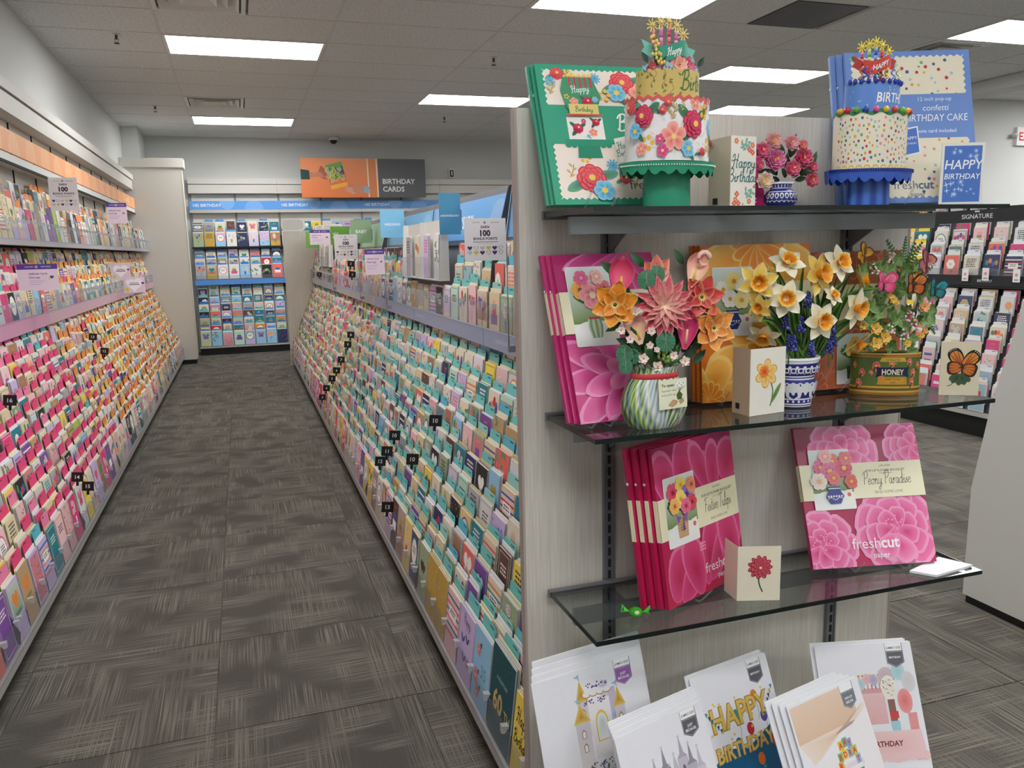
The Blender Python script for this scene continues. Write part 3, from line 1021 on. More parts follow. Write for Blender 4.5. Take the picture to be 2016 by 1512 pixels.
def build_pocket_into(p, card, back, tabs, O, rich):
    """card, back and tabs are mesh builders; O is the origin to subtract"""
    rng = random.Random(p.seed)
    base = C(*CARDCOL[p.base])
    org = p.F(p.u, p.d, p.z) - O
    U, E, N = p.axes()
    sheet_into(card, p, org, p.w, p.h, .0016, base, 0.0, edge=mixc(base, C(240, 240, 236), .6))
    if p.art:
        art, d = p.art(rng, p.w, p.h)
    else:
        art, d = card_art(rng, p.w, p.h, p.base, rich)
    sg = 1 if U.dot((-p.F.D).cross(Vector((0, 0, 1)))) > 0 else -1
    art.into(card, lambda x, y, dd: org + U * (sg * (x - p.w / 2)) + E * y + N * (dd + .0001), .00012)
    n = p.n if rich else min(p.n, 2)
    for k in range(1, n + 1):
        c2 = mixc(base, C(238, 236, 230), rng.choice((.2, .9, .9)))
        sheet_into(back, p, org, p.w, p.h, .0012, c2, -.0028 * k, rng.uniform(-.002, .002), rng.uniform(-.002, .004), p.h * .3)
    sheet_into(back, p, org, p.w + .003, p.h, .0018, C(*p.env), -.0028 * (n + 1), rng.uniform(-.001, .001), min(rng.uniform(.004, .016), (p.zmax or 9) - p.z - p.h), p.h * .3)
    if p.tab and tabs is not None and (p.zmax is None or p.zmax - p.z - p.h > .018):
        tc = C(*p.tab); c = -.0028 * (n + 2) - .001
        tw = min(.112, p.w); a0 = -tw / 2 + rng.uniform(-.003, .003); top = p.h + (rng.uniform(.040, .058) if p.rack == 'left' else rng.uniform(.030, .048))
        f = lambda a, b, e=0: org + U * a + E * b + N * (c + e)
        top = min(top, p.zmax - p.z) if p.zmax else top
        pts = [(a0, p.h * .5), (a0 + tw, p.h * .5), (a0 + tw, top - .008), (a0 + tw - .008, top), (a0 + .008, top), (a0, top - .008)]
        tabs.prism(pts, lambda q: f(*q), lambda q: f(*q, -.0012), tc)
        if rich:
            tabs.poly([f(a0 + .012, top - .011, .0003), f(a0 + .045, top - .011, .0003), f(a0 + .045, top - .006, .0003), f(a0 + .012, top - .006, .0003)], mixc(tc, C(20, 50, 60), .75))
    if p.sleeve:
        f = lambda a, b: org + U * a + E * b + N * .0035
        card.poly([f(-p.w / 2 - .004, 0), f(p.w / 2 + .004, 0), f(p.w / 2 + .004, p.h + .004), f(-p.w / 2 - .004, p.h + .004)], (1, 1, 1), 1)
    return d


def fill_rows(F, L, rows, rng, pal, tabs, rack, bay, place, pitch=.136, depthn=(1, 3), tall=None, sleeve=False, bayobj=None, skip=None, zmax=None, u0=.011):
    L = L - u0 - .003
    for r, (d, z, tilt) in enumerate(rows):
        n = int(L / pitch)
        pt = L / n
        for k in range(n):
            sk = skip(r, u0 + (k + .5) * pt) if skip else None
            if sk == 'none':
                continue
            s = rng.random()
            w, h = (.122, .176)
            if tall and r in tall:
                w, h = rng.choice(((.098, .235), (.10, .225), (.106, .18)))
            elif r == 0 and pitch > .135:
                w, h = .128, rng.uniform(.188, .206)
            elif s < .12:
                w, h = .104, .19
            elif s < .25:
                w, h = .122, .165
            tb = rng.choice(tabs) if tabs and rng.random() < .9 else None
            w = min(w, pt - .011)
            zz = z + rng.uniform(0, .006)
            if sk == 'low':
                tb, h = None, min(h, .165)
            if zmax and zz + h > zmax - .004:
                h = zmax - .004 - zz
                if h < .085:
                    continue
            add_pocket(F=F, u=u0 + (k + .5) * pt + rng.uniform(-.002, .002), d=d, z=zz, w=w, h=h, tilt=tilt + rng.uniform(-.0015, .0015), base=rng.choice(pal), seed=rng.randrange(10 ** 9),
                       env=rng.choice(ENVC), tab=tb, n=rng.randint(*depthn), rack=rack, row=r, bay=bay, place=place, sleeve=sleeve, bayobj=bayobj, zmax=(1.245 if sk == 'low' else zmax))


def deck_rows(a, b, n, tilt, off=.022):
    """card feet on a sloping deck from (d, z) a to b"""
    out = []
    for k in range(n):
        t = (k + .12) / n
        out.append((a[0] + (b[0] - a[0]) * t + off, a[1] + (b[1] - a[1]) * t - .005 if k else a[1] + .004, tilt))
    return out


def lip(parent, F, u0, u1, d, z, tilt, h, pitch, name='acrylic_lip', clips=True, th=.003):
    E = Vector((0, 0, math.cos(tilt))) - F.D * math.sin(tilt)
    N = F.D * math.cos(tilt) + Vector((0, 0, math.sin(tilt)))
    o = F(0, d, z)
    f = lambda u, b, c: o + F.U * u + E * b + N * c
    m = MB()
    m.hexa([f(u0, 0, 0), f(u1, 0, 0), f(u1, 0, th), f(u0, 0, th), f(u0, h, 0), f(u1, h, 0), f(u1, h, th), f(u0, h, th)])
    m.build(name, 'acrylic', parent)
    if clips:
        c = MB()
        n = max(1, int((u1 - u0) / pitch))
        for k in range(n + 1):
            u = u0 + (u1 - u0) * k / n
            u = min(max(u, u0 + .012), u1 - .012)
            c.hexa([f(u - .006, h - .014, .003), f(u + .006, h - .014, .003), f(u + .006, h - .014, .012), f(u - .006, h - .014, .012), f(u - .009, h + .006, -.004), f(u + .009, h + .006, -.004), f(u + .009, h + .006, .014), f(u - .009, h + .006, .014)])
        q = c.build('lip_clip', 'acrylic_clip', parent); q['kind'] = 'stuff'


def colored(mb, name, parent, mat='satin'):
    return mb.build(name, mat, parent)


T0 = math.radians(7)
# ---- left wall rack
PINK, ORANGE = (238, 70, 124), (246, 150, 66)
PAL_L1 = ['white'] * 4 + ['ivory'] * 4 + ['cream'] * 3 + ['blush pink'] * 4 + ['lilac'] * 2 + ['mint', 'sky blue', 'yellow', 'teal', 'purple', 'hot pink', 'black', 'kraft', 'lime', 'coral', 'grey']
PAL_L2 = ['white'] * 3 + ['ivory'] * 4 + ['cream'] * 4 + ['kraft', 'yellow', 'yellow', 'teal', 'navy', 'grey', 'sage', 'orange', 'black', 'sky blue', 'mint', 'gold', 'lilac', 'coral']
rng = random.Random(7)
LB = [1.70 + 1.198 * k for k in range(9)]
LEFT_SIGN = {2: 'BIRTHDAY', 7: 'BIRTHDAY'}
for b in range(8):
    y0, y1 = LB[b], LB[b + 1]
    F = Frame((WX, y0, 0), (0, 1, 0), (1, 0, 0))
    L = y1 - y0
    lab = 'left wall card rack bay, %s back from the aisle mouth' % ORD[b]
    bay = thing('card_rack', lab, 'card rack', (0, 0, 0), group='card rack bays along the left wall')
    m = MB(); fbox(m, F, .0008, L - .0008, .05, .50, 0, .085); m.build('kickplate', 'black_plastic', bay)
    m = MB(); fbox(m, F, .001, L - .001, .50, .553, .085, .118); m.build('base_rail', 'rail_metal', bay)
    m = MB(); slab(m, F, .0008, L - .0008, (.525, .118), (.19, .95), .015); m.build('card_deck', 'deck_grey', bay)
    m = MB(); fbox(m, F, .0008, L - .0008, .02, .20, .95, .965); fbox(m, F, .0008, L - .0008, .004, .02, .085, 2.23); m.build('back_panel', 'board_white', bay)
    m = MB(); fbox(m, F, .0008, L - .0008, .06, .245, 1.02, 1.035); m.build('tray_shelf', 'deck_grey', bay)
    m = MB(); fbox(m, F, .001, L - .001, .245, .26, 1.015, 1.088, C(206, 150, 176) if b < 3 else C(204, 168, 178)); colored(m, 'tray_rail', bay)
    m = MB(); slab(m, F, .0008, L - .0008, (.225, 1.04), (.10, 1.45), .01); m.build('tray_deck', 'deck_grey', bay)
    m = MB(); fbox(m, F, .0008, L - .0008, .02, .245, 1.466, 1.482); m.build('upper_tray', 'deck_grey', bay)
    m = MB(); fbox(m, F, .001, L - .001, .245, .258, 1.462, 1.494, C(172, 168, 172)); colored(m, 'upper_rail', bay)
    m = MB(); fbox(m, F, .0008, L - .0008, .02, .115, 1.59, 1.60); m.build('riser', 'deck_grey', bay)
    # boards, slots and the light valance
    for k in range(2):
        m = MB(); u0 = L * k / 2
        fbox(m, F, u0 + .004, u0 + L / 2 - .004, .02, .028, 1.62, 2.225); m.build('slat_board', 'board_white', bay)
    for k in range(2):
        m = MB(); fbox(m, F, k * L / 2 + .0, k * L / 2 + .012, .028, .034, 1.62, 2.225); m.build('slot_strip', 'dark_gap', bay)
    m = MB(); fbox(m, F, .0008, L - .0008, .028, .13, 1.94, 1.985); m.build('light_valance', 'white_metal', bay)
    m = MB(); fbox(m, F, .0008, L - .0008, .125, .135, 1.925, 1.94); m.build('valance_dark_strip', 'dark_gap', bay)  # thin dark strip below the front edge of the valance
    p = Paint(L, .13); p.rect(0, L, 0, .13, C(243, 168, 112))
    for k in range(3):
        p.disc(L * (.18 + .34 * k), .0 + .02 * k, .13, C(246, 184, 134), n=20)
    if b in LEFT_SIGN:
        p.text(LEFT_SIGN[b], L * .06 if b == 2 else L * .3, .045, .055, C(250, 240, 232), 'l', bold=.01)
    m = MB(); fbox(m, F, .002, L - .002, .125, .135, 1.99, 2.12, C(243, 168, 112)); p.into(m, lambda x, y, dd: F(L - x, .1352 + dd, 1.99 + y) if False else F(x, .1352 + dd, 1.99 + y)); colored(m, 'sign_strip', bay)
    m = MB(); fbox(m, F, .001, L - .001, .02, .13, 2.225, 2.335); m.build('header_board', 'white_laminate', bay)
    m = MB(); fbox(m, F, .001, L - .001, .02, .145, 2.343, 2.405); m.build('cornice', 'white_laminate', bay)
    # dividers
    m = MB(); dv = [(.546, .126), (.550, .165), (.245, .95), (.198, .95)]
    m.prism(dv, lambda q: F(.0012, *q), lambda q: F(.009, *q)); m.build('divider', 'divider_grey', bay)
    m = MB(); dv = [(.240, 1.05), (.15, 1.455), (.106, 1.455), (.229, 1.05)]
    m.prism(dv, lambda q: F(.0012, *q), lambda q: F(.009, *q)); m.build('divider', 'divider_grey', bay)
    pink = b < 4
    tabs = [PINK] * 6 + [(244, 130, 170), (90, 190, 200)] if b < 3 else ([PINK, ORANGE, ORANGE, (246, 196, 92)] if b == 3 else [ORANGE] * 5 + [(246, 196, 92), (250, 210, 140)])
    pal = PAL_L1 if pink else PAL_L2
    pl = 'left wall'
    fill_rows(F, L, deck_rows((.525, .118), (.19, .95), 11, T0), rng, pal, tabs, 'left', b, pl + ' lower deck', bayobj=bay, zmax=1.008)
    fill_rows(F, L, deck_rows((.228, 1.04), (.10, 1.45), 4, math.radians(6), .010), rng, pal, tabs, 'left', b, pl + ' middle tray', pitch=.13, bayobj=bay, zmax=1.455)
    fill_rows(F, L, [(.215, 1.484, .10), (.095, 1.602, .08)], rng, pal, [ORANGE, None], 'left', b, pl + ' top tray', pitch=.112, tall=(0, 1), bayobj=bay, depthn=(2, 5), zmax=1.92)
    lip(bay, F, .006, L - .006, .556, .118, T0, .095, .15)
    lip(bay, F, .006, L - .006, .262, 1.086, .10, .085, .13)
    lip(bay, F, .006, L - .006, .26, 1.492, .05, .10, .115)
    if b < 4:
        for r, (d, z, tl) in enumerate(deck_rows((.525, .118), (.19, .95), 11, T0)[1:10]):
            lip(bay, F, .0105, L - .003, d + .0028, z + .001, T0, .105, .15, 'row_lip', clips=False, th=.001)

# ---- the tall end tower of the left rack
t = thing('end_tower', 'tall grey wood-grain end tower with cap beside back wall', 'end panel', (-.965, 11.29, 0))
m = MB(); m.box(-.345, .345, 0, .30, .06, 2.50); m.build('tower_body', 'white_laminate', t)
m = MB(); m.box(-.36, .375, -.02, .31, 2.50, 2.612); m.build('cap', 'white_laminate', t)
m = MB(); m.box(-.33, .33, .02, .29, 0, .06); m.build('plinth', 'black_plastic', t)
m = MB(); m.box(.343, .347, -.003, .02, .06, 2.50, C(206, 190, 130)); m.build('edge_band', 'satin', t)

# ---- island rack (left face), bays from the endcap back
TEAL = (112, 204, 200)
IB = [1.581 + 1.2567 * k for k in range(8)]
SPX = 1.015
PAL_I = ['white'] * 3 + ['ivory'] * 5 + ['cream'] * 4 + ['kraft', 'grey', 'navy', 'blush pink', 'sage'] + ['kraft', 'kraft', 'gold', 'navy', 'teal', 'blush pink', 'sage', 'grey', 'lilac', 'black', 'mint', 'coral', 'sky blue', 'yellow', 'purple', 'brown']
PAL_I2 = ['white'] * 4 + ['ivory'] * 4 + ['cream'] * 3 + ['blush pink'] * 3 + ['hot pink', 'red', 'sage', 'mint', 'yellow', 'navy', 'teal', 'lime', 'sky blue', 'coral', 'gold']
HDR = {0: ((112, 170, 222), 'ANNIVERSARY'), 1: ((112, 170, 222), 'ANNIVERSARY'), 2: ((120, 184, 222), ''), 3: ((150, 190, 160), ''), 4: ((150, 178, 140), ''), 5: ((120, 170, 90), ''), 6: ((120, 170, 90), '')}
rng = random.Random(11)


def art60(rng, w, h):
    p = Paint(w, h); p.rect(0, w, 0, h, C(16, 78, 84))
    for k in range(26):
        p.disc(rng.uniform(0, w), rng.uniform(0, h), .0012, C(150, 200, 190), n=5)
    p.text('A MILESTONE', w / 2, h * .66, .014, C(190, 220, 210), rot=0); p.text('60', w * .38, h * .32, .075, C(206, 176, 108), bold=.03); p.text('TH', w * .80, h * .34, .036, C(206, 176, 108), bold=.02)
    return p, 'gold 60TH lettering'


def artgold(rng, w, h):
    p = Paint(w, h)
    for k in range(9):
        p.leaf(w * rng.uniform(.1, .9), h * rng.uniform(.2, .9), rng.uniform(0, 6.3), .05, .012, C(150, 116, 36), C(222, 190, 96))
    return p, 'embossed gold leaf pattern'


def artbird(rng, w, h):
    p = Paint(w, h); p.script('Beautiful', w / 2, h * .78, .026, C(60, 60, 100)) if False else p.script('Happy', w / 2, h * .8, .03, C(60, 60, 100))
    for x, y in ((.3, .5), (.6, .55), (.45, .25)):
        for a in (2.2, .9):
            p.leaf(w * x, h * y, a, .03, .012, C(56, 64, 130))
    p.flower(w * .7, h * .3, .014, 5, C(140, 70, 120), C(200, 150, 190), C(240, 210, 120))
    return p, 'blue birds and script'


def artrose(rng, w, h):
    p = Paint(w, h)
    for x, y, r in ((.3, .72, .018), (.25, .35, .024), (.4, .18, .018)):
        p.leaf(w * x, h * y, .8, .035, .014, C(60, 110, 96)); p.flower(w * x, h * y, r, 6, C(206, 70, 90), C(238, 170, 170), C(250, 220, 190), layers=2)
    p.text('35', w * .66, h * .42, .05, C(120, 160, 170), bold=.02)
    return p, 'pink roses'


def artcongrats(rng, w, h):
    p = Paint(w, h)
    p.script('Happy', w / 2, h * .66, .04, C(30, 30, 30), .09); p.script('Birthday', w / 2, h * .4, .034, C(30, 30, 30), .09)
    return p, 'black brush script'


def artheart2(rng, w, h):
    p = Paint(w, h); p.heart(w * .4, h * .62, w * .22, C(44, 40, 40)); p.heart(w * .62, h * .6, w * .2, C(96, 40, 50)); return p, 'two dark hearts'


OVER = {(0, 0): {0: ('yellow', artcongrats), 1: ('teal', art60), 2: ('sky blue', artrose), 3: ('lilac', artbird), 4: ('blush pink', None), 5: ('gold', artgold), 6: ('gold', artgold), 7: ('sage', None), 8: ('ivory', None)}}
for b in range(7):
    y0, y1 = IB[b], IB[b + 1]
    F = Frame((SPX, y0, 0), (0, 1, 0), (-1, 0, 0))
    L = y1 - y0
    bay = thing('card_rack', 'island card rack bay, %s back from the endcap panel' % ORD[b], 'card rack', group='card rack bays of the island')
    D = SPX
    A, B2 = (D - .553, .125), (D - .886, .945)
    m = MB(); fbox(m, F, .0008, L - .0008, 0, D - .59, 0, .09); m.build('kickplate', 'black_plastic', bay)
    m = MB(); fbox(m, F, .001, L - .001, D - .58, D - .527, .09, .125); m.build('base_rail', 'rail_metal', bay)
    m = MB(); slab(m, F, .0008, L - .0008, A, B2, .015); m.build('card_deck', 'deck_grey', bay)
    m = MB(); fbox(m, F, .0008, L - .0008, .0, .012, .09, 1.60); m.build('back_panel', 'board_white', bay)
    m = MB(); fbox(m, F, .0008, L - .0008, .012, D - .835, 1.04, 1.05); m.build('tray_shelf', 'deck_grey', bay)
    m = MB(); fbox(m, F, .003, L - .003, D - .838, D - .825, 1.036, 1.10, C(152, 164, 190) if b < 3 else C(176, 178, 184))
    p = Paint(L, .06)
    if b < 2:
        p.text('ANNIVERSARY  WIFE' if b == 0 else 'ANNIVERSARY  WIFE', L * (.2 if b == 0 else .12), .022, .022, C(196, 206, 226), 'c')
        p.into(m, lambda x, y, dd: F(L - x, D - .8248 + dd, 1.038 + y))
    colored(m, 'tray_rail', bay)
    m = MB(); slab(m, F, .0008, L - .0008, (D - .864, 1.052), (D - .934, 1.398), .008); m.build('tray_deck', 'deck_grey', bay)
    m = MB(); slab(m, F, .0008, L - .0008, (D - .925, 1.405), (D - .957, 1.615), .010); m.build('header_frame', 'dark_metal', bay)
    hc, ht = HDR[b]
    p = Paint(L, .165); p.rect(0, L, 0, .165, C(*hc))
    p.disc(L * .12, .15, .11, mixc(C(*hc), (1, 1, 1), .12), n=20); p.disc(L * .9, .02, .13, mixc(C(*hc), (1, 1, 1), .12), n=20)
    if ht:
        p.text(ht, L * .42, .05, .075, C(245, 248, 252), 'c', bold=.02)
    m = MB(); n0 = Vector((D - .925, 1.405)); n1 = Vector((D - .957, 1.615)); ax = (n1 - n0).normalized(); nn = Vector((ax.y, -ax.x))
    p.into(m, lambda x, y, dd: F(L - .01 - x * (L - .02) / L, (n0 + ax * (.02 + y) + nn * (.002 + dd)).x, (n0 + ax * (.02 + y) + nn * (.002 + dd)).y)); colored(m, 'sign_strip', bay)
    m = MB(); dv = [(D - .534, .134), (D - .529, .170), (D - .835, .945), (D - .878, .945)]
    m.prism(dv, lambda q: F(.0012, *q), lambda q: F(.009, *q)); m.build('divider', 'divider_grey', bay)
    if b not in (2, 6):   # a display box hangs across these two joints
        m = MB(); m.prism([(D - .842, 1.056), (D - .842, 1.10), (D - .868, 1.34), (D - .938, 1.61), (D - .949, 1.61), (D - .916, 1.405), (D - .853, 1.056)], lambda q: F(.0012, *q), lambda q: F(.009, *q)); m.build('divider', 'divider_grey', bay)
    tabs = [TEAL] * 6 + [(90, 190, 214), (150, 214, 206)] if b < 3 else ([TEAL, (222, 214, 110), (120, 180, 130), (244, 130, 150)] if b < 5 else [(90, 170, 170), (120, 190, 120), (230, 210, 100), (80, 140, 200), (240, 120, 150)])
    pal = PAL_I if b < 3 else PAL_I2
    start = len(POCKETS)
    if b == 4:
        pal = ['blush pink'] * 4 + ['hot pink'] * 3 + ['red'] * 2 + ['white'] * 3 + ['ivory'] * 2 + ['coral']
    fill_rows(F, L, deck_rows(A, B2, 11, T0), rng, pal, tabs, 'island', b, 'island lower deck', bayobj=bay, zmax=1.028)
    if b == 0:
        POCKETS[start:] = [q for q in POCKETS[start:] if q.row != 0]
        d0, z0, t0 = deck_rows(A, B2, 11, T0)[0]
        for u, w_, h_, cb, art_, n_ in ((.078, .122, .205, 'yellow', artcongrats, 2), (.245, .178, .240, 'teal', art60, 3), (.425, .150, .215, 'sky blue', artrose, 2), (.585, .150, .205, 'lilac', artbird, 3), (.745, .140, .200, 'blush pink', None, 3), (.895, .135, .205, 'gold', artgold, 2), (1.04, .135, .205, 'gold', artgold, 3), (1.182, .122, .20, 'sage', artheart2, 2)):
            add_pocket(F=F, u=u, d=d0, z=z0, w=w_, h=h_, tilt=t0, base=cb, seed=rng.randrange(10 ** 9), env=rng.choice(ENVC), tab=TEAL, n=n_, rack='island', row=0, bay=0, place='island lower deck', bayobj=bay, art=art_)
    boxhole = (lambda r, u: ('none' if r else 'low') if 3.42 < y0 + u < 4.44 else None) if b in (1, 2) else ((lambda r, u: ('none' if r else 'low') if 8.12 < y0 + u < 9.28 else None) if b in (5, 6) else None)
    fill_rows(F, L, deck_rows((D - .845, 1.05), (D - .93, 1.40), 4, .03, .004), rng, pal, tabs, 'island', b, 'island upper tray', pitch=.13, bayobj=bay, skip=boxhole, depthn=(1, 2), zmax=1.412)
    lip(bay, F, .006, L - .006, D - .524, .125, T0, .10, .15)
    lip(bay, F, .006, L - .006, D - .822, 1.10, .10, .09, .13)
    if b < 4:
        for r, (d, z, tl) in enumerate(deck_rows(A, B2, 11, T0)[1:10]):
            lip(bay, F, .0105, L - .003, d + .0028, z + .001, T0, .105, .15, 'row_lip', clips=False, th=.001)

# island far gable
yg = IB[7]
t = thing('end_gable', 'grey laminate end panel at the far end of the island', 'end panel', (SPX, yg, 0))
m = MB(); m.box(-.50, .50, .002, .04, .02, 1.665); m.build('panel', 'laminate', t)
m = MB(); m.box(-.46, .46, .006, .036, 0, .02); m.build('foot', 'black_plastic', t)
# the island's other side, one plain deck
m = MB(); F = Frame((SPX, IB[0], 0), (0, 1, 0), (1, 0, 0)); LL_ = IB[7] - IB[0]
t = thing('island_back_deck', 'bare sloping deck on the far side of the island', 'card rack', (0, 0, 0))
slab(m, F, 0, LL_, (.46, .12), (.13, .95), .015); slab(m, F, 0, LL_, (.17, 1.05), (.06, 1.60), .012); m.build('deck', 'deck_grey', t)
m = MB(); fbox(m, F, 0, LL_, .02, .43, 0, .10); m.build('kickplate', 'black_plastic', t)

# ---- back wall rack
BLUE = (92, 152, 212)
PAL_B = ['white'] * 4 + ['ivory'] * 2 + ['sky blue'] * 3 + ['navy'] * 3 + ['teal', 'teal', 'black', 'brown', 'kraft', 'orange', 'lilac', 'sage', 'yellow', 'coral', 'mint', 'red', 'gold', 'grey', 'blush pink']
XB = [-.62, .585, 1.79, 3.0, 4.2, 5.4]
rng = random.Random(5)
for b in range(5):
    x0, x1 = XB[b], XB[b + 1]
    L = x1 - x0
    F = Frame((x0, WY, 0), (1, 0, 0), (0, -1, 0))
    bay = thing('card_rack', 'back wall card rack bay under blue strip, %s from the tall tower' % ORD[b], 'card rack', group='card rack bays on the back wall')
    m = MB(); fbox(m, F, .0008, L - .0008, .02, .40, 0, .10); m.build('kickplate', 'black_plastic', bay)
    m = MB(); fbox(m, F, .0008, L - .0008, .38, .435, .10, .125); m.build('base_rail', 'rail_metal', bay)
    m = MB(); slab(m, F, .0008, L - .0008, (.42, .125), (.22, .93), .012); m.build('card_deck', 'deck_grey', bay)
    m = MB(); fbox(m, F, .0008, L - .0008, .02, .33, .985, 1.0); m.build('tray_shelf', 'dark_gap', bay)
    m = MB(); fbox(m, F, .001, L - .001, .33, .345, .985, 1.06, C(86, 144, 214)); colored(m, 'tray_rail', bay)
    m = MB(); slab(m, F, .0008, L - .0008, (.30, 1.06), (.18, 1.47), .01); m.build('tray_deck', 'deck_grey', bay)
    m = MB(); fbox(m, F, .0008, L - .0008, .02, .30, 1.495, 1.515); m.build('upper_shelf', 'dark_gap', bay)
    m = MB(); fbox(m, F, .0008, L - .0008, .02, .19, 1.67, 1.68); m.build('riser', 'deck_grey', bay)
    m = MB(); fbox(m, F, .0008, L - .0008, .004, .02, .1, 2.26); m.build('back_panel', 'board_white', bay)
    for u in (.0, L / 2):
        m = MB(); fbox(m, F, u, u + .03, .02, .03, 1.5, 2.26, C(150, 148, 140)); m.build('upright_standard', 'steel', bay)
    p = Paint(L, .12); p.rect(0, L, 0, .12, C(96, 160, 232))
    p.disc(L * .42, .1, .10, C(126, 180, 240), n=20); p.disc(L * .72, .0, .13, C(122, 176, 240), n=20)
    p.text('HIS BIRTHDAY', .05, .04, .058, C(240, 246, 252), 'l', bold=.015)
    m = MB(); fbox(m, F, .002, L - .002, .12, .13, 2.04, 2.16, C(96, 160, 232)); p.into(m, lambda x, y, dd: F(x, .1302 + dd, 2.04 + y)); colored(m, 'sign_strip', bay)
    m = MB(); fbox(m, F, .0008, L - .0008, .02, .13, 1.995, 2.038); m.build('light_valance', 'rail_metal', bay)
    m = MB(); fbox(m, F, .001, L - .001, .02, .13, 2.265, 2.385); m.build('header_board', 'white_laminate', bay)
    m = MB(); fbox(m, F, .001, L - .001, .02, .145, 2.393, 2.475); m.build('cornice', 'white_laminate', bay)
    if b < 3:
        st = len(POCKETS)
        if b < 2:
            fill_rows(F, L, deck_rows((.42, .125), (.22, .93), 8, .03), rng, PAL_B, [BLUE, BLUE, (60, 120, 190), (110, 190, 190)], 'back', b, 'back wall lower deck', pitch=.148, depthn=(1, 2), bayobj=bay, zmax=.978)
            fill_rows(F, L, deck_rows((.30, 1.06), (.18, 1.47), 4, .05), rng, PAL_B, [BLUE, (60, 120, 190)], 'back', b, 'back wall middle tray', pitch=.148, depthn=(1, 2), bayobj=bay, zmax=1.488)
        fill_rows(F, L, [(.27, 1.516, .06), (.14, 1.682, .06)], rng, PAL_B, [BLUE, None], 'back', b, 'back wall top shelf', pitch=.148, depthn=(1, 2), bayobj=bay, zmax=1.985)
        for q in POCKETS[st:]:
            q.w = q.w * 1.04
    lip(bay, F, .006, L - .006, .348, 1.058, .05, .06, .3, clips=False)

# ---- black rack along the right aisle
SX = 5.42
PAL_S = ['white'] * 9 + ['ivory'] * 3 + ['blush pink'] * 4 + ['lilac', 'mint', 'coral', 'hot pink', 'grey', 'navy', 'kraft', 'hot pink']
YS = [2.60, 3.83, 5.06, 6.29]
rng = random.Random(23)
for b in range(3):
    y0, y1 = YS[b], YS[b + 1]
    L = y1 - y0
    F = Frame((SX, y0, 0), (0, 1, 0), (-1, 0, 0))
    bay = thing('card_rack', ['black boxed-card rack bay closest to the flared gable', 'black boxed-card rack bay with SIGNATURE header', 'rack bay with yellow-backed cards past the SIGNATURE bay'][b], 'card rack', group='black card rack bays')
    m = MB(); fbox(m, F, .0008, L - .0008, 0, .56, 0, .15); m.build('kickplate', 'black_plastic', bay)
    m = MB(); fbox(m, F, .0008, L - .0008, .55, .60, .15, .18); m.build('base_rail', 'rail_metal', bay)
    A, B2 = (.575, .18), (.30, .98)
    m = MB(); slab(m, F, .0008, L - .0008, A, B2, .015); m.build('card_deck', 'divider_grey', bay)
    m = MB(); fbox(m, F, .0008, L - .0008, .0, .36, 1.03, 1.05); m.build('tray_shelf', 'divider_grey', bay)
    p = Paint(L, .075)
    p.text('BIRTHDAY', L * .48, .028, .026, C(225, 225, 225), 'c', bold=.01)
    m = MB(); fbox(m, F, .002, L - .002, .36, .375, 1.045, 1.12, C(38, 38, 42)); p.into(m, lambda x, y, dd: F(L - x, .3752 + dd, 1.045 + y)); colored(m, 'tray_rail', bay)
    m = MB(); slab(m, F, .0008, L - .0008, (.335, 1.05), (.21, 1.50), .01); m.build('tray_deck', 'divider_grey', bay)
    m = MB(); fbox(m, F, .0008, L - .0008, 0, .02, .1, 1.60); m.build('back_panel', 'divider_grey', bay)
    p = Paint(L, .10)
    if b < 2:
        p.text('SIGNATURE', L * (.32 if b == 1 else .6), .022, .046, C(236, 236, 236), 'c', sx=1.1)
        x = L * (.32 if b == 1 else .6)
        for k in range(-2, 3):
            p.poly([(x + k * .008 - .004, .068), (x + k * .008 + .004, .068), (x + k * .009, .086)], C(236, 236, 236))
    m = MB(); fbox(m, F, .002, L - .002, .255, .27, 1.505, 1.605, C(26, 26, 28)); p.into(m, lambda x, y, dd: F(L - x, .2702 + dd, 1.505 + y)); colored(m, 'header_sign', bay)
    m = MB(); m.prism([(.584, .184), (.596, .22), (.35, 1.0), (.308, 1.0)], lambda q: F(.0012, *q), lambda q: F(.0095, *q)); m.build('divider', 'divider_grey', bay)
    m = MB(); m.prism([(.356, 1.054), (.356, 1.12), (.276, 1.50), (.218, 1.50), (.340, 1.054)], lambda q: F(.0012, *q), lambda q: F(.0095, *q)); m.build('divider', 'divider_grey', bay)
    pal = PAL_S if b < 2 else ['yellow'] * 3 + ['white'] * 2 + ['teal', 'red']
    fill_rows(F, L, deck_rows(A, B2, 8, .08), rng, pal, [(226, 228, 230)] if b < 2 else [(246, 216, 60)], 'black', b, 'black rack lower deck', pitch=.152, depthn=(2, 3), sleeve=b < 2, bayobj=bay, zmax=1.022)
    fill_rows(F, L, deck_rows((.335, 1.06), (.21, 1.46), 4, .06), rng, pal, [(226, 228, 230)] if b < 2 else [(246, 216, 60)], 'black', b, 'black rack upper tray', pitch=.152, depthn=(1, 3), sleeve=b < 2, bayobj=bay, zmax=1.498)
    lip(bay, F, .006, L - .006, .378, 1.118, .08, .05, .3, clips=False)

# little cards hung over the black rail
for k, (px, py) in enumerate([(1900, 541), (1940, 540), (2001, 543)]):
    P = atx(px, py, SX - .39)
    p = Paint(.055, .09); p.flower(.027, .05, .014, 5, C(226, 120, 150), C(240, 190, 200), C(120, 160, 110)); p.rect(.012, .043, .012, .02, C(150, 150, 150))
    m = MB(); flat_sheet(m, p, .055, .09, .001, C(240, 238, 232))
    o = m.build('sample_card', 'paper', None, (P.x, P.y + .027, P.z - .045), (0, 0, -math.pi / 2))
    tag(o, ['tiny sample card hung on black rail, closest to the word BIRTHDAY', 'tiny sample card hung on black rail, between two others', 'tiny sample card hung on black rail, farthest from the word BIRTHDAY'][k], 'sample card', 'sample cards hung on the black rail')

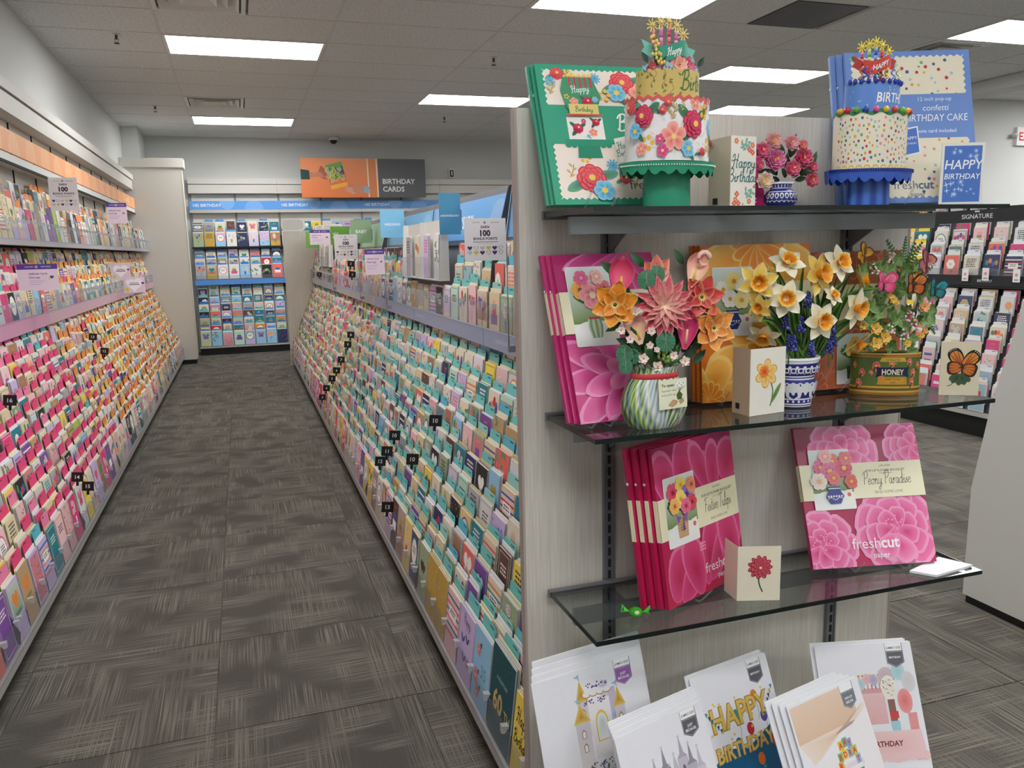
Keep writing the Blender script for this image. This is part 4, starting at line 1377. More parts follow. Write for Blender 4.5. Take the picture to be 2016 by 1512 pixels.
# ---- build the pockets
BIRD = {'left': 'left', 'island': 'island', 'back': 'back', 'black': 'black'}
for p in POCKETS:
    U, E, N = p.axes()
    c = p.F(p.u, p.d, p.z)
    q = [proj(c + U * a + E * b) for a, b in ((-p.w / 2, p.h * .4), (p.w / 2, p.h * .4), (p.w / 2, p.h), (-p.w / 2, p.h))]
    p.score = 0
    if any(x is None for x in q):
        continue
    ar = abs(sum(q[i][0] * q[(i + 1) % 4][1] - q[(i + 1) % 4][0] * q[i][1] for i in range(4))) / 2
    mx = sum(x[0] for x in q) / 4; my = sum(x[1] for x in q) / 4
    if not (0 < mx < 2016 and 0 < my < 1512):
        continue
    if p.rack == 'island' and mx > 1012 + (my - 210) * .0215:
        continue
    if p.rack == 'back' and mx > 560:
        continue
    if p.rack == 'black' and (mx < 1775 + 20 or (my > 700 and mx > 1950) or my > 800):
        continue
    if p.rack == 'black' and 1800 < mx < 1925 and 655 < my < 775:
        continue
    p.score = ar * (1.6 if p.row == 0 else 1)
POCKETS.sort(key=lambda p: -p.score)
NIND = 300
used_labels = set()
stuff, stuffback, tabsb = {}, {}, {}
for i, p in enumerate(POCKETS):
    ind = i < NIND and p.score > 0
    rich = p.score > 90
    if ind:
        O = p.F(p.u, p.d, p.z)
        cm, bm, tm = MB(), MB(), MB()
        d = build_pocket_into(p, cm, bm, tm, O, True)
        o = cm.build('greeting_card', ['paper', 'sleeve'] if p.sleeve else 'paper', None, O)
        lb = '%s card, %s, %s row up, %s, %s bay' % (p.base, d, ORD[p.row], p.place, ORD[p.bay])
        if lb in used_labels:
            row = sorted((q for q in POCKETS if q.F is p.F and q.row == p.row and q.place == p.place), key=lambda q: q.u)
            k = row.index(p)
            for nb, word in ((row[k + 1] if k + 1 < len(row) else None, 'before'), (row[k - 1] if k else None, 'after')):
                if nb and lb in used_labels:
                    alt = lb.replace(' lower deck', '').replace(' row up', ' row') + ', %s %s one' % (word, nb.base.replace(' ', '-'))
                    if alt not in used_labels:
                        lb = alt
        if len(lb.split()) > 16:
            lb = lb.replace(' deck', '').replace(' tray', '')
        if len(lb.split()) > 16:
            lb = lb.replace(' row up', ' row')
        used_labels.add(lb)
        tag(o, lb, 'greeting card', 'greeting cards, ' + p.place)
        e = bm.build('envelope', 'paper', o)
        if tm.v:
            tb = tm.build('index_tab', 'satin', p.bayobj, O)
    else:
        key = p.rack
        if p.bay > 5 and p.rack == 'island' and p.score == 0:
            pass
        a = stuff.setdefault(key, MB()); t_ = tabsb.setdefault(p.bayobj, MB())
        build_pocket_into(p, a, a, t_, Vector((0, 0, 0)), rich)
SL = {'left': 'rows of small greeting cards receding along the left wall rack', 'island': 'rows of small greeting cards receding along the island rack', 'back': 'rows of greeting cards filling the back wall rack', 'black': 'rows of boxed cards in clear sleeves on the black rack'}
for k, m in stuff.items():
    tag(m.build('card_rows', ['paper', 'sleeve']), SL[k], 'greeting cards', kind='stuff')
for bay, m in tabsb.items():
    if m.v:
        o = m.build('index_tabs', 'satin', bay); o['kind'] = 'stuff'


# ------------------------------------------------------------------ signs on and above the racks
def sign(name, label, cat, w, h, t, paint, base, pos, yaw=0.0, tilt=0.0, group=None, stem=None, roll=0.0):
    """pos is the lower left corner, face to -y before turning"""
    th = thing(name, label, cat, pos, (-tilt, roll, yaw), group)
    m = MB(); flat_sheet(m, paint, w, h, t, base, eps=.0002); m.build('panel', 'satin', th)
    if stem:
        m = MB(); m.tube([(w / 2, t + .003, h * .5), (w / 2, t + .003, -stem)], .0025, (.6, .6, .6)); m.build('stem', 'steel', th)
    return th


PURPLE, LILAC = C(84, 58, 142), C(228, 208, 222)


def crown_art(w, h, big=False):
    p = Paint(w, h)
    p.rect(0, w, h * .80, h, PURPLE)
    p.text('CROWN', w * .30, h * .87, h * .075, C(235, 228, 245), 'c'); p.text('REWARDS', w * .72, h * .87, h * .075, C(235, 228, 245), 'c')
    p.disc(w * .48, h * .895, h * .05, C(235, 228, 245), n=14); p.disc(w * .48, h * .895, h * .04, PURPLE, n=14)
    p.poly([(w * .48 - h * .025, h * .875), (w * .48 + h * .025, h * .875), (w * .48 + h * .03, h * .915), (w * .48, h * .895), (w * .48 - h * .03, h * .915)], C(235, 228, 245))
    p.text('Hallmark Cards', w * .28 if big else w * .1, h * .60, h * .10, C(76, 56, 130), 'l', bold=.02, fit=w * .6); p.text('Now app', w * .28 if big else w * .1, h * .46, h * .10, C(76, 56, 130), 'l', bold=.02)
    for k in range(3):
        p.rect(w * .28 if big else w * .1, w * (.66 - .06 * k), h * (.36 - .07 * k), h * (.375 - .07 * k), C(170, 150, 186))
    p.heart(w * .84, h * .50, w * .055, C(70, 44, 120)); p.heart(w * .78, h * .45, w * .04, C(222, 204, 70))
    return p


def earn_art(w, h):
    p = Paint(w, h); ink = C(52, 38, 58)
    p.text('CROWN', w * .28, h * .885, h * .045, C(110, 104, 110)); p.text('REWARDS', w * .74, h * .885, h * .045, C(110, 104, 110))
    p.disc(w * .49, h * .90, h * .035, ink, n=14); p.disc(w * .49, h * .90, h * .028, C(232, 226, 228), n=14); p.poly([(w * .49 - h * .016, h * .888), (w * .49 + h * .016, h * .888), (w * .49 + h * .018, h * .912), (w * .49 - h * .018, h * .912)], ink)
    p.text('EARN', w / 2, h * .765, h * .085, ink, bold=.03); p.text('100', w / 2, h * .585, h * .19, ink, bold=.05); p.text('BONUS POINTS', w / 2, h * .49, h * .085, ink, bold=.03, fit=w * .86)
    p.rect(w * .2, w * .8, h * .435, h * .45, C(120, 112, 120)); p.rect(w * .3, w * .7, h * .40, h * .407, C(170, 164, 170))
    hc = [C(60, 44, 110), C(240, 236, 238), C(196, 190, 200), C(214, 198, 60), C(60, 44, 110), C(240, 236, 238)]
    for r in range(2):
        for k in range(6):
            c = hc[(k + 2 * r) % 6]
            p.heart(w * (.12 + .15 * k), h * (.30 - .11 * r), w * .062, C(120, 110, 120) if c == hc[1] else c)
            if c == hc[1]:
                p.heart(w * (.12 + .15 * k), h * (.30 - .11 * r), w * .05, C(232, 226, 228))
    return p


SIGNBASE = C(233, 227, 229)
# left rack
a = aty(101, 415, 5.75); b = aty(157, 413, 5.75); w = (b - a).length; h = .20
sign('promo_sign', 'grey EARN 100 BONUS POINTS sign above the left rack top tray', 'sign', w, h, .003, earn_art(w, h), SIGNBASE, (a.x, 5.75, a.z), group='bonus point signs', stem=.14)
a = aty(38, 573, 4.75); b = aty(118, 573, 4.75); w = (b - a).length; h = (aty(38, 521, 4.75) - a).length
sign('promo_sign', 'large lilac app sign with purple band over pink-tabbed cards', 'sign', w, h, .003, crown_art(w, h, True), LILAC, (a.x, 4.75, a.z), group='purple banded app signs', stem=.12)
a = aty(212, 440, 7.7); b = aty(252, 440, 7.7); w = (b - a).length; h = .17
sign('promo_sign', 'small lilac app sign with purple band over orange-tabbed cards', 'sign', w, h, .003, crown_art(w, h), LILAC, (a.x, 7.7, a.z), group='purple banded app signs', stem=.14)
for k, (px0, px1, py0, py1, y) in enumerate([(221, 258, 518, 552, 8.0), (245, 287, 546, 577, 8.25)]):
    a = aty(px0, py1, y); b = aty(px1, py1, y); w = (b - a).length; h = (aty(px0, py0, y) - a).length
    p = Paint(w, h); p.heart(w * .5, h * .56, w * .44, C(242, 234, 240)); p.rect(w * .3, w * .7, h * .6, h * .64, C(130, 110, 150)); p.rect(w * .25, w * .75, h * .5, h * .55, C(90, 70, 130))
    p.heart(w * .9, h * .6, w * .08, C(70, 44, 120)); p.disc(w * .15, h * .2, w * .1, C(222, 204, 70), n=10)
    sign('heart_sign', ['lilac sign with white heart inside the left middle tray', 'lilac sign with white heart hung over the pink rail'][k], 'sign', w, h, .003, p, C(222, 202, 220), (a.x, y, a.z), group='white heart signs', stem=.05)

# island flags, each standing out from the header
for label, txt, px, y, col, lines in (('blue ANNIVERSARY flag sign standing out from island header', 'ANNIVERSARY', (866, 919, 380, 462), 3.44, (84, 160, 196), 1),
                                      ('pale blue WEDDING flag sign standing out from island header', 'WEDDING', (750, 808, 413, 468), 4.70, (132, 194, 226), 1),
                                      ('sage green BABY flag sign standing out from island header', 'BABY', (692, 739, 433, 479), 5.95, (150, 182, 140), 1),
                                      ('bright green KIDS BIRTHDAY flag sign behind the sage flag', 'KIDS BIRTHDAY', (652, 695, 446, 482), 7.2, (112, 168, 62), 2),
                                      ('lime green flag sign farthest along the island header', 'KIDS', (603, 632, 455, 488), 9.6, (128, 180, 80), 1)):
    a = aty(px[0], px[3], y); b = aty(px[1], px[3], y); w = .914 - a.x; h = (aty(px[0], px[2], y) - a).length
    a.z = max(a.z, 1.425)
    p = Paint(w, h)
    if lines == 1:
        p.text(txt, w / 2, h * .43, h * .2, C(246, 248, 250), bold=.02, fit=w * (.9 if txt == 'ANNIVERSARY' else .66))
    else:
        p.text('KIDS', w * .12, h * .55, h * .15, C(240, 248, 230), 'l', bold=.02); p.text('BIRTHDAY', w * .12, h * .35, h * .15, C(240, 248, 230), 'l', bold=.02, fit=w * .7)
    t = thing('flag_sign', label, 'sign', (a.x, y, a.z), group='flag signs on the island')
    m = MB(); flat_sheet(m, p, w, h, .002, C(*col), eps=.0002); m.build('panel', 'satin', t)
    m = MB(); m.box(w - .012, w + .006, .002, .010, h * .1, h * .6); m.build('bracket', 'steel', t)

# island crown signs, clipped to the tray rail and standing out into the aisle
def rail_sign(label, art, base, px0, px1, py0, py1, group, roll=0.0):
    y = atx(px1, (py0 + py1) / 2, .797).y
    a = aty(px0, py1, y); b = aty(px1, py1, y)
    w = .797 - a.x; h = aty(px0, py0, y).z - a.z
    t = thing('promo_sign', label, 'sign', (a.x, y, a.z), (0, 0, 0), group)
    m = MB(); flat_sheet(m, art(w, h), w, h, .002, base, eps=.0002); m.build('panel', 'satin', t, None, (0, roll, 0))
    m = MB(); m.tube([(w + .003, .004, h * .4), (w + .003, .004, 1.06 - a.z)], .002, (.6, .6, .6)); m.build('stem', 'steel', t)
    m = MB(); m.box(w, w + .0272, -.004, .012, 1.055 - a.z, 1.075 - a.z); m.build('rail_clip', 'steel', t)


rail_sign('big EARN 100 BONUS POINTS sign under ANNIVERSARY header', earn_art, SIGNBASE, 916, 996, 430, 514, 'bonus point signs')
rail_sign('small EARN 100 sign near the BABY flag', earn_art, SIGNBASE, 660, 704, 462, 511, 'bonus point signs')
rail_sign('lilac app sign with purple band under the WEDDING flag', crown_art, LILAC, 720, 757, 491, 541, 'purple banded app signs')
rail_sign('lilac app sign with purple band near the far island gable', crown_art, LILAC, 611, 650, 453, 482, 'purple banded app signs')


# white open-front display boxes on the island tray
def display_box(label, y0, y1, z0, z1, seed):
    """hangs from the tray deck behind the first row of cards"""
    t = thing('display_box', label, 'display box', (.872, y0, z0), group='white display boxes on the island')
    L, H = y1 - y0, z1 - z0
    m = MB(); m.box(-.004, 0, 0, L, 0, H); m.build('back_panel', 'board_white', t)
    for y in (0, L / 2 - .002, L - .004):
        m = MB(); m.hexa([(-.048, y, 0), (-.004, y, 0), (-.004, y + .004, 0), (-.048, y + .004, 0), (-.030, y, H), (-.004, y, H), (-.004, y + .004, H), (-.030, y + .004, H)]); m.build('side_panel', 'board_white', t)
    m = MB(); m.box(-.048, 0, 0, L, -.004, 0); m.build('bottom', 'board_white', t)
    m = MB(); m.box(-.051, -.048, 0, L, -.004, .10); m.build('front_lip', 'acrylic', t)
    m = MB(); m.box(0, .018, L * .25, L * .75, .01, .02); m.build('hanger', 'steel', t)
    r = random.Random(seed)
    n = 2 * int(L / .30)
    for k in range(n):
        y = y0 + (k + .5) * L / n
        cb = r.choice(['white', 'white', 'lilac', 'grey', 'ivory'])
        p, d = card_art(r, .098, .20, cb, True)
        m = MB(); flat_sheet(m, p, .098, .20, .0012, C(*CARDCOL[cb]))
        o = m.build('greeting_card', 'paper', None, (.836 + r.uniform(0, .004), y + .049, z0 + .0014), (-.03, 0, -math.pi / 2))
        tag(o, '%s tall card, %s, %s slot of the %s display box' % (cb, d, ORD[k], 'near white' if seed == 3 else 'far white'), 'greeting card', 'tall cards in the white display boxes')
        m = MB()
        for q in range(3):
            m.box(.001 * q, .098 - .001 * q, .003 + .003 * q, .0042 + .003 * q, 0, .20 + .004 * q, C(240, 238, 234))
        m.build('envelope', 'paper', o)


display_box('white open-front display box of tall cards beside ANNIVERSARY flag', 3.5, 4.36, 1.255, 1.52, 3)
display_box('white open-front display box of cards near the KIDS BIRTHDAY flag', 8.2, 9.2, 1.255, 1.52, 9)

# little black number flags clipped along the rows
NF = [('10', 856, 621 + 207, 'island'), ('10', 776, 857, 'island'), ('10', 811, 904, 'island'), ('11', 761, 888, 'island'), ('12', 748, 908, 'island'), ('13', 762, 998, 'island'), ('8', 690, 659, 'island'), ('9', 684, 678, 'island'),
      ('7', 671, 708, 'island'), ('6', 662, 729, 'island'), ('5', 653, 745, 'island'), ('4', 642, 764, 'island'), ('3', 634, 782, 'island'), ('14', 151, 939, 'left'), ('15', 172, 957, 'left'), ('12', 205, 691, 'left'), ('13', 182, 663, 'left'), ('16', 18, 788, 'left'), ('2', 693, 540, 'tray'), ('3', 690, 519, 'tray'), ('1', 628, 540, 'tray')]


def deck_hit(px, py, a, b, off):
    """where the sight line meets the plane of card tops above a deck given by two (x, z) points"""
    v = ray(px, py)
    n = Vector((b[1] - a[1], 0, -(b[0] - a[0])))
    q = Vector((a[0] + off, 0, a[1]))
    k = (q - EYE).dot(n) / v.dot(n)
    return EYE + v * k


for k, (txt, px, py, where) in enumerate(NF):
    if where == 'island':
        P = deck_hit(px, py, (.553, .125), (.886, .945), -.125)
    elif where == 'tray':
        P = deck_hit(px, py, (.84, 1.1), (.93, 1.44), -.085)
    else:
        P = deck_hit(px, py, (-.805, .118), (-1.14, .95), .125)
    p = Paint(.05, .045); p.text(txt, .025, .014, .024, C(235, 235, 235), bold=.02)
    word = {'1': 'one', '2': 'two', '3': 'three', '4': 'four', '5': 'five', '6': 'six', '7': 'seven', '8': 'eight', '9': 'nine', '10': 'ten', '11': 'eleven', '12': 'twelve', '13': 'thirteen', '14': 'fourteen', '15': 'fifteen', '16': 'sixteen'}[txt]
    t = thing('number_flag', 'small black row flag reading %s among %s cards%s' % (word, 'left wall' if where == 'left' else 'island upper tray' if where == 'tray' else 'island lower deck', {0: ', highest of the three tens', 1: ', just above flag eleven', 2: ', alone below the other tens'}.get(k, '')), 'row flag', (P.x - .025, P.y, P.z - .02), (0, .12, .0), 'numbered black row flags')
    m = MB(); flat_sheet(m, p, .05, .045, .0015, C(18, 18, 20), eps=.0002); m.build('plate', 'satin', t)
    m = MB(); m.box(.02, .03, .0015, .012, -.02, .02); m.build('clip', 'black_plastic', t)

# BIRTHDAY CARDS sign
a = aty(595, 389, 12.28); W, H = 1.82, .555
p = Paint(W, H)
g = 1.0
p.rect(0, W * .535, 0, H, C(226, 122, 66), C(236, 152, 104)); p.rect(W * .535, W * .61, 0, H, C(222, 130, 76), C(222, 140, 90)); p.rect(W * .61, W, 0, H, C(88, 90, 94))
for x in (.53, .603):
    p.poly([(W * x - .008, 0), (W * x + .010, 0), (W * x + .002, H), (W * x - .016, H)], C(250, 226, 204))
skin, skin2 = C(196, 128, 98), C(168, 98, 72)
p.poly([(0, H * .72), (.12, H * .69), (.125, H * .46), (0, H * .46)], C(20, 62, 58))
p.poly([(.12, H * .66), (.2, H * .62), (.27, H * .70), (.33, H * .60), (.36, H * .52), (.30, H * .50), (.24, H * .53), (.125, H * .50)], skin)
for q in ([(.25, .66), (.28, .80), (.31, .79), (.31, .62)], [(.28, .66), (.31, .78), (.34, .74), (.34, .58)], [(.30, .60), (.35, .66), (.38, .58), (.33, .52)], [(.28, .53), (.36, .50), (.37, .45), (.30, .48)]):
    p.poly([(x, H * y) for x, y in q], skin2)
q = [(.345, .78), (.565, .88), (.66, .33), (.43, .20)]
cols = [(112, 160, 70), (60, 120, 110), (90, 60, 140), (206, 70, 120), (236, 110, 60), (240, 176, 60)]
A, B_, C_, D_ = [(x, H * y) for x, y in q]
A, B_, C_, D_ = (.35, H * .82), (.585, H * .92), (.66, H * .30), (.425, H * .20)
lerp = lambda u, v, t: (u[0] + (v[0] - u[0]) * t, u[1] + (v[1] - u[1]) * t)
for k in range(6):
    t0, t1 = k / 6, (k + 1) / 6
    p.poly([lerp(A, D_, t0), lerp(B_, C_, t0), lerp(B_, C_, t1), lerp(A, D_, t1)], C(*cols[k]))
for wd, cc in ((.34, C(244, 246, 236)), (.22, C(24, 26, 60)), (.11, C(214, 222, 60))):
    p.script("Let s", .485, H * .62, .115, cc, wd, rot=.62); p.script('Party', .525, H * .47, .10, cc, wd, rot=.62)
p.poly([(W * .535, H * .28), (W * .49, H * .30), (W * .485, H * .14), (W * .53, H * .08)], C(150, 176, 192))
p.poly([(.89, H * .29), (.80, H * .33), (.70, H * .32), (.66, H * .26), (.72, H * .14), (.76, H * .08), (.82, H * .12), (.89, H * .16)], C(206, 140, 106))
for q in ([(.60, .24), (.72, .33), (.74, .28), (.64, .22)], [(.61, .20), (.72, .26), (.73, .21), (.64, .17)], [(.63, .16), (.72, .20), (.74, .15), (.66, .12)], [(.68, .11), (.74, .15), (.77, .11), (.72, .08)]):
    p.poly([(x, H * y) for x, y in q], C(222, 160, 128))
p.poly([(.64, H * .285), (.72, H * .335), (.75, H * .30), (.69, H * .262)], C(198, 128, 98))
p.text('BIRTHDAY', W * .645, H * .355, .102, C(240, 240, 240), 'l', bold=.02); p.text('CARDS', W * .645, H * .155, .102, C(240, 240, 240), 'l', bold=.02)
t = thing('category_sign', 'wide orange and grey BIRTHDAY CARDS sign with two hands', 'sign', (a.x, 12.28, a.z), (0, 0, 0))
m = MB(); flat_sheet(m, p, W, H, .03, C(88, 90, 94), eps=.0004, edgecol=C(70, 60, 56)); m.build('panel', 'satin', t)
m = MB(); m.box(W * .2, W * .23, .03, .17, H * .3, H * .5); m.box(W * .77, W * .8, .03, .17, H * .3, H * .5); m.build('bracket', 'steel', t)

# white plastic trays left on top of the far island end
for k, (px, y) in enumerate([(578, 10.36), (640, 10.2), (655, 9.9)]):
    P = aty(px, 455, y)
    t = thing('serving_tray', ['white rounded plastic tray standing on the far island gable', 'white plastic lid leaning beside the rounded tray', 'flat white plastic tray lying behind the green flag'][k], 'tray', (P.x, y, 1.668 if k < 1 else 1.62), (-.12, 0, 0), 'white plastic trays on the island top')
    m = MB(); w, h = (.14, .15) if k == 0 else (.12, .11)
    outer = [(math.copysign(1, math.cos(a)) * abs(math.cos(a)) ** .4 * w, (math.copysign(1, math.sin(a)) * abs(math.sin(a)) ** .4 + 1) * h / 2) for a in [2 * math.pi * i / 24 for i in range(24)]]
    m.prism(outer, lambda q: (q[0], 0, q[1]), lambda q: (q[0], .012, q[1]), C(232, 230, 224)); m.build('dish', 'satin', t)
    m = MB(); inner = [(x * .84, (z - h / 2) * .8 + h / 2) for x, z in outer]
    m.prism(inner, lambda q: (q[0], -.004, q[1]), lambda q: (q[0], .0, q[1]), C(206, 204, 198)); m.build('recess', 'satin', t)


# ------------------------------------------------------------------ endcap: panel, standards, glass shelves
EP = 1.55
SHELF = [1.449, 1.042, .655]
t = thing('endcap_panel', 'tall grey wood-grain endcap panel with two slotted standards', 'display panel', (0, 0, 0))
m = MB(); m.box(.531, 1.505, EP, EP + .022, .03, 1.652); m.build('panel', 'laminate', t)
for x in (.526, 1.505):
    m = MB(); m.box(x, x + .005, EP - .001, EP + .023, .03, 1.653, C(176, 162, 154)); m.build('edge_band', 'satin', t)
m = MB(); m.box(.56, 1.48, EP + .002, EP + .02, 0, .03); m.build('plinth', 'black_plastic', t)
m = MB(); m.box(-.003, .003, -.0015, .0, -.009, .009); slot_me = m.mesh('slot', 'dark_gap')
for x in (.722, 1.322):
    s_ = MB(); s_.box(x - .0135, x + .0135, EP - .008, EP, .12, 1.645); s_.box(x - .0135, x - .009, EP - .011, EP - .008, .12, 1.645); s_.box(x + .009, x + .0135, EP - .011, EP - .008, .12, 1.645)
    st = s_.build('standard', 'dark_metal', t)
    for k in range(57):
        o = bpy.data.objects.new('slot', slot_me); COL.objects.link(o); o.parent = st; o.location = (x, EP - .008, .15 + k * .026)
for k, z in enumerate(SHELF):
    sh = thing('glass_shelf', ['top tinted glass shelf carrying the two paper cakes', 'middle tinted glass shelf carrying the paper bouquets', 'lowest tinted glass shelf with green sweet wrapper'][k], 'glass shelf', (0, 0, z), group='glass shelves on the endcap')
    m = MB(); m.box(.579, 1.508, 1.292, EP - .022, -.008, 0); m.build('pane', 'shelf_glass', sh)
    m = MB(); m.box(.577, 1.51, 1.290, 1.292, -.0085, .0002); m.box(.577, .579, 1.292, EP - .022, -.0085, .0002); m.box(1.508, 1.51, 1.292, EP - .022, -.0085, .0002); m.build('polished_edge', 'glass_edge', sh)
    m = MB(); m.box(.600, 1.478, 1.448, 1.462, -.043, -.010); m.build('support_rail', 'steel', sh)
    m = MB(); m.box(.575, 1.512, EP - .022, EP - .0115, -.012, .004); m.build('back_channel', 'dark_metal', sh)
    for x in (.722, 1.322):
        m = MB(); m.prism([(EP - .0115, -.0125), (EP - .0875, -.0125), (EP - .0875, -.043), (EP - .0115, -.085)], lambda q: (x - .0025, q[0], q[1]), lambda q: (x + .0025, q[0], q[1])); m.build('bracket', 'dark_metal', sh)
# low tray that holds the jumbo cards
t = thing('card_tray', 'low stepped tray at the foot of the endcap', 'tray', (0, 0, 0))
m = MB(); m.box(.54, 1.42, 1.235, EP - .002, .03, .098); m.build('rear_step', 'laminate', t)
m = MB(); m.box(.54, 1.40, 1.06, 1.233, .03, .078); m.build('front_step', 'laminate', t)
m = MB(); m.box(.56, 1.38, 1.09, EP - .002, 0, .03); m.build('plinth', 'black_plastic', t)
for y, z in ((1.058, .15),):
    m = MB(); m.box(.54, 1.40, y, y + .003, .05, z); m.build('front_lip', 'acrylic', t)


# ------------------------------------------------------------------ boxed pop-up cards
def freshcut(p, x, y, s, col):
    p.text('fresh', x, y, s, col, 'r'); p.text('cut', x + s * .04, y, s, col, 'l', bold=.03); p.text('paper', x, y - s * .62, s * .5, col, 'c', bold=.01)


def mini_bouquet(p, u0, u1, v0, v1, fl, vase, tilt=0):
    w, h = u1 - u0, v1 - v0
    X = lambda a: u0 + w * a
    Y = lambda b: v0 + h * b
    p.rrect(u0, u1, v0, v1, .003, C(236, 236, 230))
    p.rect(u0 + .001, u1 - .001, Y(.28), Y(.62), C(108, 140, 62), C(196, 206, 190)); p.rect(u0 + .001, u1 - .001, Y(.62), Y(.985), C(196, 206, 190), C(226, 230, 230))
    p.rect(u0 + .002, u1 - .002, Y(.012), Y(.2), C(240, 240, 240)); p.disc(X(.5), Y(.2), w * .485, C(240, 240, 240), n=18, ry=h * .12)
    r = random.Random(int(1000 * (u0 + v0)) + len(fl))
    for k in range(16):
        a = r.uniform(.2, 2.9)
        p.leaf(X(.48), Y(.5), a, w * .45, w * .1, C(34, 84, 52), C(60, 120, 70))
    for (a, b, rad, c0, c1, cc) in fl:
        p.flower(X(.5 + (a - .48) * 1.3), Y(.42 + (b - .5) * 1.15 + .03), w * rad * 1.7, 6, C(*c0), C(*c1), C(*cc), layers=2)
    if vase == 'glass':
        p.poly([(X(.36), Y(.36)), (X(.62), Y(.36)), (X(.66), Y(.25)), (X(.6), Y(.1)), (X(.38), Y(.1)), (X(.32), Y(.25))], C(170, 190, 150))
        for k in range(6):
            p.stroke([(X(.36 + .05 * k), Y(.35)), (X(.33 + .062 * k), Y(.24)), (X(.38 + .045 * k), Y(.11))], w * .018, C(86, 130, 60) if k % 2 else C(226, 232, 226))
        p.rect(X(.36), X(.62), Y(.335), Y(.36), C(206, 60, 70))
    elif vase == 'blue':
        p.poly([(X(.34), Y(.38)), (X(.66), Y(.38)), (X(.64), Y(.32)), (X(.72), Y(.22)), (X(.62), Y(.1)), (X(.38), Y(.1)), (X(.28), Y(.22)), (X(.36), Y(.32))], C(40, 56, 140))
        for k in range(6):
            p.disc(X(.34 + .064 * k), Y(.22), w * .024, C(230, 234, 244), n=6)
        p.rect(X(.35), X(.65), Y(.34), Y(.355), C(230, 234, 244)); p.stroke([(X(.3), Y(.17)), (X(.4), Y(.2)), (X(.5), Y(.16)), (X(.6), Y(.2)), (X(.7), Y(.17))], w * .012, C(230, 234, 244))
    elif vase == 'basket':
        p.poly([(X(.3), Y(.42)), (X(.68), Y(.42)), (X(.64), Y(.1)), (X(.34), Y(.1))], C(214, 176, 128))
        for k in range(7):
            p.rect(X(.33), X(.65), Y(.12 + .042 * k), Y(.128 + .042 * k), C(180, 138, 92))
        p.poly([(X(.46), Y(.4)), (X(.3), Y(.44)), (X(.34), Y(.3))], C(132, 96, 170)); p.poly([(X(.46), Y(.4)), (X(.62), Y(.46)), (X(.58), Y(.32))], C(132, 96, 170)); p.poly([(X(.46), Y(.4)), (X(.42), Y(.2)), (X(.5), Y(.22))], C(112, 76, 150))
    else:
        p.poly([(X(.3), Y(.36)), (X(.7), Y(.36)), (X(.68), Y(.1)), (X(.32), Y(.1))], C(92, 108, 52)); p.rect(X(.36), X(.64), Y(.18), Y(.27), C(34, 36, 70)); p.text('HONEY', X(.5), Y(.2), h * .05, C(240, 226, 180), fit=w * .26)
    p.poly([(X(.78), Y(.08)), (X(.96), Y(.1)), (X(.95), Y(.33)), (X(.77), Y(.31))], C(246, 242, 230)); p.flower(X(.865), Y(.24), w * .05, 6, C(200, 60, 70), C(230, 110, 110), C(230, 190, 90))


def box_art_dahlia(w, h):
    p = Paint(w, h); b0, b1, ed = C(196, 38, 116), C(214, 66, 140), C(236, 140, 188)
    p.rect(0, w, 0, h, C(206, 52, 128), C(170, 28, 98))
    for k in range(12):
        p.petal(w * .56, h * .27, k * .5236 + .1, .16, .05, C(190, 36, 112), C(222, 90, 156), .5, edge=ed)
    for k in range(10):
        p.petal(w * .56, h * .27, k * .628 + .3, .11, .042, C(200, 46, 124), C(230, 110, 168), .5, edge=ed)
    for k in range(7):
        p.petal(w * .56, h * .27, k * .9, .055, .03, C(214, 66, 140), C(238, 140, 190), .3, edge=ed)
    for k in range(9):
        p.petal(w * .72, h * 1.02, 3.4 + k * .33, .15, .035, C(190, 36, 112), C(214, 80, 150), .6, edge=C(230, 130, 180))
    p.rect(0, w, h * .52, h * .77, C(240, 234, 200))
    mini_bouquet(p, w * .09, w * .52, h * .44, h * .92, [(.3, .72, .12, (236, 130, 50), (246, 190, 90), (120, 90, 40)), (.5, .66, .18, (226, 96, 116), (244, 170, 176), (246, 226, 190)), (.72, .72, .12, (206, 60, 76), (236, 130, 130), (60, 50, 40)), (.35, .85, .1, (210, 50, 110), (236, 120, 160), (230, 160, 190)), (.62, .86, .1, (230, 130, 120), (246, 200, 190), (240, 220, 190)), (.72, .56, .11, (238, 150, 80), (250, 210, 140), (120, 90, 40))], 'glass')
    freshcut(p, w * .78, h * .12, .030, C(250, 240, 246))
    return p


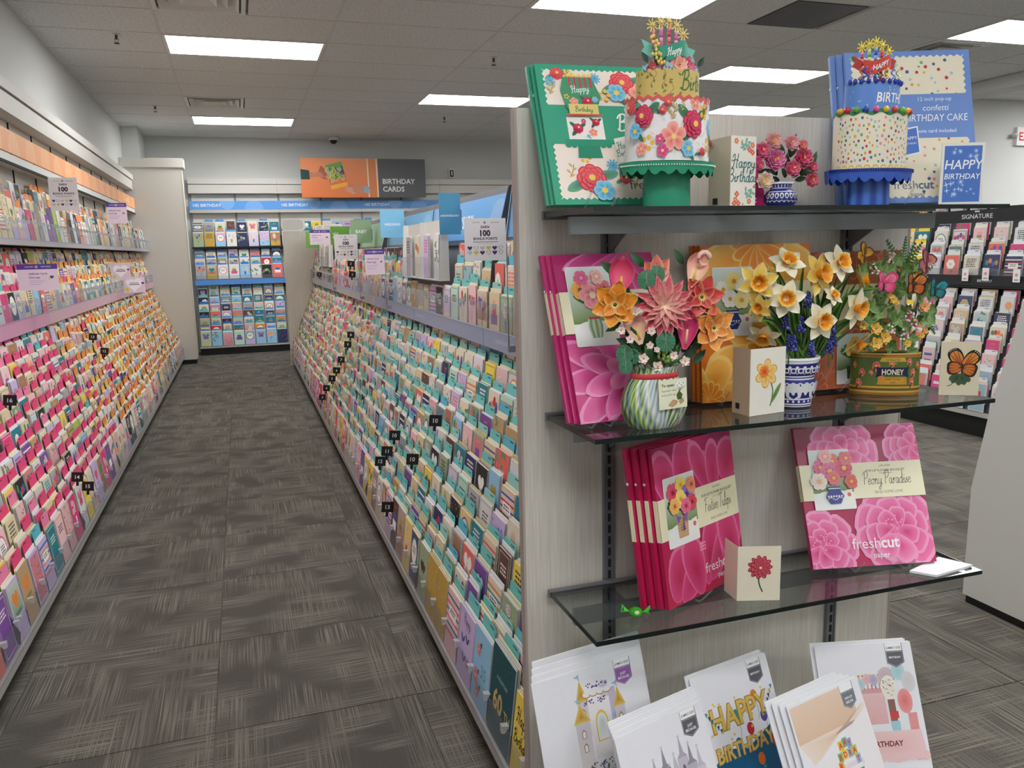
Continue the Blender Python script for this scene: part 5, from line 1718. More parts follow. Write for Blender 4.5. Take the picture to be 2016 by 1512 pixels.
def box_art_tulip(w, h):
    p = Paint(w, h); p.rect(0, w, 0, h, C(188, 20, 70), C(176, 30, 96)); ed = C(224, 112, 156)
    for x, y, a, L, W in ((.2, .60, 1.9, .13, .07), (.3, .60, 1.4, .15, .07), (.38, .6, .9, .12, .06), (.66, .62, 2.0, .13, .05), (.7, .6, 1.5, .12, .05), (.85, .66, 1.2, .1, .08), (.1, .02, 1.2, .12, .08), (.18, .0, .8, .14, .07), (.5, .04, 1.3, .16, .06), (.55, .06, .9, .15, .06), (.42, .0, 1.8, .14, .07), (.8, .1, 1.4, .17, .09), (.9, .05, 1.8, .16, .07)):
        p.petal(w * x, h * y, a, L, W, C(186, 24, 80), C(212, 66, 124), .2, edge=ed)
    for k in range(12):
        p.disc(w * (.45 + .02 * (k % 4)), h * (.28 + .02 * (k // 4)), .0022, C(240, 170, 190), n=6)
    p.rect(0, w, h * .42, h * .68, C(238, 232, 196))
    mini_bouquet(p, w * .08, w * .46, h * .36, h * .80, [(.3, .78, .12, (206, 40, 80), (230, 100, 120), (160, 30, 60)), (.5, .85, .1, (240, 200, 50), (250, 226, 120), (220, 170, 40)), (.62, .72, .12, (124, 76, 160), (176, 130, 200), (90, 50, 130)), (.45, .68, .11, (246, 206, 60), (252, 232, 140), (220, 170, 40)), (.75, .82, .1, (236, 110, 80), (246, 170, 130), (200, 80, 60)), (.28, .62, .1, (238, 150, 60), (248, 200, 120), (200, 110, 40)), (.72, .6, .1, (206, 40, 60), (230, 90, 100), (160, 30, 50)), (.55, .58, .1, (222, 60, 110), (240, 130, 160), (180, 40, 80))], 'basket')
    cx = w * .73
    p.text('LIFE-SIZED', cx, h * .645, .006, C(90, 80, 70)); p.text('POP-UP FLOWER BOUQUET', cx, h * .605, .0095, C(70, 64, 58), bold=.01, fit=w * .4); p.rect(cx - .018, cx + .018, h * .59, h * .592, C(120, 110, 96))
    p.script('Festive Tulips', cx, h * .505, .030, C(50, 46, 44), .04, sx=.66); p.text('SEND SOME LOVE', cx, h * .445, .0075, C(120, 112, 100))
    freshcut(p, w * .70, h * .12, .030, C(250, 232, 238))
    return p


def box_art_peony(w, h):
    p = Paint(w, h); p.rect(0, w, 0, h, C(190, 18, 86), C(150, 10, 66)); ed = C(242, 156, 196)

    def peony(x, y, R, n=9, a0=0.0, a1=6.283):
        for l in range(3):
            rr = R * (1 - .24 * l)
            for k in range(n - l):
                p.petal(x, y, a0 + (a1 - a0) * (k + .3 * l) / (n - l), rr, rr * .72, C(214, 40, 116), C(238, 116, 172), -.25, edge=ed)
    peony(w * .38, h * .80, .085, 8); peony(w * .95, h * .82, .07, 8)
    peony(w * .72, h * .24, .10, 9); peony(w * .1, h * .14, .085, 8)
    for x, y in ((.70, .30), (.1, .18)):
        for k in range(26):
            p.disc(w * x + .016 * math.cos(k * 2.4) * math.sqrt(k / 26) * 1.4, h * y + .013 * math.sin(k * 2.4) * math.sqrt(k / 26) * 1.4, .0024, C(246, 150, 190) if k % 2 else C(226, 80, 140), n=6)
    p.petal(w * .66, h * .2, -.9, .07, .05, C(220, 50, 124), C(244, 140, 188), -.2, edge=ed); p.petal(w * .70, h * .2, -2.3, .06, .05, C(220, 50, 124), C(244, 140, 188), -.2, edge=ed)
    p.rect(0, w, h * .47, h * .725, C(240, 234, 200))
    mini_bouquet(p, w * .085, w * .42, h * .40, h * .83, [(.3, .72, .12, (200, 40, 100), (236, 120, 150), (250, 200, 80)), (.52, .80, .12, (222, 70, 70), (240, 140, 120), (250, 200, 80)), (.45, .66, .14, (196, 46, 110), (236, 130, 170), (250, 200, 80)), (.72, .7, .13, (196, 36, 80), (230, 100, 130), (250, 200, 80)), (.4, .88, .1, (236, 120, 130), (248, 190, 190), (250, 220, 160)), (.22, .52, .12, (240, 200, 190), (250, 236, 226), (240, 180, 130)), (.5, .56, .1, (220, 60, 80), (240, 130, 130), (250, 200, 80)), (.82, .5, .1, (206, 50, 60), (232, 110, 100), (250, 190, 70)), (.78, .84, .1, (206, 60, 90), (236, 130, 140), (250, 200, 80))], 'blue')
    cx = w * .70
    p.text('LIFE-SIZED', cx, h * .69, .006, C(90, 80, 70)); p.text('POP-UP FLOWER BOUQUET', cx, h * .655, .0105, C(70, 64, 58), bold=.01, fit=w * .32); p.rect(cx - .016, cx + .016, h * .642, h * .645, C(120, 110, 96))
    p.script('Peony Paradise', cx, h * .565, .030, C(50, 46, 44), .04, sx=.70); p.text('SEND SOME LOVE', cx, h * .50, .0085, C(120, 112, 100))
    freshcut(p, w * .56, h * .12, .034, C(252, 240, 246))
    return p


def box_art_daffodil(w, h, base=((228, 120, 26), (214, 110, 30)), light=((236, 150, 40), (248, 190, 84)), mini='daff'):
    p = Paint(w, h); p.rect(0, w, 0, h, C(*base[0]), C(*base[1])); ed = C(250, 206, 120) if mini == 'daff' else C(220, 130, 100)
    for x, y, R, a in ((.62, .28, .15, .2), (.52, 1.0, .16, .5), (.05, .02, .10, .1)):
        for k in range(6):
            p.petal(w * x, h * y, a + k * 1.047, R, R * .6, C(*light[0]), C(*light[1]), .1, edge=ed)
        for k in range(14):
            p.petal(w * x, h * y, k * .449, R * .42, R * .16, C(*base[0]), C(*light[0]), .1, edge=ed)
    p.rect(0, w, h * .50, h * .76, C(238, 226, 178))
    if mini == 'daff':
        mini_bouquet(p, w * .10, w * .46, h * .42, h * .86, [(.3, .7, .12, (248, 240, 220), (250, 246, 232), (240, 160, 40)), (.5, .8, .13, (246, 216, 110), (250, 232, 160), (236, 140, 30)), (.7, .72, .13, (248, 240, 226), (252, 248, 240), (240, 160, 40)), (.42, .58, .12, (250, 246, 236), (252, 248, 242), (240, 170, 40)), (.64, .56, .12, (246, 220, 120), (250, 236, 170), (236, 150, 40))], 'blue')
        p.script('Endless', w * .72, h * .60, .03, C(60, 50, 40), .055)
    else:
        mini_bouquet(p, w * .30, w * .66, h * .03, h * .40, [(.4, .7, .1, (240, 180, 60), (246, 210, 110), (200, 120, 40)), (.6, .6, .1, (230, 130, 140), (244, 190, 190), (200, 120, 100)), (.5, .82, .1, (226, 150, 60), (240, 190, 110), (200, 120, 40))], 'tin')
    return p


def floral_tile(p, items):
    for (x, y, R, kind) in items:
        if kind == 'red':
            for a in (.6, 2.4, 4.0):
                p.leaf(x, y, a, R * 1.9, R * .7, C(34, 86, 66), C(70, 130, 90))
            p.flower(x, y, R, 9, C(206, 36, 84), C(226, 70, 110), C(244, 206, 100), .62, layers=3, cr=.22, edge=C(186, 24, 70))
        elif kind == 'coral':
            for a in (.2, 3.6):
                p.leaf(x, y, a, R * 1.9, R * .7, C(46, 110, 90), C(110, 170, 140))
            p.flower(x, y, R, 8, C(226, 62, 84), C(240, 110, 110), C(244, 206, 100), .7, layers=3, cr=.22, edge=C(214, 50, 76))
        elif kind == 'peach':
            p.flower(x, y, R, 5, C(232, 110, 104), C(248, 178, 160), C(250, 214, 120), .75, rot=.4, cr=.18)
        elif kind == 'blue':
            p.leaf(x, y, 5.4, R * 1.7, R * .6, C(60, 120, 96)); p.flower(x, y, R, 6, C(70, 160, 206), C(140, 206, 232), C(246, 206, 84), .8, cr=.28)
        elif kind == 'daisy':
            p.flower(x, y, R, 10, C(80, 170, 210), C(120, 196, 222), C(90, 150, 190), .3, cr=.2)
        elif kind == 'sprig':
            p.stroke([(x, y), (x + R * .6, y + R), (x + R * .8, y + R * 2)], R * .12, C(150, 120, 70))
            for k in range(4):
                p.leaf(x + R * .2 * k, y + R * .5 * k, 2.2 if k % 2 else .5, R * .9, R * .35, C(190, 160, 84), C(216, 190, 120))
        elif kind == 'yel':
            for k in range(5):
                p.disc(x + R * math.cos(k * 1.26), y + R * math.sin(k * 1.26), R * .5, C(240, 190, 70), n=7)
        elif kind == 'berry':
            for k in range(6):
                p.disc(x + R * .5 * (k % 2), y + R * .5 * k, R * .28, C(226, 70, 100), n=6)
        elif kind == 'pinkf':
            p.flower(x, y, R, 5, C(206, 40, 120), C(226, 90, 150), C(246, 206, 90), .8, cr=.25)


def mini_cake_green(p, x, y, s):
    d = C(40, 150, 120)
    p.poly([(x - s * .24, y + s * 1.02), (x + s * .2, y + s * 1.02), (x + s * .3, y + s * .7), (x + s * .2, y + s * .5), (x - s * .24, y + s * .5), (x - s * .3, y + s * .8)], C(70, 150, 110))
    for k in range(5):
        p.rect(x + s * (-.16 + .08 * k), x + s * (-.13 + .08 * k), y + s * .85, y + s * 1.02, C(206, 60, 90)); p.star(x + s * (-.145 + .08 * k), y + s * 1.05, s * .05, C(240, 216, 110), 6)
    p.script('Happy', x, y + s * .78, s * .12, C(230, 246, 240), .09, rot=.15)
    floral_tile(p, [(x - s * .12, y + s * .62, s * .07, 'peach'), (x + s * .08, y + s * .62, s * .08, 'red'), (x + s * .2, y + s * .66, s * .05, 'blue'), (x - s * .22, y + s * .7, s * .03, 'yel')])
    p.rect(x - s * .22, x + s * .22, y + s * .40, y + s * .57, C(222, 206, 128)); p.script('Birthday', x, y + s * .45, s * .085, C(70, 130, 90), .09)
    p.rect(x - s * .27, x + s * .27, y + s * .02, y + s * .40, C(244, 240, 234)); p.rect(x - s * .27, x + s * .27, y + s * .385, y + s * .41, C(214, 90, 84))
    floral_tile(p, [(x - s * .12, y + s * .2, s * .08, 'red'), (x + s * .16, y + s * .3, s * .06, 'red'), (x + s * .1, y + s * .14, s * .07, 'peach'), (x - s * .02, y + s * .32, s * .04, 'pinkf'), (x + s * .02, y + s * .08, s * .03, 'blue')])
    p.rect(x - s * .34, x + s * .34, y - s * .06, y + s * .03, d)
    for k in range(8):
        p.disc(x - s * .30 + s * .086 * k, y - s * .06, s * .045, d, n=10)
    p.poly([(x - s * .16, y - s * .08), (x + s * .16, y - s * .08), (x + s * .18, y - s * .26), (x - s * .18, y - s * .26)], C(34, 140, 110))


def box_art_green(w, h):
    p = Paint(w, h); g = C(56, 160, 128); p.rect(0, w, 0, h, g); p.scallop(.012, w - .012, .010, h - .010, .012, C(240, 226, 214))
    floral_tile(p, [(w * .66, h * .87, .026, 'coral'), (w * .60, h * .79, .02, 'blue'), (w * .80, h * .79, .026, 'peach'), (w * .16, h * .93, .014, 'coral'), (w * .10, h * .87, .012, 'daisy'), (w * .45, h * .90, .013, 'daisy'), (w * .92, h * .80, .015, 'blue'), (w * .86, h * .90, .01, 'berry'), (w * .08, h * .78, .012, 'sprig'), (w * .88, h * .72, .012, 'sprig'), (w * .50, h * .77, .009, 'yel'), (w * .25, h * .93, .007, 'yel'),
                    (w * .30, h * .18, .03, 'coral'), (w * .38, h * .09, .022, 'blue'), (w * .48, h * .27, .014, 'daisy'), (w * .56, h * .18, .012, 'coral'), (w * .75, h * .33, .026, 'peach'), (w * .14, h * .19, .013, 'sprig'), (w * .62, h * .12, .013, 'sprig'), (w * .70, h * .20, .01, 'berry'), (w * .64, h * .33, .01, 'yel'), (w * .28, h * .32, .008, 'yel'), (w * .84, h * .38, .013, 'blue'), (w * .93, h * .14, .012, 'coral')])
    p.rect(0, w, h * .42, h * .70, g)
    mini_cake_green(p, w * .32, h * .44, .135)
    p.text('12 inch pop-up', w * .78, h * .66, .012, C(236, 246, 240)); p.text('Blooming', w * .80, h * .60, .018, C(246, 250, 246)); p.script('Birthday', w * .78, h * .52, .036, C(250, 252, 250), .09); p.text('note card included', w * .80, h * .45, .010, C(226, 240, 234))
    p.poly([(w * .54, h * .29), (w * .70, h * .33), (w * .67, h * .49), (w * .52, h * .46)], C(240, 240, 232)); p.script('Happy', w * .61, h * .395, .016, C(70, 120, 110), .08, rot=.2); p.script('Birthday', w * .61, h * .345, .014, C(70, 120, 110), .08, rot=.2)
    freshcut(p, w * .78, h * .10, .027, C(90, 96, 96))
    return p


CONF = [(206, 60, 66), (60, 100, 150), (120, 176, 110), (226, 176, 80), (232, 150, 160), (170, 196, 206)]


def confetti(p, r, x0, x1, y0, y1, n, rad):
    pts = []
    for k in range(n * 6):
        if len(pts) >= n:
            break
        x, y = r.uniform(x0, x1), r.uniform(y0, y1)
        if all((x - a) ** 2 + (y - b) ** 2 > (rad * 3.0) ** 2 for a, b in pts):
            pts.append((x, y)); p.disc(x, y, rad * r.uniform(.7, 1.2), C(*r.choice(CONF)), n=9)


def box_art_blue(w, h):
    p = Paint(w, h); b = C(112, 146, 210); p.rect(0, w, 0, h, b); p.scallop(.011, w - .011, .010, h - .010, .014, C(236, 228, 204))
    confetti(p, random.Random(3), .02, w - .02, .02, h - .02, 150, .0035)
    p.rect(0, w, h * .42, h * .71, b); x = w * .70
    p.text('12 inch pop-up', x, h * .665, .012, C(226, 234, 248)); p.text('confetti', x, h * .60, .018, C(240, 244, 252), shear=.15); p.text('BIRTHDAY CAKE', x, h * .53, .028, C(248, 250, 254), shear=.1, fit=w * .5, sx=.8); p.text('note card included', x, h * .455, .011, C(226, 234, 248), bold=.01)
    p.poly([(w * .42, h * .30), (w * .56, h * .32), (w * .55, h * .50), (w * .41, h * .48)], C(240, 240, 236)); p.poly([(w * .43, h * .31), (w * .55, h * .33), (w * .54, h * .49), (w * .42, h * .47)], C(76, 120, 200)); p.text('HAPPY', w * .485, h * .41, .010, C(248, 250, 254), rot=.08); p.text('BIRTHDAY', w * .485, h * .38, .010, C(248, 250, 254), rot=.08, fit=w * .1)
    freshcut(p, w * .52, h * .09, .026, C(110, 118, 150))
    return p


def boxed_card(base, labels, pose, w, h, art, col, band=None, n=1, t=.011, gap=.004, dx=-.007, group=None, easel=True, prongs=(.32, .72)):
    x, y, z, yaw, tilt = pose
    yaw, tilt = math.radians(yaw), math.radians(tilt)
    R = Matrix.Rotation(yaw, 3, 'Z') @ Matrix.Rotation(-tilt, 3, 'X')
    nrm = R @ Vector((0, 1, 0)); ex = R @ Vector((1, 0, 0))
    for k in range(n):
        P = Vector((x, y, z + t * math.sin(tilt) + (.0066 if easel else .0006))) + Vector((nrm.x, nrm.y, 0)).normalized() * ((t + gap) * k / math.cos(tilt)) + ex * dx * k
        o = thing('boxed_card', labels[k], 'boxed card', P, (-tilt, 0, yaw), group)
        m = MB(); flat_sheet(m, art(w, h) if k == 0 else None, w, h, t, C(*col), eps=.00008, edgecol=mixc(C(*col), (0, 0, 0), .12)); m.build('box', 'gloss', o)
        if band:
            for u0 in (-.0006, w):
                m = MB(); m.box(u0, u0 + .0006, -.0003, t + .0003, h * band[0], h * band[1], C(240, 234, 200)); m.build('paper_band', 'paper', o)
        if k:
            m = MB(); m.lathe([(0, 0), (.0032, 0), (.0032, .001), (0, .001)], 8, C(240, 240, 236)); q = m.build('seal_dot', 'paper', o, (-.0008, t * .5, h * .78), (0, -math.pi / 2, 0))
    if easel:
        e = thing('acrylic_easel', 'clear acrylic easel propping ' + easel, 'easel', (x, y, z), (0, 0, yaw), 'clear acrylic easels')
        for u in (w * prongs[0], w * prongs[1]):
            m = MB(); m.tube([(u + .006, -.036, .034), (u + .002, -.022, .016), (u, -.012, .0035), (u, .02, .0035)], .0022, (.9, .9, .9), 6); m.build('prong', 'easel_clear', e)
        m = MB(); yy = (t + gap) * n * math.cos(tilt) + .012
        zz = .12
        m.hexa([(w * .3, .02, .001), (w * .74, .02, .001), (w * .74, min(yy + .03, EP - y - .03), .001), (w * .3, min(yy + .03, EP - y - .03), .001), (w * .3, .02, .004), (w * .74, .02, .004), (w * .74, min(yy + .03, EP - y - .03), .004), (w * .3, min(yy + .03, EP - y - .03), .004)]); m.build('foot_plate', 'easel_clear', e)


boxed_card('', ['cream floral boxed cake card with green border and band, front of three', 'green cake card box second in the floral stack', 'green cake card box rearmost in the floral stack'], (.556, 1.412, SHELF[0], -3.3, 24), .262, .298, box_art_green, (56, 160, 128), None, 3, t=.009, gap=.001, dx=-.005, prongs=(.20, .40), group='green floral cake boxes', easel='the green floral cake boxes')
boxed_card('', ['cream confetti-dot boxed cake card with blue band', 'blue confetti cake card box second in its stack', 'blue confetti cake card box rearmost in its stack'], (1.244, 1.438, SHELF[0], -19.6, 14.9), .265, .336, box_art_blue, (112, 146, 210), None, 3, dx=-.010, prongs=(.15, .38), group='blue confetti cake boxes', easel='the blue confetti cake boxes')
boxed_card('', ['magenta boxed bouquet card with dahlia print and cream band', 'magenta bouquet box behind the dahlia print one', 'magenta bouquet box rearmost behind the dahlia print one'], (.586, 1.376, SHELF[1], 4.8, 20.0), .225, .336, box_art_dahlia, (190, 40, 112), (.52, .77), 3, t=.010, gap=.0005, dx=-.007, prongs=(.08, .26), group='magenta dahlia boxes', easel='the magenta dahlia box')
boxed_card('', ['orange boxed bouquet card with daffodil print and cream band', 'orange daffodil box second in its stack', 'orange daffodil box rearmost in its stack'], (.908, 1.476, SHELF[1], -4.8, 3.6), .258, .331, box_art_daffodil, (206, 112, 30), (.5, .76), 3, t=.010, gap=.001, dx=-.005, prongs=(.15, .44), group='orange daffodil boxes', easel='the orange daffodil box')
boxed_card('', ['rust red boxed card with honey tin picture behind the tin'], (1.198, 1.505, SHELF[1], -2.0, 2.6), .25, .310, lambda w, h: box_art_daffodil(w, h, ((176, 74, 34), (190, 92, 60)), ((190, 92, 50), (206, 120, 80)), 'tin'), (176, 80, 44), None, 1, easel='the rust red honey box')
boxed_card('', ['crimson Festive Tulips boxed card in front of its stack', 'crimson tulip box second in its stack', 'crimson tulip box third in its stack', 'crimson tulip box rearmost in its stack'], (.761, 1.346, SHELF[2], 23.2, 8.7), .27, .325, box_art_tulip, (190, 26, 80), (.42, .68), 4, t=.010, gap=.003, dx=-.010, group='crimson tulip boxes', easel='the Festive Tulips boxes')
boxed_card('', ['magenta Peony Paradise boxed card standing alone'], (1.153, 1.408, SHELF[2], -12.2, 22.5), .292, .318, box_art_peony, (186, 20, 84), (.47, .725), 1, easel='the Peony Paradise box')
# pale price strip sticking out behind the tulip stack
p = Paint(.06, .05); p.rect(0, .06, .012, .018, C(200, 80, 90))
m = MB(); flat_sheet(m, p, .06, .05, .0012, C(226, 208, 190)); o = m.build('price_flag', 'paper', None, aty(1231, 950, 1.44), (-.3, .25, .3)); tag(o, 'pale folded price flag sticking out behind the tulip boxes', 'price flag')
# white pad lying on the lowest shelf
m = MB(); pts = [(1.353, 1.337), (1.474, 1.375), (1.505, 1.312), (1.386, 1.296)]
m.prism(pts, lambda q: (q[0], q[1], SHELF[2] + .001), lambda q: (q[0], q[1], SHELF[2] + .006), C(244, 246, 250)); o = m.build('paper_pad', 'paper'); tag(o, 'blank white paper pad lying at the end of the lowest shelf', 'paper pad')
# green sweet wrapper
P = atz(1285, 1193, SHELF[2])
t = thing('sweet_wrapper', 'crumpled glossy green sweet on the lowest glass shelf', 'sweet', (.694, 1.360, SHELF[2] + .0006), (0, 0, -.5))
m = MB(); m.ball((0, 0, .010), .014, C(60, 170, 40), 10, 6, .7); m.ball((.002, -.010, .013), .0055, C(214, 226, 180), 8, 5, .8); m.build('sweet', 'gloss', t)
r = random.Random(2)
for s in (-1, 1):
    m = MB(); c0 = Vector((s * .011, 0, .010)); ring = []
    for k in range(9):
        a = -1.2 + 2.4 * k / 8
        ring.append(Vector((s * (.026 + r.uniform(-.003, .004)), .016 * math.sin(a), .011 + .009 * math.cos(a * 2) * (1 if k % 2 else -.6) + .004)))
    for k in range(8):
        m.poly([c0, ring[k], ring[k + 1]], C(50, 150, 34) if k % 2 else C(90, 196, 60))
    m.build('twist', 'gloss', t)


# ------------------------------------------------------------------ small folded note cards
def note_card(label, A, B, z, h, art, base, back_len=.06, bdir=(0, 1), side_col=None, barcode=True):
    """A and B: lower corners of the front panel (x, y)"""
    v = Vector((B[0] - A[0], B[1] - A[1])); w = v.length; yaw = math.atan2(v.y, v.x)
    t = thing('note_card', label, 'note card', (A[0], A[1], z + .0006), (0, 0, yaw), 'folded note cards on the endcap')
    m = MB(); p = Paint(w, h); art(p, w, h); flat_sheet(m, p, w, h, .0008, base); m.build('front_leaf', 'paper', t)
    d = Vector(bdir).normalized(); dl = Vector((d.x * math.cos(-yaw) - d.y * math.sin(-yaw), d.x * math.sin(-yaw) + d.y * math.cos(-yaw))) * back_len
    n = Vector((-dl.y, dl.x)).normalized() * .0008
    m = MB(); q = [(0, .0008), (dl.x, dl.y), (dl.x + n.x, dl.y + n.y), (n.x, n.y + .0008)]
    m.hexa([(*a, 0) for a in q] + [(*a, h) for a in q], side_col or base)
    if barcode:
        f = lambda s, zz: (dl.x * s - n.x * .3, dl.y * s - n.y * .3, zz)
        m.poly([f(.55, .010), f(.78, .010), f(.78, .022), f(.55, .022)], C(40, 36, 34))
        m.poly([(f(.55, .010)[0] - .002, *f(.55, .010)[1:]), (f(.78, .010)[0] - .002, *f(.78, .010)[1:]), (f(.78, .022)[0] - .002, *f(.78, .022)[1:]), (f(.55, .022)[0] - .002, *f(.55, .022)[1:])], C(40, 36, 34))
    m.build('back_leaf', 'paper', t)
    return t


def art_hb(p, w, h):
    for sx, sy, fl in ((.2, .93, 1), (.85, .88, 0), (.2, .12, 0), (.75, .1, 1)):
        p.flower(w * sx, h * sy, .006, 5, C(226, 110, 84), C(236, 150, 120), C(250, 220, 150))
    for x, y in ((.72, .82), (.85, .78), (.25, .2), (.15, .07), (.32, .07)):
        p.flower(w * x, h * y, .006, 4, C(220, 90, 70), C(232, 120, 96), C(250, 220, 150), .9)
    for x, y, a in ((.35, .84, .6), (.45, .8, 1.0), (.5, .88, .3), (.55, .2, .7), (.62, .14, 1.2), (.7, .18, .2)):
        for k in range(3):
            p.leaf(w * x + .004 * k, h * y + .003 * k, a + (.9 if k % 2 else -.5), .012, .005, C(120, 170, 150), C(150, 190, 170))
    for x, y in ((.05, .66), (.93, .62), (.06, .55), (.92, .3), (.5, .06)):
        p.disc(w * x, h * y, .0025, C(232, 150, 110), n=7)
    p.script('Happy', w * .5, h * .565, .026, C(50, 120, 120), .08); p.script('Birthday', w * .5, h * .37, .025, C(50, 120, 120), .08)


def art_dahlia_note(p, w, h):
    x, y = w * .52, h * .62
    p.stroke([(x, y), (x - .002, h * .35), (x + .006, h * .16)], .003, C(60, 90, 50))
    for l, (n, L) in enumerate(((11, .026), (10, .021), (8, .015), (6, .009))):
        for k in range(n):
            p.petal(x, y, k * 6.283 / n + l * .3, L, L * .42, C(186, 40, 66), C(224, 96, 112), .5, edge=C(160, 26, 54))
    p.disc(x, y, .003, C(240, 220, 160), n=8)


def art_daff_note(p, w, h):
    x, y = w * .45, h * .62
    p.stroke([(x + .008, y - .01), (x + .018, h * .35), (x + .012, h * .12)], .003, C(80, 120, 50)); p.leaf(x + .012, h * .14, 1.0, .05, .010, C(70, 120, 50), C(120, 160, 80))
    for k in range(6):
        p.petal(x, y, k * 1.047 + .4, .030, .018, C(236, 176, 70), C(248, 220, 140), .3, edge=C(226, 160, 80))
    for k in range(9):
        p.petal(x - .006, y + .004, k * .698, .013, .007, C(226, 96, 30), C(240, 150, 50), 0)
    p.disc(x - .006, y + .004, .005, C(214, 80, 24), n=9)


def butterfly2d(p, x, y, s, c0, c1, edge, body=(30, 24, 22), rot=0.0, dots=True):
    for sd in (-1, 1):
        a = rot + math.pi / 2 - sd * .62
        p.petal(x, y, a, s, s * .62, C(*edge), C(*edge), -.1); p.petal(x, y, a, s * .86, s * .48, C(*c0), C(*c1), -.1)
        b = rot + math.pi / 2 - sd * 1.75
        p.petal(x, y, b, s * .66, s * .62, C(*edge), C(*edge), -.2); p.petal(x, y, b, s * .56, s * .5, C(*c1), C(*c0), -.2)
        for k in (-.22, .0, .22):
            p.stroke([(x, y), (x + s * .85 * math.cos(a + k), y + s * .85 * math.sin(a + k))], s * .022, C(*edge), 1); p.stroke([(x, y), (x + s * .58 * math.cos(b + k * 1.4), y + s * .58 * math.sin(b + k * 1.4))], s * .02, C(*edge), 1)
        if dots:
            for k in (-.3, -.1, .1, .3):
                p.disc(x + s * .94 * math.cos(a + k * .5), y + s * .94 * math.sin(a + k * .5), s * .025, C(244, 240, 232), n=5)
    p.stroke([(x, y + s * .2), (x, y - s * .32)], s * .07, C(*body), 1)


def art_butterfly_note(p, w, h):
    for k, a in enumerate((3.7, 5.6, 4.6, 5.1, 4.0)):
        p.leaf(w * .52, h * .40, a, .026, .014, C(44, 66, 46), C(70, 96, 66))
    p.stroke([(w * .45, h * .34), (w * .3, h * .2), (w * .2, h * .17)], .0016, C(60, 70, 50))
    butterfly2d(p, w * .55, h * .52, .046, (206, 92, 34), (226, 150, 60), (26, 20, 18), rot=-.12)


def art_blue_note(p, w, h):
    p.rect(.006, w - .006, .006, h - .006, C(78, 122, 204)); r = random.Random(4)
    for k in range(34):
        x, y = r.uniform(.012, w - .012), r.uniform(.012, h - .012)
        if h * .38 < y < h * .72 and w * .1 < x < w * .92:
            continue
        p.star(x, y, r.uniform(.003, .0075), C(196, 222, 248), 4 if k % 2 else 8, .25, r.uniform(0, .5))
    p.text('HAPPY', w * .52, h * .58, .026, C(250, 252, 254), shear=.15, bold=.01); p.text('BIRTHDAY', w * .5, h * .42, .026, C(250, 252, 254), shear=.15, bold=.01, fit=w * .82)


note_card('white HAPPY BIRTHDAY note card with coral sprigs beside the green cake', (.912, 1.392), (.975, 1.402), SHELF[0], .137, art_hb, C(242, 236, 224), .075, (-.02, 1), C(206, 192, 168))
note_card('blue starry HAPPY BIRTHDAY note card at the top shelf end', (1.372, 1.338), (1.458, 1.312), SHELF[0], .124, art_blue_note, C(238, 236, 228), .05, (1, .12), barcode=False)
note_card('cream note card with painted daffodil beside blue patterned pot', (.936, 1.346), (1.026, 1.358), SHELF[1], .134, art_daff_note, C(242, 238, 226), .055, (-.06, 1), C(204, 178, 148))
note_card('cream note card with monarch butterfly at middle shelf end', (1.440, 1.372), (1.506, 1.330), SHELF[1], .118, art_butterfly_note, C(226, 216, 188), .06, (.9, .45), barcode=False)
note_card('cream note card with crimson dahlia on the lowest shelf', (.92, 1.350), (1.003, 1.322), SHELF[2], .117, art_dahlia_note, C(236, 228, 204), .055, (.1, 1), C(224, 214, 190), barcode=False)
# magenta box edge behind the small peony bouquet
boxed_card('', ['magenta boxed card edge behind the small peony bouquet'], (.98, 1.488, SHELF[0], 0, 8), .08, .125, lambda w, h: (lambda p: (p.rect(0, w, 0, h, C(206, 40, 122), C(190, 30, 108)), p.petal(w * .3, h * .5, 1.2, .06, .04, C(206, 50, 130), C(230, 110, 170), 0, edge=C(236, 140, 190)), p.text('cut', w * .6, h * .12, .02, C(250, 236, 244), bold=.02))[0] or p)(Paint(w, h)), (206, 40, 122), None, 1, easel=False)


# ------------------------------------------------------------------ paper flowers
def frame_of(axis, roll=0.0):
    Z = Vector(axis).normalized()
    X = Vector((0, 0, 1)).cross(Z)
    if X.length < 1e-3:
        X = Vector((1, 0, 0))
    X.normalize(); Y = Z.cross(X)
    c, s = math.cos(roll), math.sin(roll)
    return X * c + Y * s, Y * c - X * s, Z


def petal3(mb, O, X, Y, Z, L, W, c0, c1, lift=.2, cup=.15, curl=0.0, point=.2, nu=6, nv=4, edge=None, base=0.0, wave=0.0):
    """a petal from O along X, facing Z"""
    b = len(mb.v); cols = []
    for i in range(nu + 1):
        s = i / nu
        w = W / 2 * max(0.02, math.sin(math.pi * (0.06 + 0.94 * s ** .85))) ** (.55 + point) * (1 if s < .999 else .4)
        for j in range(nv + 1):
            t = -1 + 2 * j / nv
            z = lift * L * s + curl * L * s * s + cup * W * t * t * math.sin(math.pi * min(s, .8)) + wave * W * math.sin(j * 2.2 + i * 1.7)
            mb.v.append(tuple(O + X * (base + L * s) + Y * (w * t) + Z * z))
            c = mixc(c0, c1, s)
            if edge and abs(t) > .9 or (edge and i == nu):
                c = mixc(c, edge, .75)
            cols.append(c)
    n = nv + 1
    for i in range(nu):
        for j in range(nv):
            q = (i * n + j, i * n + j + 1, (i + 1) * n + j + 1, (i + 1) * n + j)
            mb.face(tuple(b + k for k in q), [cols[k] for k in q], 0, True)


def ring_petals(mb, O, axis, n, L, W, c0, c1, rot=0.0, **k):
    for i in range(n):
        a = rot + 2 * math.pi * i / n
        X0, Y0, Z = frame_of(axis)
        X = X0 * math.cos(a) + Y0 * math.sin(a)
        petal3(mb, O, X, Z.cross(X), Z, L, W, c0, c1, **k)


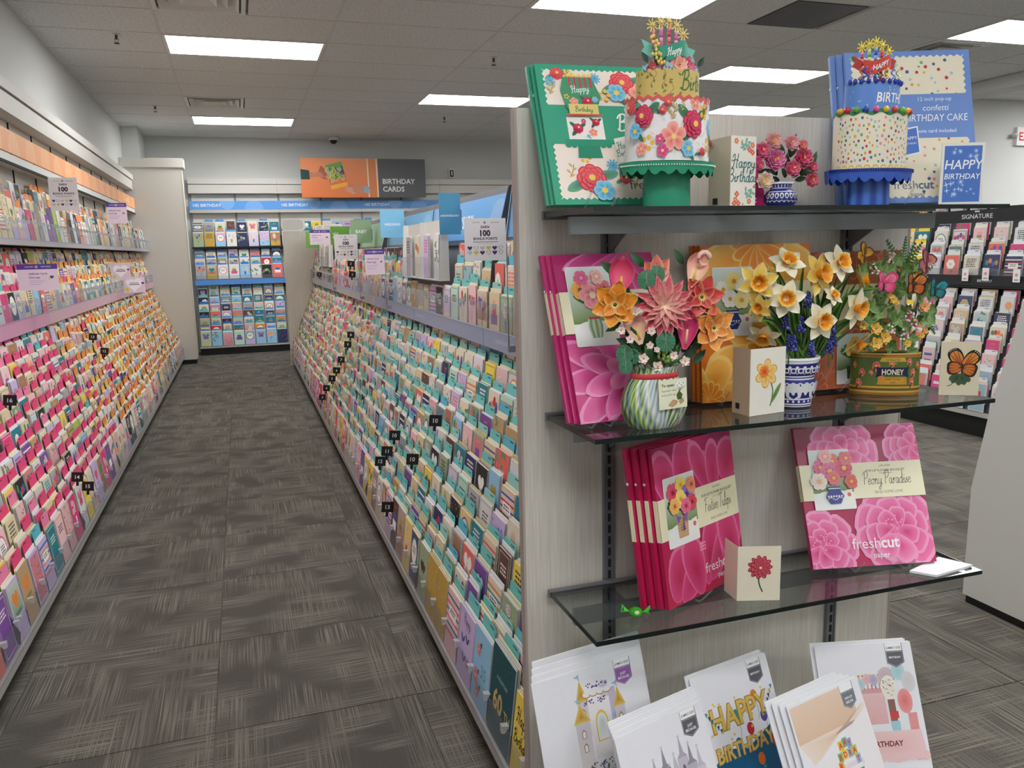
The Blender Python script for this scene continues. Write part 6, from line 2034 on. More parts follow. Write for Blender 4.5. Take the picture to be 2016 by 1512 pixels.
def dahlia(O, R, axis):
    m = MB(); e = C(252, 206, 196)
    for l, (n, f, lift) in enumerate(((14, 1.0, .05), (13, .84, .22), (11, .66, .42), (8, .46, .75), (6, .28, 1.2))):
        ring_petals(m, O, axis, n, R * f, R * f * .36, mixc(C(226, 110, 120), C(250, 232, 200), l / 4.2), mixc(C(206, 44, 84), C(240, 160, 150), l / 6), rot=l * .35, lift=lift, cup=.25, curl=-.12, point=.5, edge=e)
    return m


def anemone(O, R, axis, c0, c1, edge, rot=0.3, n=6, wave=.06):
    m = MB()
    ring_petals(m, O, axis, n, R, R * .74, c0, c1, rot, lift=.10, cup=.14, curl=.08, point=.15, edge=edge, wave=wave, nu=8, nv=6)
    if R < .03:
        ring_petals(m, O + Vector(axis).normalized() * .002, axis, n, R * .8, R * .6, mixc(c0, c1, .2), mixc(c1, edge, .3), rot + .5, lift=.3, cup=.15, curl=.05, point=.15, edge=edge, wave=wave)
    else:
        ring_petals(m, O + Vector(axis).normalized() * .002, axis, 4, R * .62, R * .5, c0, mixc(c0, c1, .7), rot + .5, lift=.3, cup=.2, curl=.08, point=.15, edge=edge, wave=wave)
    A = Vector(axis).normalized()
    ring_petals(m, O + A * .003, axis, 14, R * .26, R * .05, C(240, 200, 90), C(250, 230, 150), 0, lift=.7, cup=0, nu=2, nv=1)
    m.ball(tuple(O + A * .004), R * .09, C(84, 76, 40), 8, 5)
    return m


def calla(O, up, axis, L, W, c0, c1, edge, spadix=C(240, 190, 60)):
    """funnel seen from the front, O at the throat"""
    m = MB(); up = Vector(up).normalized(); Z = Vector(axis).normalized(); S = up.cross(Z).normalized()
    Z = S.cross(up)
    b = len(m.v); nu, nv = 8, 10; cols = []
    for i in range(nu + 1):
        s = i / nu
        w = W / 2 * (.16 + .84 * math.sin(min(1, s * 1.25) * math.pi / 2)) * (1 if s < .55 else max(.03, 1 - ((s - .55) / .45) ** 2.0 * .97))
        for j in range(nv + 1):
            t = -1 + 2 * j / nv
            a = t * 1.9 * (1 - .35 * s)
            zz = -math.cos(a) * w * .9 + w * .4
            m.v.append(tuple(O + up * (L * (s - .35)) + S * (math.sin(a) / math.sin(min(1.57, 1.9 * (1 - .35 * s))) * w) + Z * zz))
            c = mixc(c0, c1, s)
            if abs(t) > .85 or i == nu:
                c = mixc(c, edge, .8)
            cols.append(c)
    n = nv + 1
    for i in range(nu):
        for j in range(nv):
            q = (i * n + j, i * n + j + 1, (i + 1) * n + j + 1, (i + 1) * n + j)
            m.face(tuple(b + k for k in q), [cols[k] for k in q], 0, True)
    m.tube([O - up * L * .2 + Z * W * .1, O + up * L * .15 + Z * W * .14], [W * .06, W * .04], spadix, 8)
    return m


def daffodil(O, R, axis, pet, petc, trump, rot=.2, n=6, flare=1.0):
    m = MB(); A = Vector(axis).normalized()
    ring_petals(m, O, axis, 3, R, R * .66, petc, pet, rot, lift=.05, cup=.1, curl=-.05, point=.25, edge=mixc(pet, (1, 1, 1), .4))
    ring_petals(m, O + A * .0015, axis, 3, R * .96, R * .64, petc, pet, rot + 1.047, lift=.08, cup=.1, curl=-.03, point=.25, edge=mixc(pet, (1, 1, 1), .4))
    X, Y, Z = frame_of(axis); b = len(m.v); N = 20; cols = []
    c_in, c_mid, c_out = C(206, 110, 20), trump, C(250, 196, 60)
    rings = [(.14, .0, c_in), (.20, .22, trump), (.24, .42, trump), (.34, .56, c_out), (.40, .58, mixc(c_out, C(255, 240, 180), .5))]
    for r, h, c in rings:
        for k in range(N):
            t = 2 * math.pi * k / N
            rr = r * R * (1 + (.10 if (k % 2 and r > .3) else 0)) * flare
            m.v.append(tuple(O + X * math.cos(t) * rr + Y * math.sin(t) * rr + Z * h * R * .8)); cols.append(mixc(c, c_in, .25 * (k % 2)))
    for i in range(len(rings) - 1):
        for k in range(N):
            k2 = (k + 1) % N
            q = (i * N + k, i * N + k2, (i + 1) * N + k2, (i + 1) * N + k)
            m.face(tuple(b + a for a in q), [cols[a] for a in q], 0, True)
    ring_petals(m, O + A * R * .1, axis, 6, R * .12, R * .04, C(240, 210, 110), C(250, 230, 150), 0, lift=2.0, nu=2, nv=1)
    return m


def peony3(O, R, axis, c0, c1, cc, layers=4, centre=True):
    m = MB()
    for l in range(layers):
        f = 1 - .19 * l
        ring_petals(m, O, axis, 8 - l, R * f, R * f * .85, mixc(c0, c1, .15 * l), c1, rot=l * .5, lift=.08 + .28 * l, cup=.25, curl=.12 * l, point=-.15, edge=mixc(c1, C(255, 230, 236), .5), nu=4, wave=.03)
    if centre:
        A = Vector(axis).normalized(); r = random.Random(int(R * 1e5))
        for k in range(10):
            a = r.uniform(0, 6.28); q = R * .2 * r.random()
            X, Y, Z = frame_of(axis)
            m.ball(tuple(O + X * math.cos(a) * q + Y * math.sin(a) * q + A * R * .5), R * .07, cc, 6, 4)
    return m


def blade(path, w, c0, c1, facing=Vector((0, -1, 0)), n=10):
    """a long leaf along a path, folded a little down its middle"""
    m = MB(); pts = [Vector(q) for q in smooth_path([tuple(q) for q in path], max(2, n // (len(path) - 1)))]
    b = 0; N = len(pts)
    for i, p in enumerate(pts):
        s = i / (N - 1)
        d = (pts[min(i + 1, N - 1)] - pts[max(i - 1, 0)]).normalized()
        side = d.cross(facing)
        side = side.normalized() if side.length > 1e-4 else Vector((1, 0, 0))
        ww = w / 2 * (min(1, s * 3 + .5)) * max(.03, (1 - s ** 3))
        m.v += [tuple(p - side * ww), tuple(p - facing * -.0 + facing * -ww * .25), tuple(p + side * ww)]
    for i in range(N - 1):
        for j in range(2):
            q = (i * 3 + j, i * 3 + j + 1, (i + 1) * 3 + j + 1, (i + 1) * 3 + j)
            m.face(q, c0 if j else c1, 0, True)
    return m


def roundleaf(O, r, axis, c0, c1):
    m = MB(); X, Y, Z = frame_of(axis)
    pts = [O + X * r * math.cos(a) * 1.0 + Y * r * math.sin(a) * 1.05 - Z * r * .08 for a in [2 * math.pi * k / 16 for k in range(16)]]
    for k in range(16):
        m.poly([O, pts[k], pts[(k + 1) % 16]], [mixc(c0, c1, .5 + .5 * math.sin(k)), c0, c1])
    m.tube([O - Y * r * 1.0 + Z * .0006, O + Y * r * .8 + Z * .0006], r * .03, mixc(c1, C(220, 230, 210), .5), 4)
    return m


def muscari(O, h, r_, seed, axis=Vector((0, 0, 1))):
    m = MB(); r = random.Random(seed)
    for k in range(26):
        s = k / 25
        a = k * 2.4; rr = r_ * (1 - .65 * s)
        m.ball((O.x + rr * math.cos(a), O.y + rr * math.sin(a) * .7, O.z + h * s), .0032 * (1.15 - .5 * s), r.choice([C(56, 56, 140), C(76, 80, 170), C(110, 116, 200), C(44, 40, 110)]), 6, 4)
    m.tube([(O.x, O.y, O.z - .03), (O.x, O.y, O.z + h * .8)], .0012, C(70, 120, 60), 5)
    return m


def build_at(m, name, root):
    L = root.location
    m.v = [(v[0] - L.x, v[1] - L.y, v[2] - L.z) for v in m.v]
    return m.build(name, 'satin', root)


def polar_map(c, rf, sy, span, W, z0):
    """sheet x in 0..W over an angle span facing -y; y is height; rf(z) the radius"""
    def f(x, y, d):
        a = -math.pi / 2 + (x / W - .5) * span
        r = rf(y) + d
        return (c[0] + r * math.cos(a), c[1] + r * math.sin(a) * sy, c[2] + z0 + y)
    return f


FWD = Vector((-.22, -1, .10))
M_ = SHELF[1]
# ---- dahlia bouquet in striped glass-look vase
root = thing('paper_bouquet', 'pop-up dahlia and calla bouquet in green-white striped vase', 'paper bouquet', (.723, 1.343, M_ + .0006))
yb = 1.332


def at1(px, py, y=None):
    return aty(px, py, y or yb)


prof = [(.044, 0), (.052, .004), (.061, .018), (.067, .036), (.068, .050), (.063, .070), (.054, .086), (.047, .097), (.0455, .103), (.046, .109), (.049, .116)]
vr = random.Random(8)
sc = [vr.choice([C(236, 240, 236), C(120, 160, 60), C(40, 60, 40), C(196, 214, 120), C(150, 170, 190), C(70, 110, 50), C(220, 228, 214), C(28, 40, 36)]) for k in range(96)]
m = MB(); m.lathe(prof, 96, (1, 1, 1), (0, 0, 0), .55, colf=lambda i, k: sc[int(k + i * 1.6 * math.sin(i * .35)) % 96]); m.build('vase', 'gloss', root)
m = MB(); m.lathe([(.0462, .094), (.0478, .095), (.0478, .104), (.0464, .105)], 48, C(206, 56, 66), (0, 0, 0), .57); m.build('ribbon', 'satin', root)
P = at1(1298, 809, 1.301)
w = .060; h = .055
p = Paint(w, h); p.text('To open:', .006, h - .013, .0075, C(50, 60, 40), 'l', bold=.03); p.text('Squeeze vase', .006, h - .022, .006, C(110, 116, 100), 'l'); p.text('and push up', .006, h - .030, .006, C(110, 116, 100), 'l')
p.poly([(w * .72, h * .60), (w * .84, h * .45), (w * .80, h * .28), (w * .66, h * .28), (w * .62, h * .45)], C(70, 96, 40))
for k in range(4):
    p.flower(w * (.66 + .07 * k), h * (.78 + .06 * (k % 2)), .005, 5, C(244, 244, 238), C(250, 250, 246), C(90, 100, 80)); p.stroke([(w * .73, h * .58), (w * (.66 + .07 * k), h * .72)], .0008, C(60, 80, 40), 1)
for pts in ([(.32, .12), (.5, .30), (.66, .24), (.62, .14), (.45, .05)], [(.70, .22), (.86, .32), (.88, .2), (.76, .12)]):
    p.poly([(w * a, h * b) for a, b in pts], C(206, 160, 110)); p.stroke([(w * a, h * b) for a, b in pts], .0006, C(60, 50, 40), 1)
t_ = MB(); flat_sheet(t_, p, w, h, .0008, C(236, 236, 206)); t_.build('instruction_tag', 'paper', root, (P.x - .723, 1.301 - 1.343, P.z - M_), (0, -.04, .05))
for k, (px, py, ex, ey, cw) in enumerate([(1290, 715, 1285, 560, .012), (1320, 715, 1340, 600, .012), (1305, 715, 1308, 620, .01), (1280, 715, 1215, 610, .008), (1335, 715, 1395, 640, .009), (1300, 715, 1250, 640, .008), (1325, 715, 1375, 570, .009), (1310, 715, 1350, 700, .008), (1295, 715, 1240, 570, .008)]):
    build_at(blade([at1(px, py, 1.352), at1((px + ex) / 2, (py + ey) / 2 + 4, 1.348), at1(ex, ey, 1.346)], cw, C(52, 104, 50), C(96, 150, 64)), 'stem', root)
for px, py, ang, L in ((1218, 540, 2.6, .045), (1268, 525, 2.4, .040), (1345, 520, 2.2, .035), (1222, 635, 3.6, .035), (1345, 610, .8, .05), (1365, 625, .5, .045), (1250, 690, 3.5, .04), (1270, 690, 2.8, .035), (1340, 690, .4, .03), (1358, 680, .9, .03), (1290, 640, 1.6, .05), (1262, 715, 3.0, .04)):
    m = MB(); X = Vector((math.cos(ang), 0, math.sin(ang))); petal3(m, at1(px, py, 1.354), X, X.cross(FWD.normalized()) * -1, FWD.normalized(), L, L * .42, C(30, 70, 44), C(60, 112, 66), .1, .1, -.1, .5); build_at(m, 'leaf', root)
for px, py, r, y in ((1273, 551, .017, 1.332), (1293, 540, .016, 1.338), (1311, 672, .019, 1.318), (1230, 697, .0165, 1.332), (1246, 702, .014, 1.335), (1232, 722, .0135, 1.33), (1264, 594, .012, 1.342)):
    build_at(roundleaf(at1(px, py, y), r, FWD, C(76, 140, 104), C(40, 96, 66)), 'eucalyptus_leaf', root)
fr = random.Random(17)
for k in range(30):
    a = fr.uniform(-1, 1); px, py = 1306 + a * 66, fr.uniform(640, 712)
    ang = math.pi / 2 - a * 1.0 + fr.uniform(-.5, .5)
    m = MB(); X = Vector((math.cos(ang), 0, math.sin(ang))); L = fr.uniform(.034, .052)
    petal3(m, at1(px, py + 10, 1.340 + fr.uniform(-.004, .008)), X, X.cross(FWD.normalized()) * -1, FWD.normalized(), L, L * .42, C(22, 60, 36), fr.choice([C(50, 104, 56), C(74, 132, 70), C(36, 84, 48)]), .1, .1, -.1, .4); build_at(m, 'leaf', root)
fr = random.Random(21)
for k in range(34):
    px, py = fr.uniform(1215, 1400), fr.uniform(560, 700)
    if abs(px - 1305) > 60 and py > 665:
        continue
    ang = math.atan2(-(py - 720), px - 1305) + fr.uniform(-.5, .5)
    m = MB(); X = Vector((math.cos(ang), 0, math.sin(ang))); L = fr.uniform(.028, .045)
    petal3(m, at1(px, py, 1.360 + fr.uniform(-.004, .006)) - X * L * .5, X, X.cross(FWD.normalized()) * -1, FWD.normalized(), L, L * .4, C(24, 62, 40), fr.choice([C(52, 104, 60), C(80, 140, 96), C(40, 84, 52)]), .1, .1, -.1, .4); build_at(m, 'leaf', root)
build_at(dahlia(at1(1308, 602, 1.324), .060, FWD), 'dahlia', root)
build_at(anemone(at1(1211, 600, 1.326), .043, FWD + Vector((-.3, 0, 0)), C(206, 84, 8), C(240, 160, 30), C(250, 206, 100)), 'lily', root)
build_at(anemone(at1(1380, 585, 1.328), .042, FWD, C(176, 26, 40), C(222, 76, 70), C(248, 170, 140), .1), 'lily', root)
build_at(anemone(at1(1403, 645, 1.322), .045, FWD + Vector((.2, 0, -.1)), C(214, 84, 24), C(246, 176, 80), C(252, 214, 140), .6), 'lily', root)
m = MB(); O = at1(1290, 545, 1.346)
for a, L in ((1.57, .042), (2.3, .038), (.9, .042), (2.9, .032), (.35, .03)):
    X = Vector((math.cos(a), 0, math.sin(a))); petal3(m, O, X, Vector((-X.z, 0, X.x)), Vector((0, -1, 0)), L, .028, C(206, 70, 64), C(236, 130, 104), .05, .2, .0, .35, edge=C(250, 206, 180))
build_at(m, 'tulip', root)
build_at(calla(at1(1220, 556, 1.334), (.15, 0, 1), FWD, .074, .052, C(236, 120, 150), C(206, 36, 92), C(240, 150, 180)), 'calla_lily', root)
build_at(calla(at1(1350, 660, 1.320), (.12, 0, 1), FWD, .076, .046, C(222, 80, 130), C(184, 20, 92), C(236, 140, 176), C(250, 200, 160)), 'calla_lily', root)
for px, py, up, L, W in ((1366, 540, (.35, 0, 1), .070, .046), (1254, 655, (-.35, 0, 1), .068, .042)):
    m = calla(at1(px, py, 1.33), up, FWD, L, W, C(246, 220, 190), C(244, 170, 160), C(252, 222, 210), C(226, 206, 90))
    O = at1(px, py, 1.328) + Vector((up[0] * .03, 0, .03)); s = 1 if up[0] > 0 else -1
    m.tube([O + Vector((s * (.014 + .012 * math.cos(a)) - s * .004, 0, .012 * math.sin(a) - .002)) for a in [k * .6 for k in range(10)]], [.006 - .0004 * k for k in range(10)], C(246, 196, 180), 7)
    build_at(m, 'calla_lily', root)
for k, (px, py, r) in enumerate([(1266, 706, .011), (1294, 722, .012), (1325, 700, .010), (1348, 711, .011), (1279, 680, .008), (1293, 688, .007), (1282, 652, .009), (1250, 615, .008), (1222, 650, .010), (1240, 668, .009), (1256, 612, .007)]):
    build_at(anemone(at1(px, py, 1.318 + .003 * (k % 3)), r, FWD, C(236, 190, 180), C(246, 232, 222), C(250, 244, 240), k, 5, 0), 'small_blossom', root)
m = MB(); r = random.Random(3)
for k in range(18):
    q = at1(1300 + r.uniform(-12, 24), 702 + r.uniform(-12, 12), 1.325); m.ball(tuple(q), .0034, r.choice([C(150, 170, 80), C(110, 140, 60)]), 6, 4, 1.4)
build_at(m, 'bud_cluster', root)

# ---- daffodils in blue and white pot
root = thing('paper_bouquet', 'pop-up daffodil bouquet in blue-and-white patterned pot', 'paper bouquet', (1.083, 1.398, M_ + .0006))


def potr(z):
    return .033 + .010 * min(1, z / .06) + (.006 * max(0, (z - .07) / .035) if z > .07 else 0) - (.004 if z > .058 and z < .07 else 0)


NB, WH = C(44, 44, 130), C(234, 236, 240)
m = MB(); m.lathe([(potr(z) if z > .001 else .030, z) for z in (0, .004, .012, .025, .04, .056, .060, .068, .072, .085, .098, .104)], 48, NB, (0, 0, 0), .8); m.lathe([(potr(.104) + .001, .100), (potr(.104) + .002, .105), (potr(.104) - .002, .106), (potr(.104) - .004, .08)], 48, WH, (0, 0, 0), .8)
W = .12; p = Paint(W, .104)
for z0, z1 in ((.003, .010), (.060, .068), (.094, .100), (.018, .021)):
    p.rect(0, W, z0, z1, WH)
p.rect(0, W, .005, .007, NB); p.rect(0, W, .063, .0655, NB)
for k in range(9):
    x = W * (k + .5) / 9
    p.petal(x, .022, 1.57, .026, .010, WH, WH, 0) if k % 2 else p.petal(x, .056, -1.57, .028, .009, WH, WH, .2)
    for a in (.8, 2.34):
        p.petal(x, .032, a, .018, .006, WH, WH, .3); p.petal(x, .055, -a, .018, .006, WH, WH, .3)
    p.disc(x, .080, .0062, WH, n=10); p.disc(x, .080, .0035, NB, n=8)
    p.petal(x + W / 18, .072, 1.57, .018, .007, WH, WH, .2); p.petal(x + W / 18, .073, 1.57, .010, .003, NB, NB, .2)
    p.disc(x, .0145, .003, WH, n=7)
for s in (-1, 1):
    for kx in (.28, .72):
        p.stroke([(W * kx + s * .004, .020), (W * kx + s * .014, .030), (W * kx + s * .012, .046), (W * kx + s * .004, .052)], .004, WH)
p.into(m, polar_map((0, 0, 0), potr, .8, 3.0, W, 0), .00016, 0, .006); m.build('pot', 'gloss', root)
LG, DG = C(108, 152, 56), C(40, 84, 34)
for (px, py, mx, my, ex, ey, w) in ((1575, 705, 1560, 600, 1517, 510, .012), (1585, 705, 1575, 600, 1583, 512, .013), (1595, 705, 1625, 600, 1685, 530, .014), (1600, 705, 1660, 590, 1738, 566, .013), (1565, 705, 1530, 640, 1495, 628, .012), (1590, 705, 1592, 640, 1562, 640, .010), (1605, 705, 1650, 640, 1705, 625, .014), (1570, 705, 1545, 570, 1495, 525, .011), (1598, 705, 1610, 610, 1606, 560, .012), (1580, 705, 1600, 660, 1640, 560, .012), (1610, 705, 1640, 650, 1672, 560, .011), (1560, 705, 1520, 650, 1490, 600, .010), (1588, 705, 1560, 650, 1550, 560, .012), (1600, 705, 1680, 630, 1715, 640, .011), (1575, 705, 1590, 620, 1570, 570, .010), (1592, 705, 1615, 640, 1600, 590, .011), (1585, 705, 1540, 590, 1530, 540, .011), (1606, 705, 1630, 600, 1650, 540, .012)):
    k = int(px * 7 + ex) % 2
    build_at(blade([aty(px, py, 1.40), aty(mx, my, 1.392), aty(ex, ey, 1.374)], w, LG if k else DG, DG if k else LG), 'leaf_blade', root)
fr = random.Random(31)
for k in range(30):
    a = fr.uniform(-1, 1); ex, ey = 1592 + a * 95 + fr.uniform(-10, 10), fr.uniform(525, 640)
    px = 1592 + a * 26
    k2 = fr.random() < .5
    build_at(blade([aty(px, 704, 1.405), aty((px + ex) / 2 - a * 8, (704 + ey) / 2, 1.402), aty(ex, ey, 1.398)], fr.uniform(.008, .013), LG if k2 else DG, DG if k2 else C(70, 116, 46)), 'leaf_blade', root)
YP, YC, WP, WC = C(240, 214, 110), C(232, 190, 60), C(244, 242, 226), C(240, 226, 150)
for px, py, R, ax, white, rot in ((1491, 556, .036, (-.4, -1, .0), 0, .3), (1609, 540, .041, (.35, -1, .15), 0, .1), (1650, 518, .034, (.1, -1, .3), 1, .5), (1547, 588, .034, (-.5, -1, .1), 1, .2), (1683, 606, .038, (.35, -1, -.15), 1, .4), (1614, 632, .036, (.0, -1, .0), 1, .0), (1692, 553, .030, (.9, -.6, .2), 0, .3), (1550, 518, .032, (-.3, -1, .8), 1, .7), (1639, 583, .020, (.1, -1, .6), 1, .2), (1497, 605, .024, (-1, -.5, -.1), 0, .5), (1503, 660, .030, (-.6, -.6, -.8), 1, .2), (1689, 672, .032, (.4, -.6, -.8), 0, .1)):
    O = aty(px, py, 1.362 if py > 570 else 1.375)
    build_at(daffodil(O, R * 1.2, ax, WP if white else YP, WC if white else YC, C(240, 150, 26), rot), 'daffodil', root)
for k, (px, py) in enumerate([(1591, 605), (1547, 648), (1578, 655), (1562, 690), (1597, 700), (1632, 695), (1637, 650), (1553, 690), (1640, 680)]):
    build_at(muscari(aty(px, py, 1.370), .032, .0075, k), 'grape_hyacinth', root)

# ---- honey tin with butterflies
root = thing('paper_bouquet', 'pop-up fern and butterfly bouquet in green HONEY tin', 'paper bouquet', (1.352, 1.440, M_ + .0006))
HR = .072
m = MB(); m.lathe([(HR, 0), (HR + .001, .004), (HR, .006)], 56, C(150, 104, 36), (0, 0, 0), .42); m.lathe([(HR, .004), (HR, .090)], 56, C(88, 110, 46), (0, 0, 0), .42)
for z, c in ((.006, (206, 160, 60)), (.012, (120, 80, 30)), (.016, (206, 160, 60)), (.084, (176, 120, 50)), (.090, (214, 170, 90))):
    m.lathe([(HR + .001, z), (HR + .0016, z + .002), (HR + .001, z + .004)], 56, C(*c), (0, 0, 0), .42)
W = .26; p = Paint(W, .094)
for x, y, r in ((.10, .065, .011), (.06, .05, .010), (.115, .035, .010), (.05, .026, .011), (.14, .07, .008), (.19, .074, .009), (.205, .05, .010), (.2, .03, .010), (.225, .066, .009), (.03, .066, .008), (.088, .05, .006)):
    p.flower(x, y, r, 5, C(206, 60, 50), C(232, 130, 110), C(250, 220, 150), .9); p.leaf(x, y, 4.2, r * 1.5, r * .5, C(60, 84, 36))
p.poly([(.108, .075), (.18, .075), (.174, .084), (.114, .084)], C(206, 170, 60)); p.text('EXTRACTED', .144, .0765, .0068, C(60, 66, 30), fit=.05)
p.text('CLOVER', .144, .0695, .005, C(214, 196, 120))
p.poly([(.100, .040), (.112, .045), (.176, .045), (.188, .040), (.184, .052), (.188, .064), (.176, .062), (.112, .062), (.100, .064), (.104, .052)], C(26, 28, 66)); p.text('HONEY', .144, .0465, .0165, C(240, 230, 200), bold=.03, fit=.066)
p.poly([(.104, .024), (.184, .024), (.180, .041), (.108, .041)], C(214, 164, 50), C(196, 140, 44)); p.text('SWEET CLOVER', .144, .034, .0055, C(80, 50, 20), bold=.01); p.text('FRESH', .144, .0275, .005, C(80, 50, 20))
p.into(m, polar_map((0, 0, 0), lambda z: HR + .0004, .42, 2.9, W, 0), .00016, 0, .008); m.build('tin', 'gloss', root, None, (0, 0, -.55))
r = random.Random(12)
GR = [C(46, 92, 36), C(62, 118, 44), C(86, 140, 58), C(36, 74, 36), C(112, 160, 76)]
for k in range(62):
    px, py = r.uniform(1692, 1836), r.uniform(508, 690)
    if px > 1805 and py > 660:
        px -= 30
    m = MB(); O = aty(px, py, r.uniform(1.40, 1.45))
    for q in range(9):
        a = r.uniform(0, 6.28); X = Vector((math.cos(a), 0, math.sin(a)))
        petal3(m, O, X, Vector((-X.z, 0, X.x)), Vector((0, -1, 0)), r.uniform(.014, .024), .013, r.choice(GR), r.choice(GR), .25, .15, 0, .0, 3, 2, edge=C(150, 180, 110))
    build_at(m, 'leaf_cluster', root)
for px, py, a, L in ((1760, 500, 2.2, .07), (1745, 520, 1.8, .06), (1820, 610, -.5, .055), (1830, 640, -.9, .05), (1790, 510, 1.2, .07), (1815, 540, .5, .06), (1710, 600, 2.9, .045), (1835, 570, .2, .05), (1800, 500, .9, .06), (1765, 560, 1.7, .06), (1780, 490, 1.45, .05)):
    m = MB(); O = aty(px, py, 1.445); X = Vector((math.cos(a), 0, math.sin(a))); Yd = Vector((-X.z, 0, X.x))
    O = O - X * L * .5
    for i in range(9):
        s = i / 8
        for sg in (-1, 1):
            D = (X * .5 + Yd * sg).normalized(); petal3(m, O + X * L * s, D, D.cross(Vector((0, 1, 0))), Vector((0, -1, 0)), L * .30 * (1 - .75 * s), L * .09, C(46, 92, 50), C(80, 130, 70), .05, .1, 0, .2, 2, 2)
    m.tube([O, O + X * L], .0012, C(70, 110, 50), 5); build_at(m, 'fern', root)
for k, (px, py, R_, c) in enumerate([(1724, 647, .015, 0), (1742, 665, .015, 0), (1724, 676, .016, 0), (1698, 640, .013, 0), (1819, 604, .014, 1), (1758, 590, .010, 0), (1807, 541, .009, 0), (1813, 660, .009, 0), (1785, 676, .010, 0), (1752, 583, .008, 0), (1765, 596, .007, 0), (1822, 652, .007, 0), (1800, 545, .007, 0)]):
    build_at(anemone(aty(px, py, 1.392), R_, FWD, *((C(222, 140, 20), C(246, 200, 70), C(250, 224, 130)) if not c else (C(226, 110, 40), C(246, 180, 110), C(250, 214, 160))), k, 5, .03), 'yellow_flower', root)
for k, (px, py) in enumerate([(1792, 624), (1754, 650), (1779, 659), (1722, 528), (1798, 640), (1755, 508)]):
    m = MB()
    for q in range(12):
        m.ball(tuple(aty(px + r.uniform(-9, 9), py + r.uniform(-11, 11), 1.395)), .0028, r.choice([C(240, 214, 214), C(226, 160, 170), C(150, 80, 90), C(246, 236, 230)]), 6, 4)
    build_at(m, 'blossom_cluster', root)
for name, px, py, s, c0, c1, ed, rot in (('orange', 1701, 503, .030, (206, 140, 24), (240, 190, 50), (110, 70, 20), .9), ('pink-violet', 1823, 519, .034, (236, 160, 90), (196, 90, 140), (120, 50, 80), 1.0), ('pink', 1739, 562, .034, (232, 70, 130), (244, 140, 176), (206, 60, 110), -.15), ('monarch', 1797, 566, .036, (206, 90, 30), (230, 140, 50), (34, 24, 18), -.1), ('teal', 1840, 574, .032, (24, 110, 116), (60, 170, 176), (14, 60, 66), -.2)):
    O = aty(px, py, 1.388); p = Paint(1, 1, clip=False); butterfly2d(p, 0, 0, s, c0, c1, ed, rot=rot, dots=name == 'monarch')
    m = MB()
    p.into(m, lambda x, y, d: (O.x + x, O.y - d - abs(x) * .45, O.z + y), .0001); p.into(m, lambda x, y, d: (O.x + x, O.y + .0008 + d * .2 - abs(x) * .45, O.z + y), .0001)
    o = build_at(m, 'butterfly', root); o['label'] = name + ' paper butterfly'

# ---- small peony bouquet on the top shelf
T_ = SHELF[0]
root = thing('paper_bouquet', 'small pop-up peony bouquet in squat cobalt vase', 'paper bouquet', (1.066, 1.445, T_ + .0006))
prof = [(.018, 0), (.028, .006), (.036, .016), (.036, .026), (.029, .036), (.022, .040), (.024, .052), (.026, .054)]
m = MB(); m.lathe(prof, 40, C(36, 46, 124), (0, 0, 0), .8); m.lathe([(.0262, .050), (.0275, .0535), (.025, .054)], 40, C(228, 230, 238), (0, 0, 0), .8)
W = .10; p = Paint(W, .056)
for k in range(10):
    x = W * (k + .5) / 10
    p.petal(x, .020, 1.57, .012, .008, WH, WH, .2); p.petal(x, .022, 1.57, .007, .004, C(36, 46, 124), C(36, 46, 124), .2); p.disc(x + W / 20, .015, .0016, WH, n=6); p.rect(x - .001, x + .001, .043, .049, WH)
p.stroke([(W * k / 20, .013 + (.004 if k % 2 else 0)) for k in range(21)], .0013, WH, 1); p.rect(0, W, .0335, .035, WH); p.rect(0, W, .041, .0422, WH)


def pvr(z):
    for (r0, z0), (r1, z1) in zip(prof, prof[1:]):
        if z <= z1:
            return r0 + (r1 - r0) * (z - z0) / (z1 - z0 + 1e-9)
    return prof[-1][0]


p.into(m, polar_map((0, 0, 0), pvr, .8, 3.0, W, 0), .00016, 0, .004); m.build('vase', 'gloss', root)
for px, py, ang, L in ((1545, 350, 1.5, .05), (1530, 345, 2.3, .05), (1560, 350, 1.0, .05), (1575, 345, .6, .045), (1520, 350, 2.8, .04), (1540, 320, 1.9, .05), (1555, 310, 1.3, .05), (1590, 335, .9, .035), (1585, 345, .1, .03), (1515, 335, 3.4, .03), (1535, 355, 3.0, .03), (1565, 355, .2, .03), (1600, 320, 1.2, .025)):
    m = MB(); X = Vector((math.cos(ang), 0, math.sin(ang))); petal3(m, aty(px, py, 1.45), X, X.cross(FWD.normalized()) * -1, FWD.normalized(), L, L * .42, C(26, 66, 46), C(66, 116, 76), .1, .1, -.1, .5); build_at(m, 'leaf', root)
for px, py, R, c0, c1, l in ((1522, 278, .019, (220, 110, 120), (246, 190, 190), 4), (1558, 281, .017, (206, 50, 80), (244, 180, 190), 4), (1500, 297, .018, (196, 20, 100), (222, 70, 130), 3), (1525, 315, .024, (200, 40, 120), (232, 120, 180), 4), (1581, 312, .022, (190, 14, 80), (216, 50, 110), 3), (1560, 332, .018, (206, 30, 90), (226, 80, 130), 3), (1600, 329, .012, (206, 30, 90), (232, 90, 140), 3), (1598, 355, .016, (206, 40, 80), (230, 90, 120), 3), (1505, 356, .019, (236, 190, 150), (248, 232, 210), 4), (1580, 286, .012, (220, 70, 90), (240, 140, 150), 3), (1496, 325, .010, (196, 20, 100), (222, 70, 130), 3)):
    build_at(peony3(aty(px, py, 1.425), R, FWD, C(*c0), C(*c1), C(246, 190, 60), l), 'peony', root)


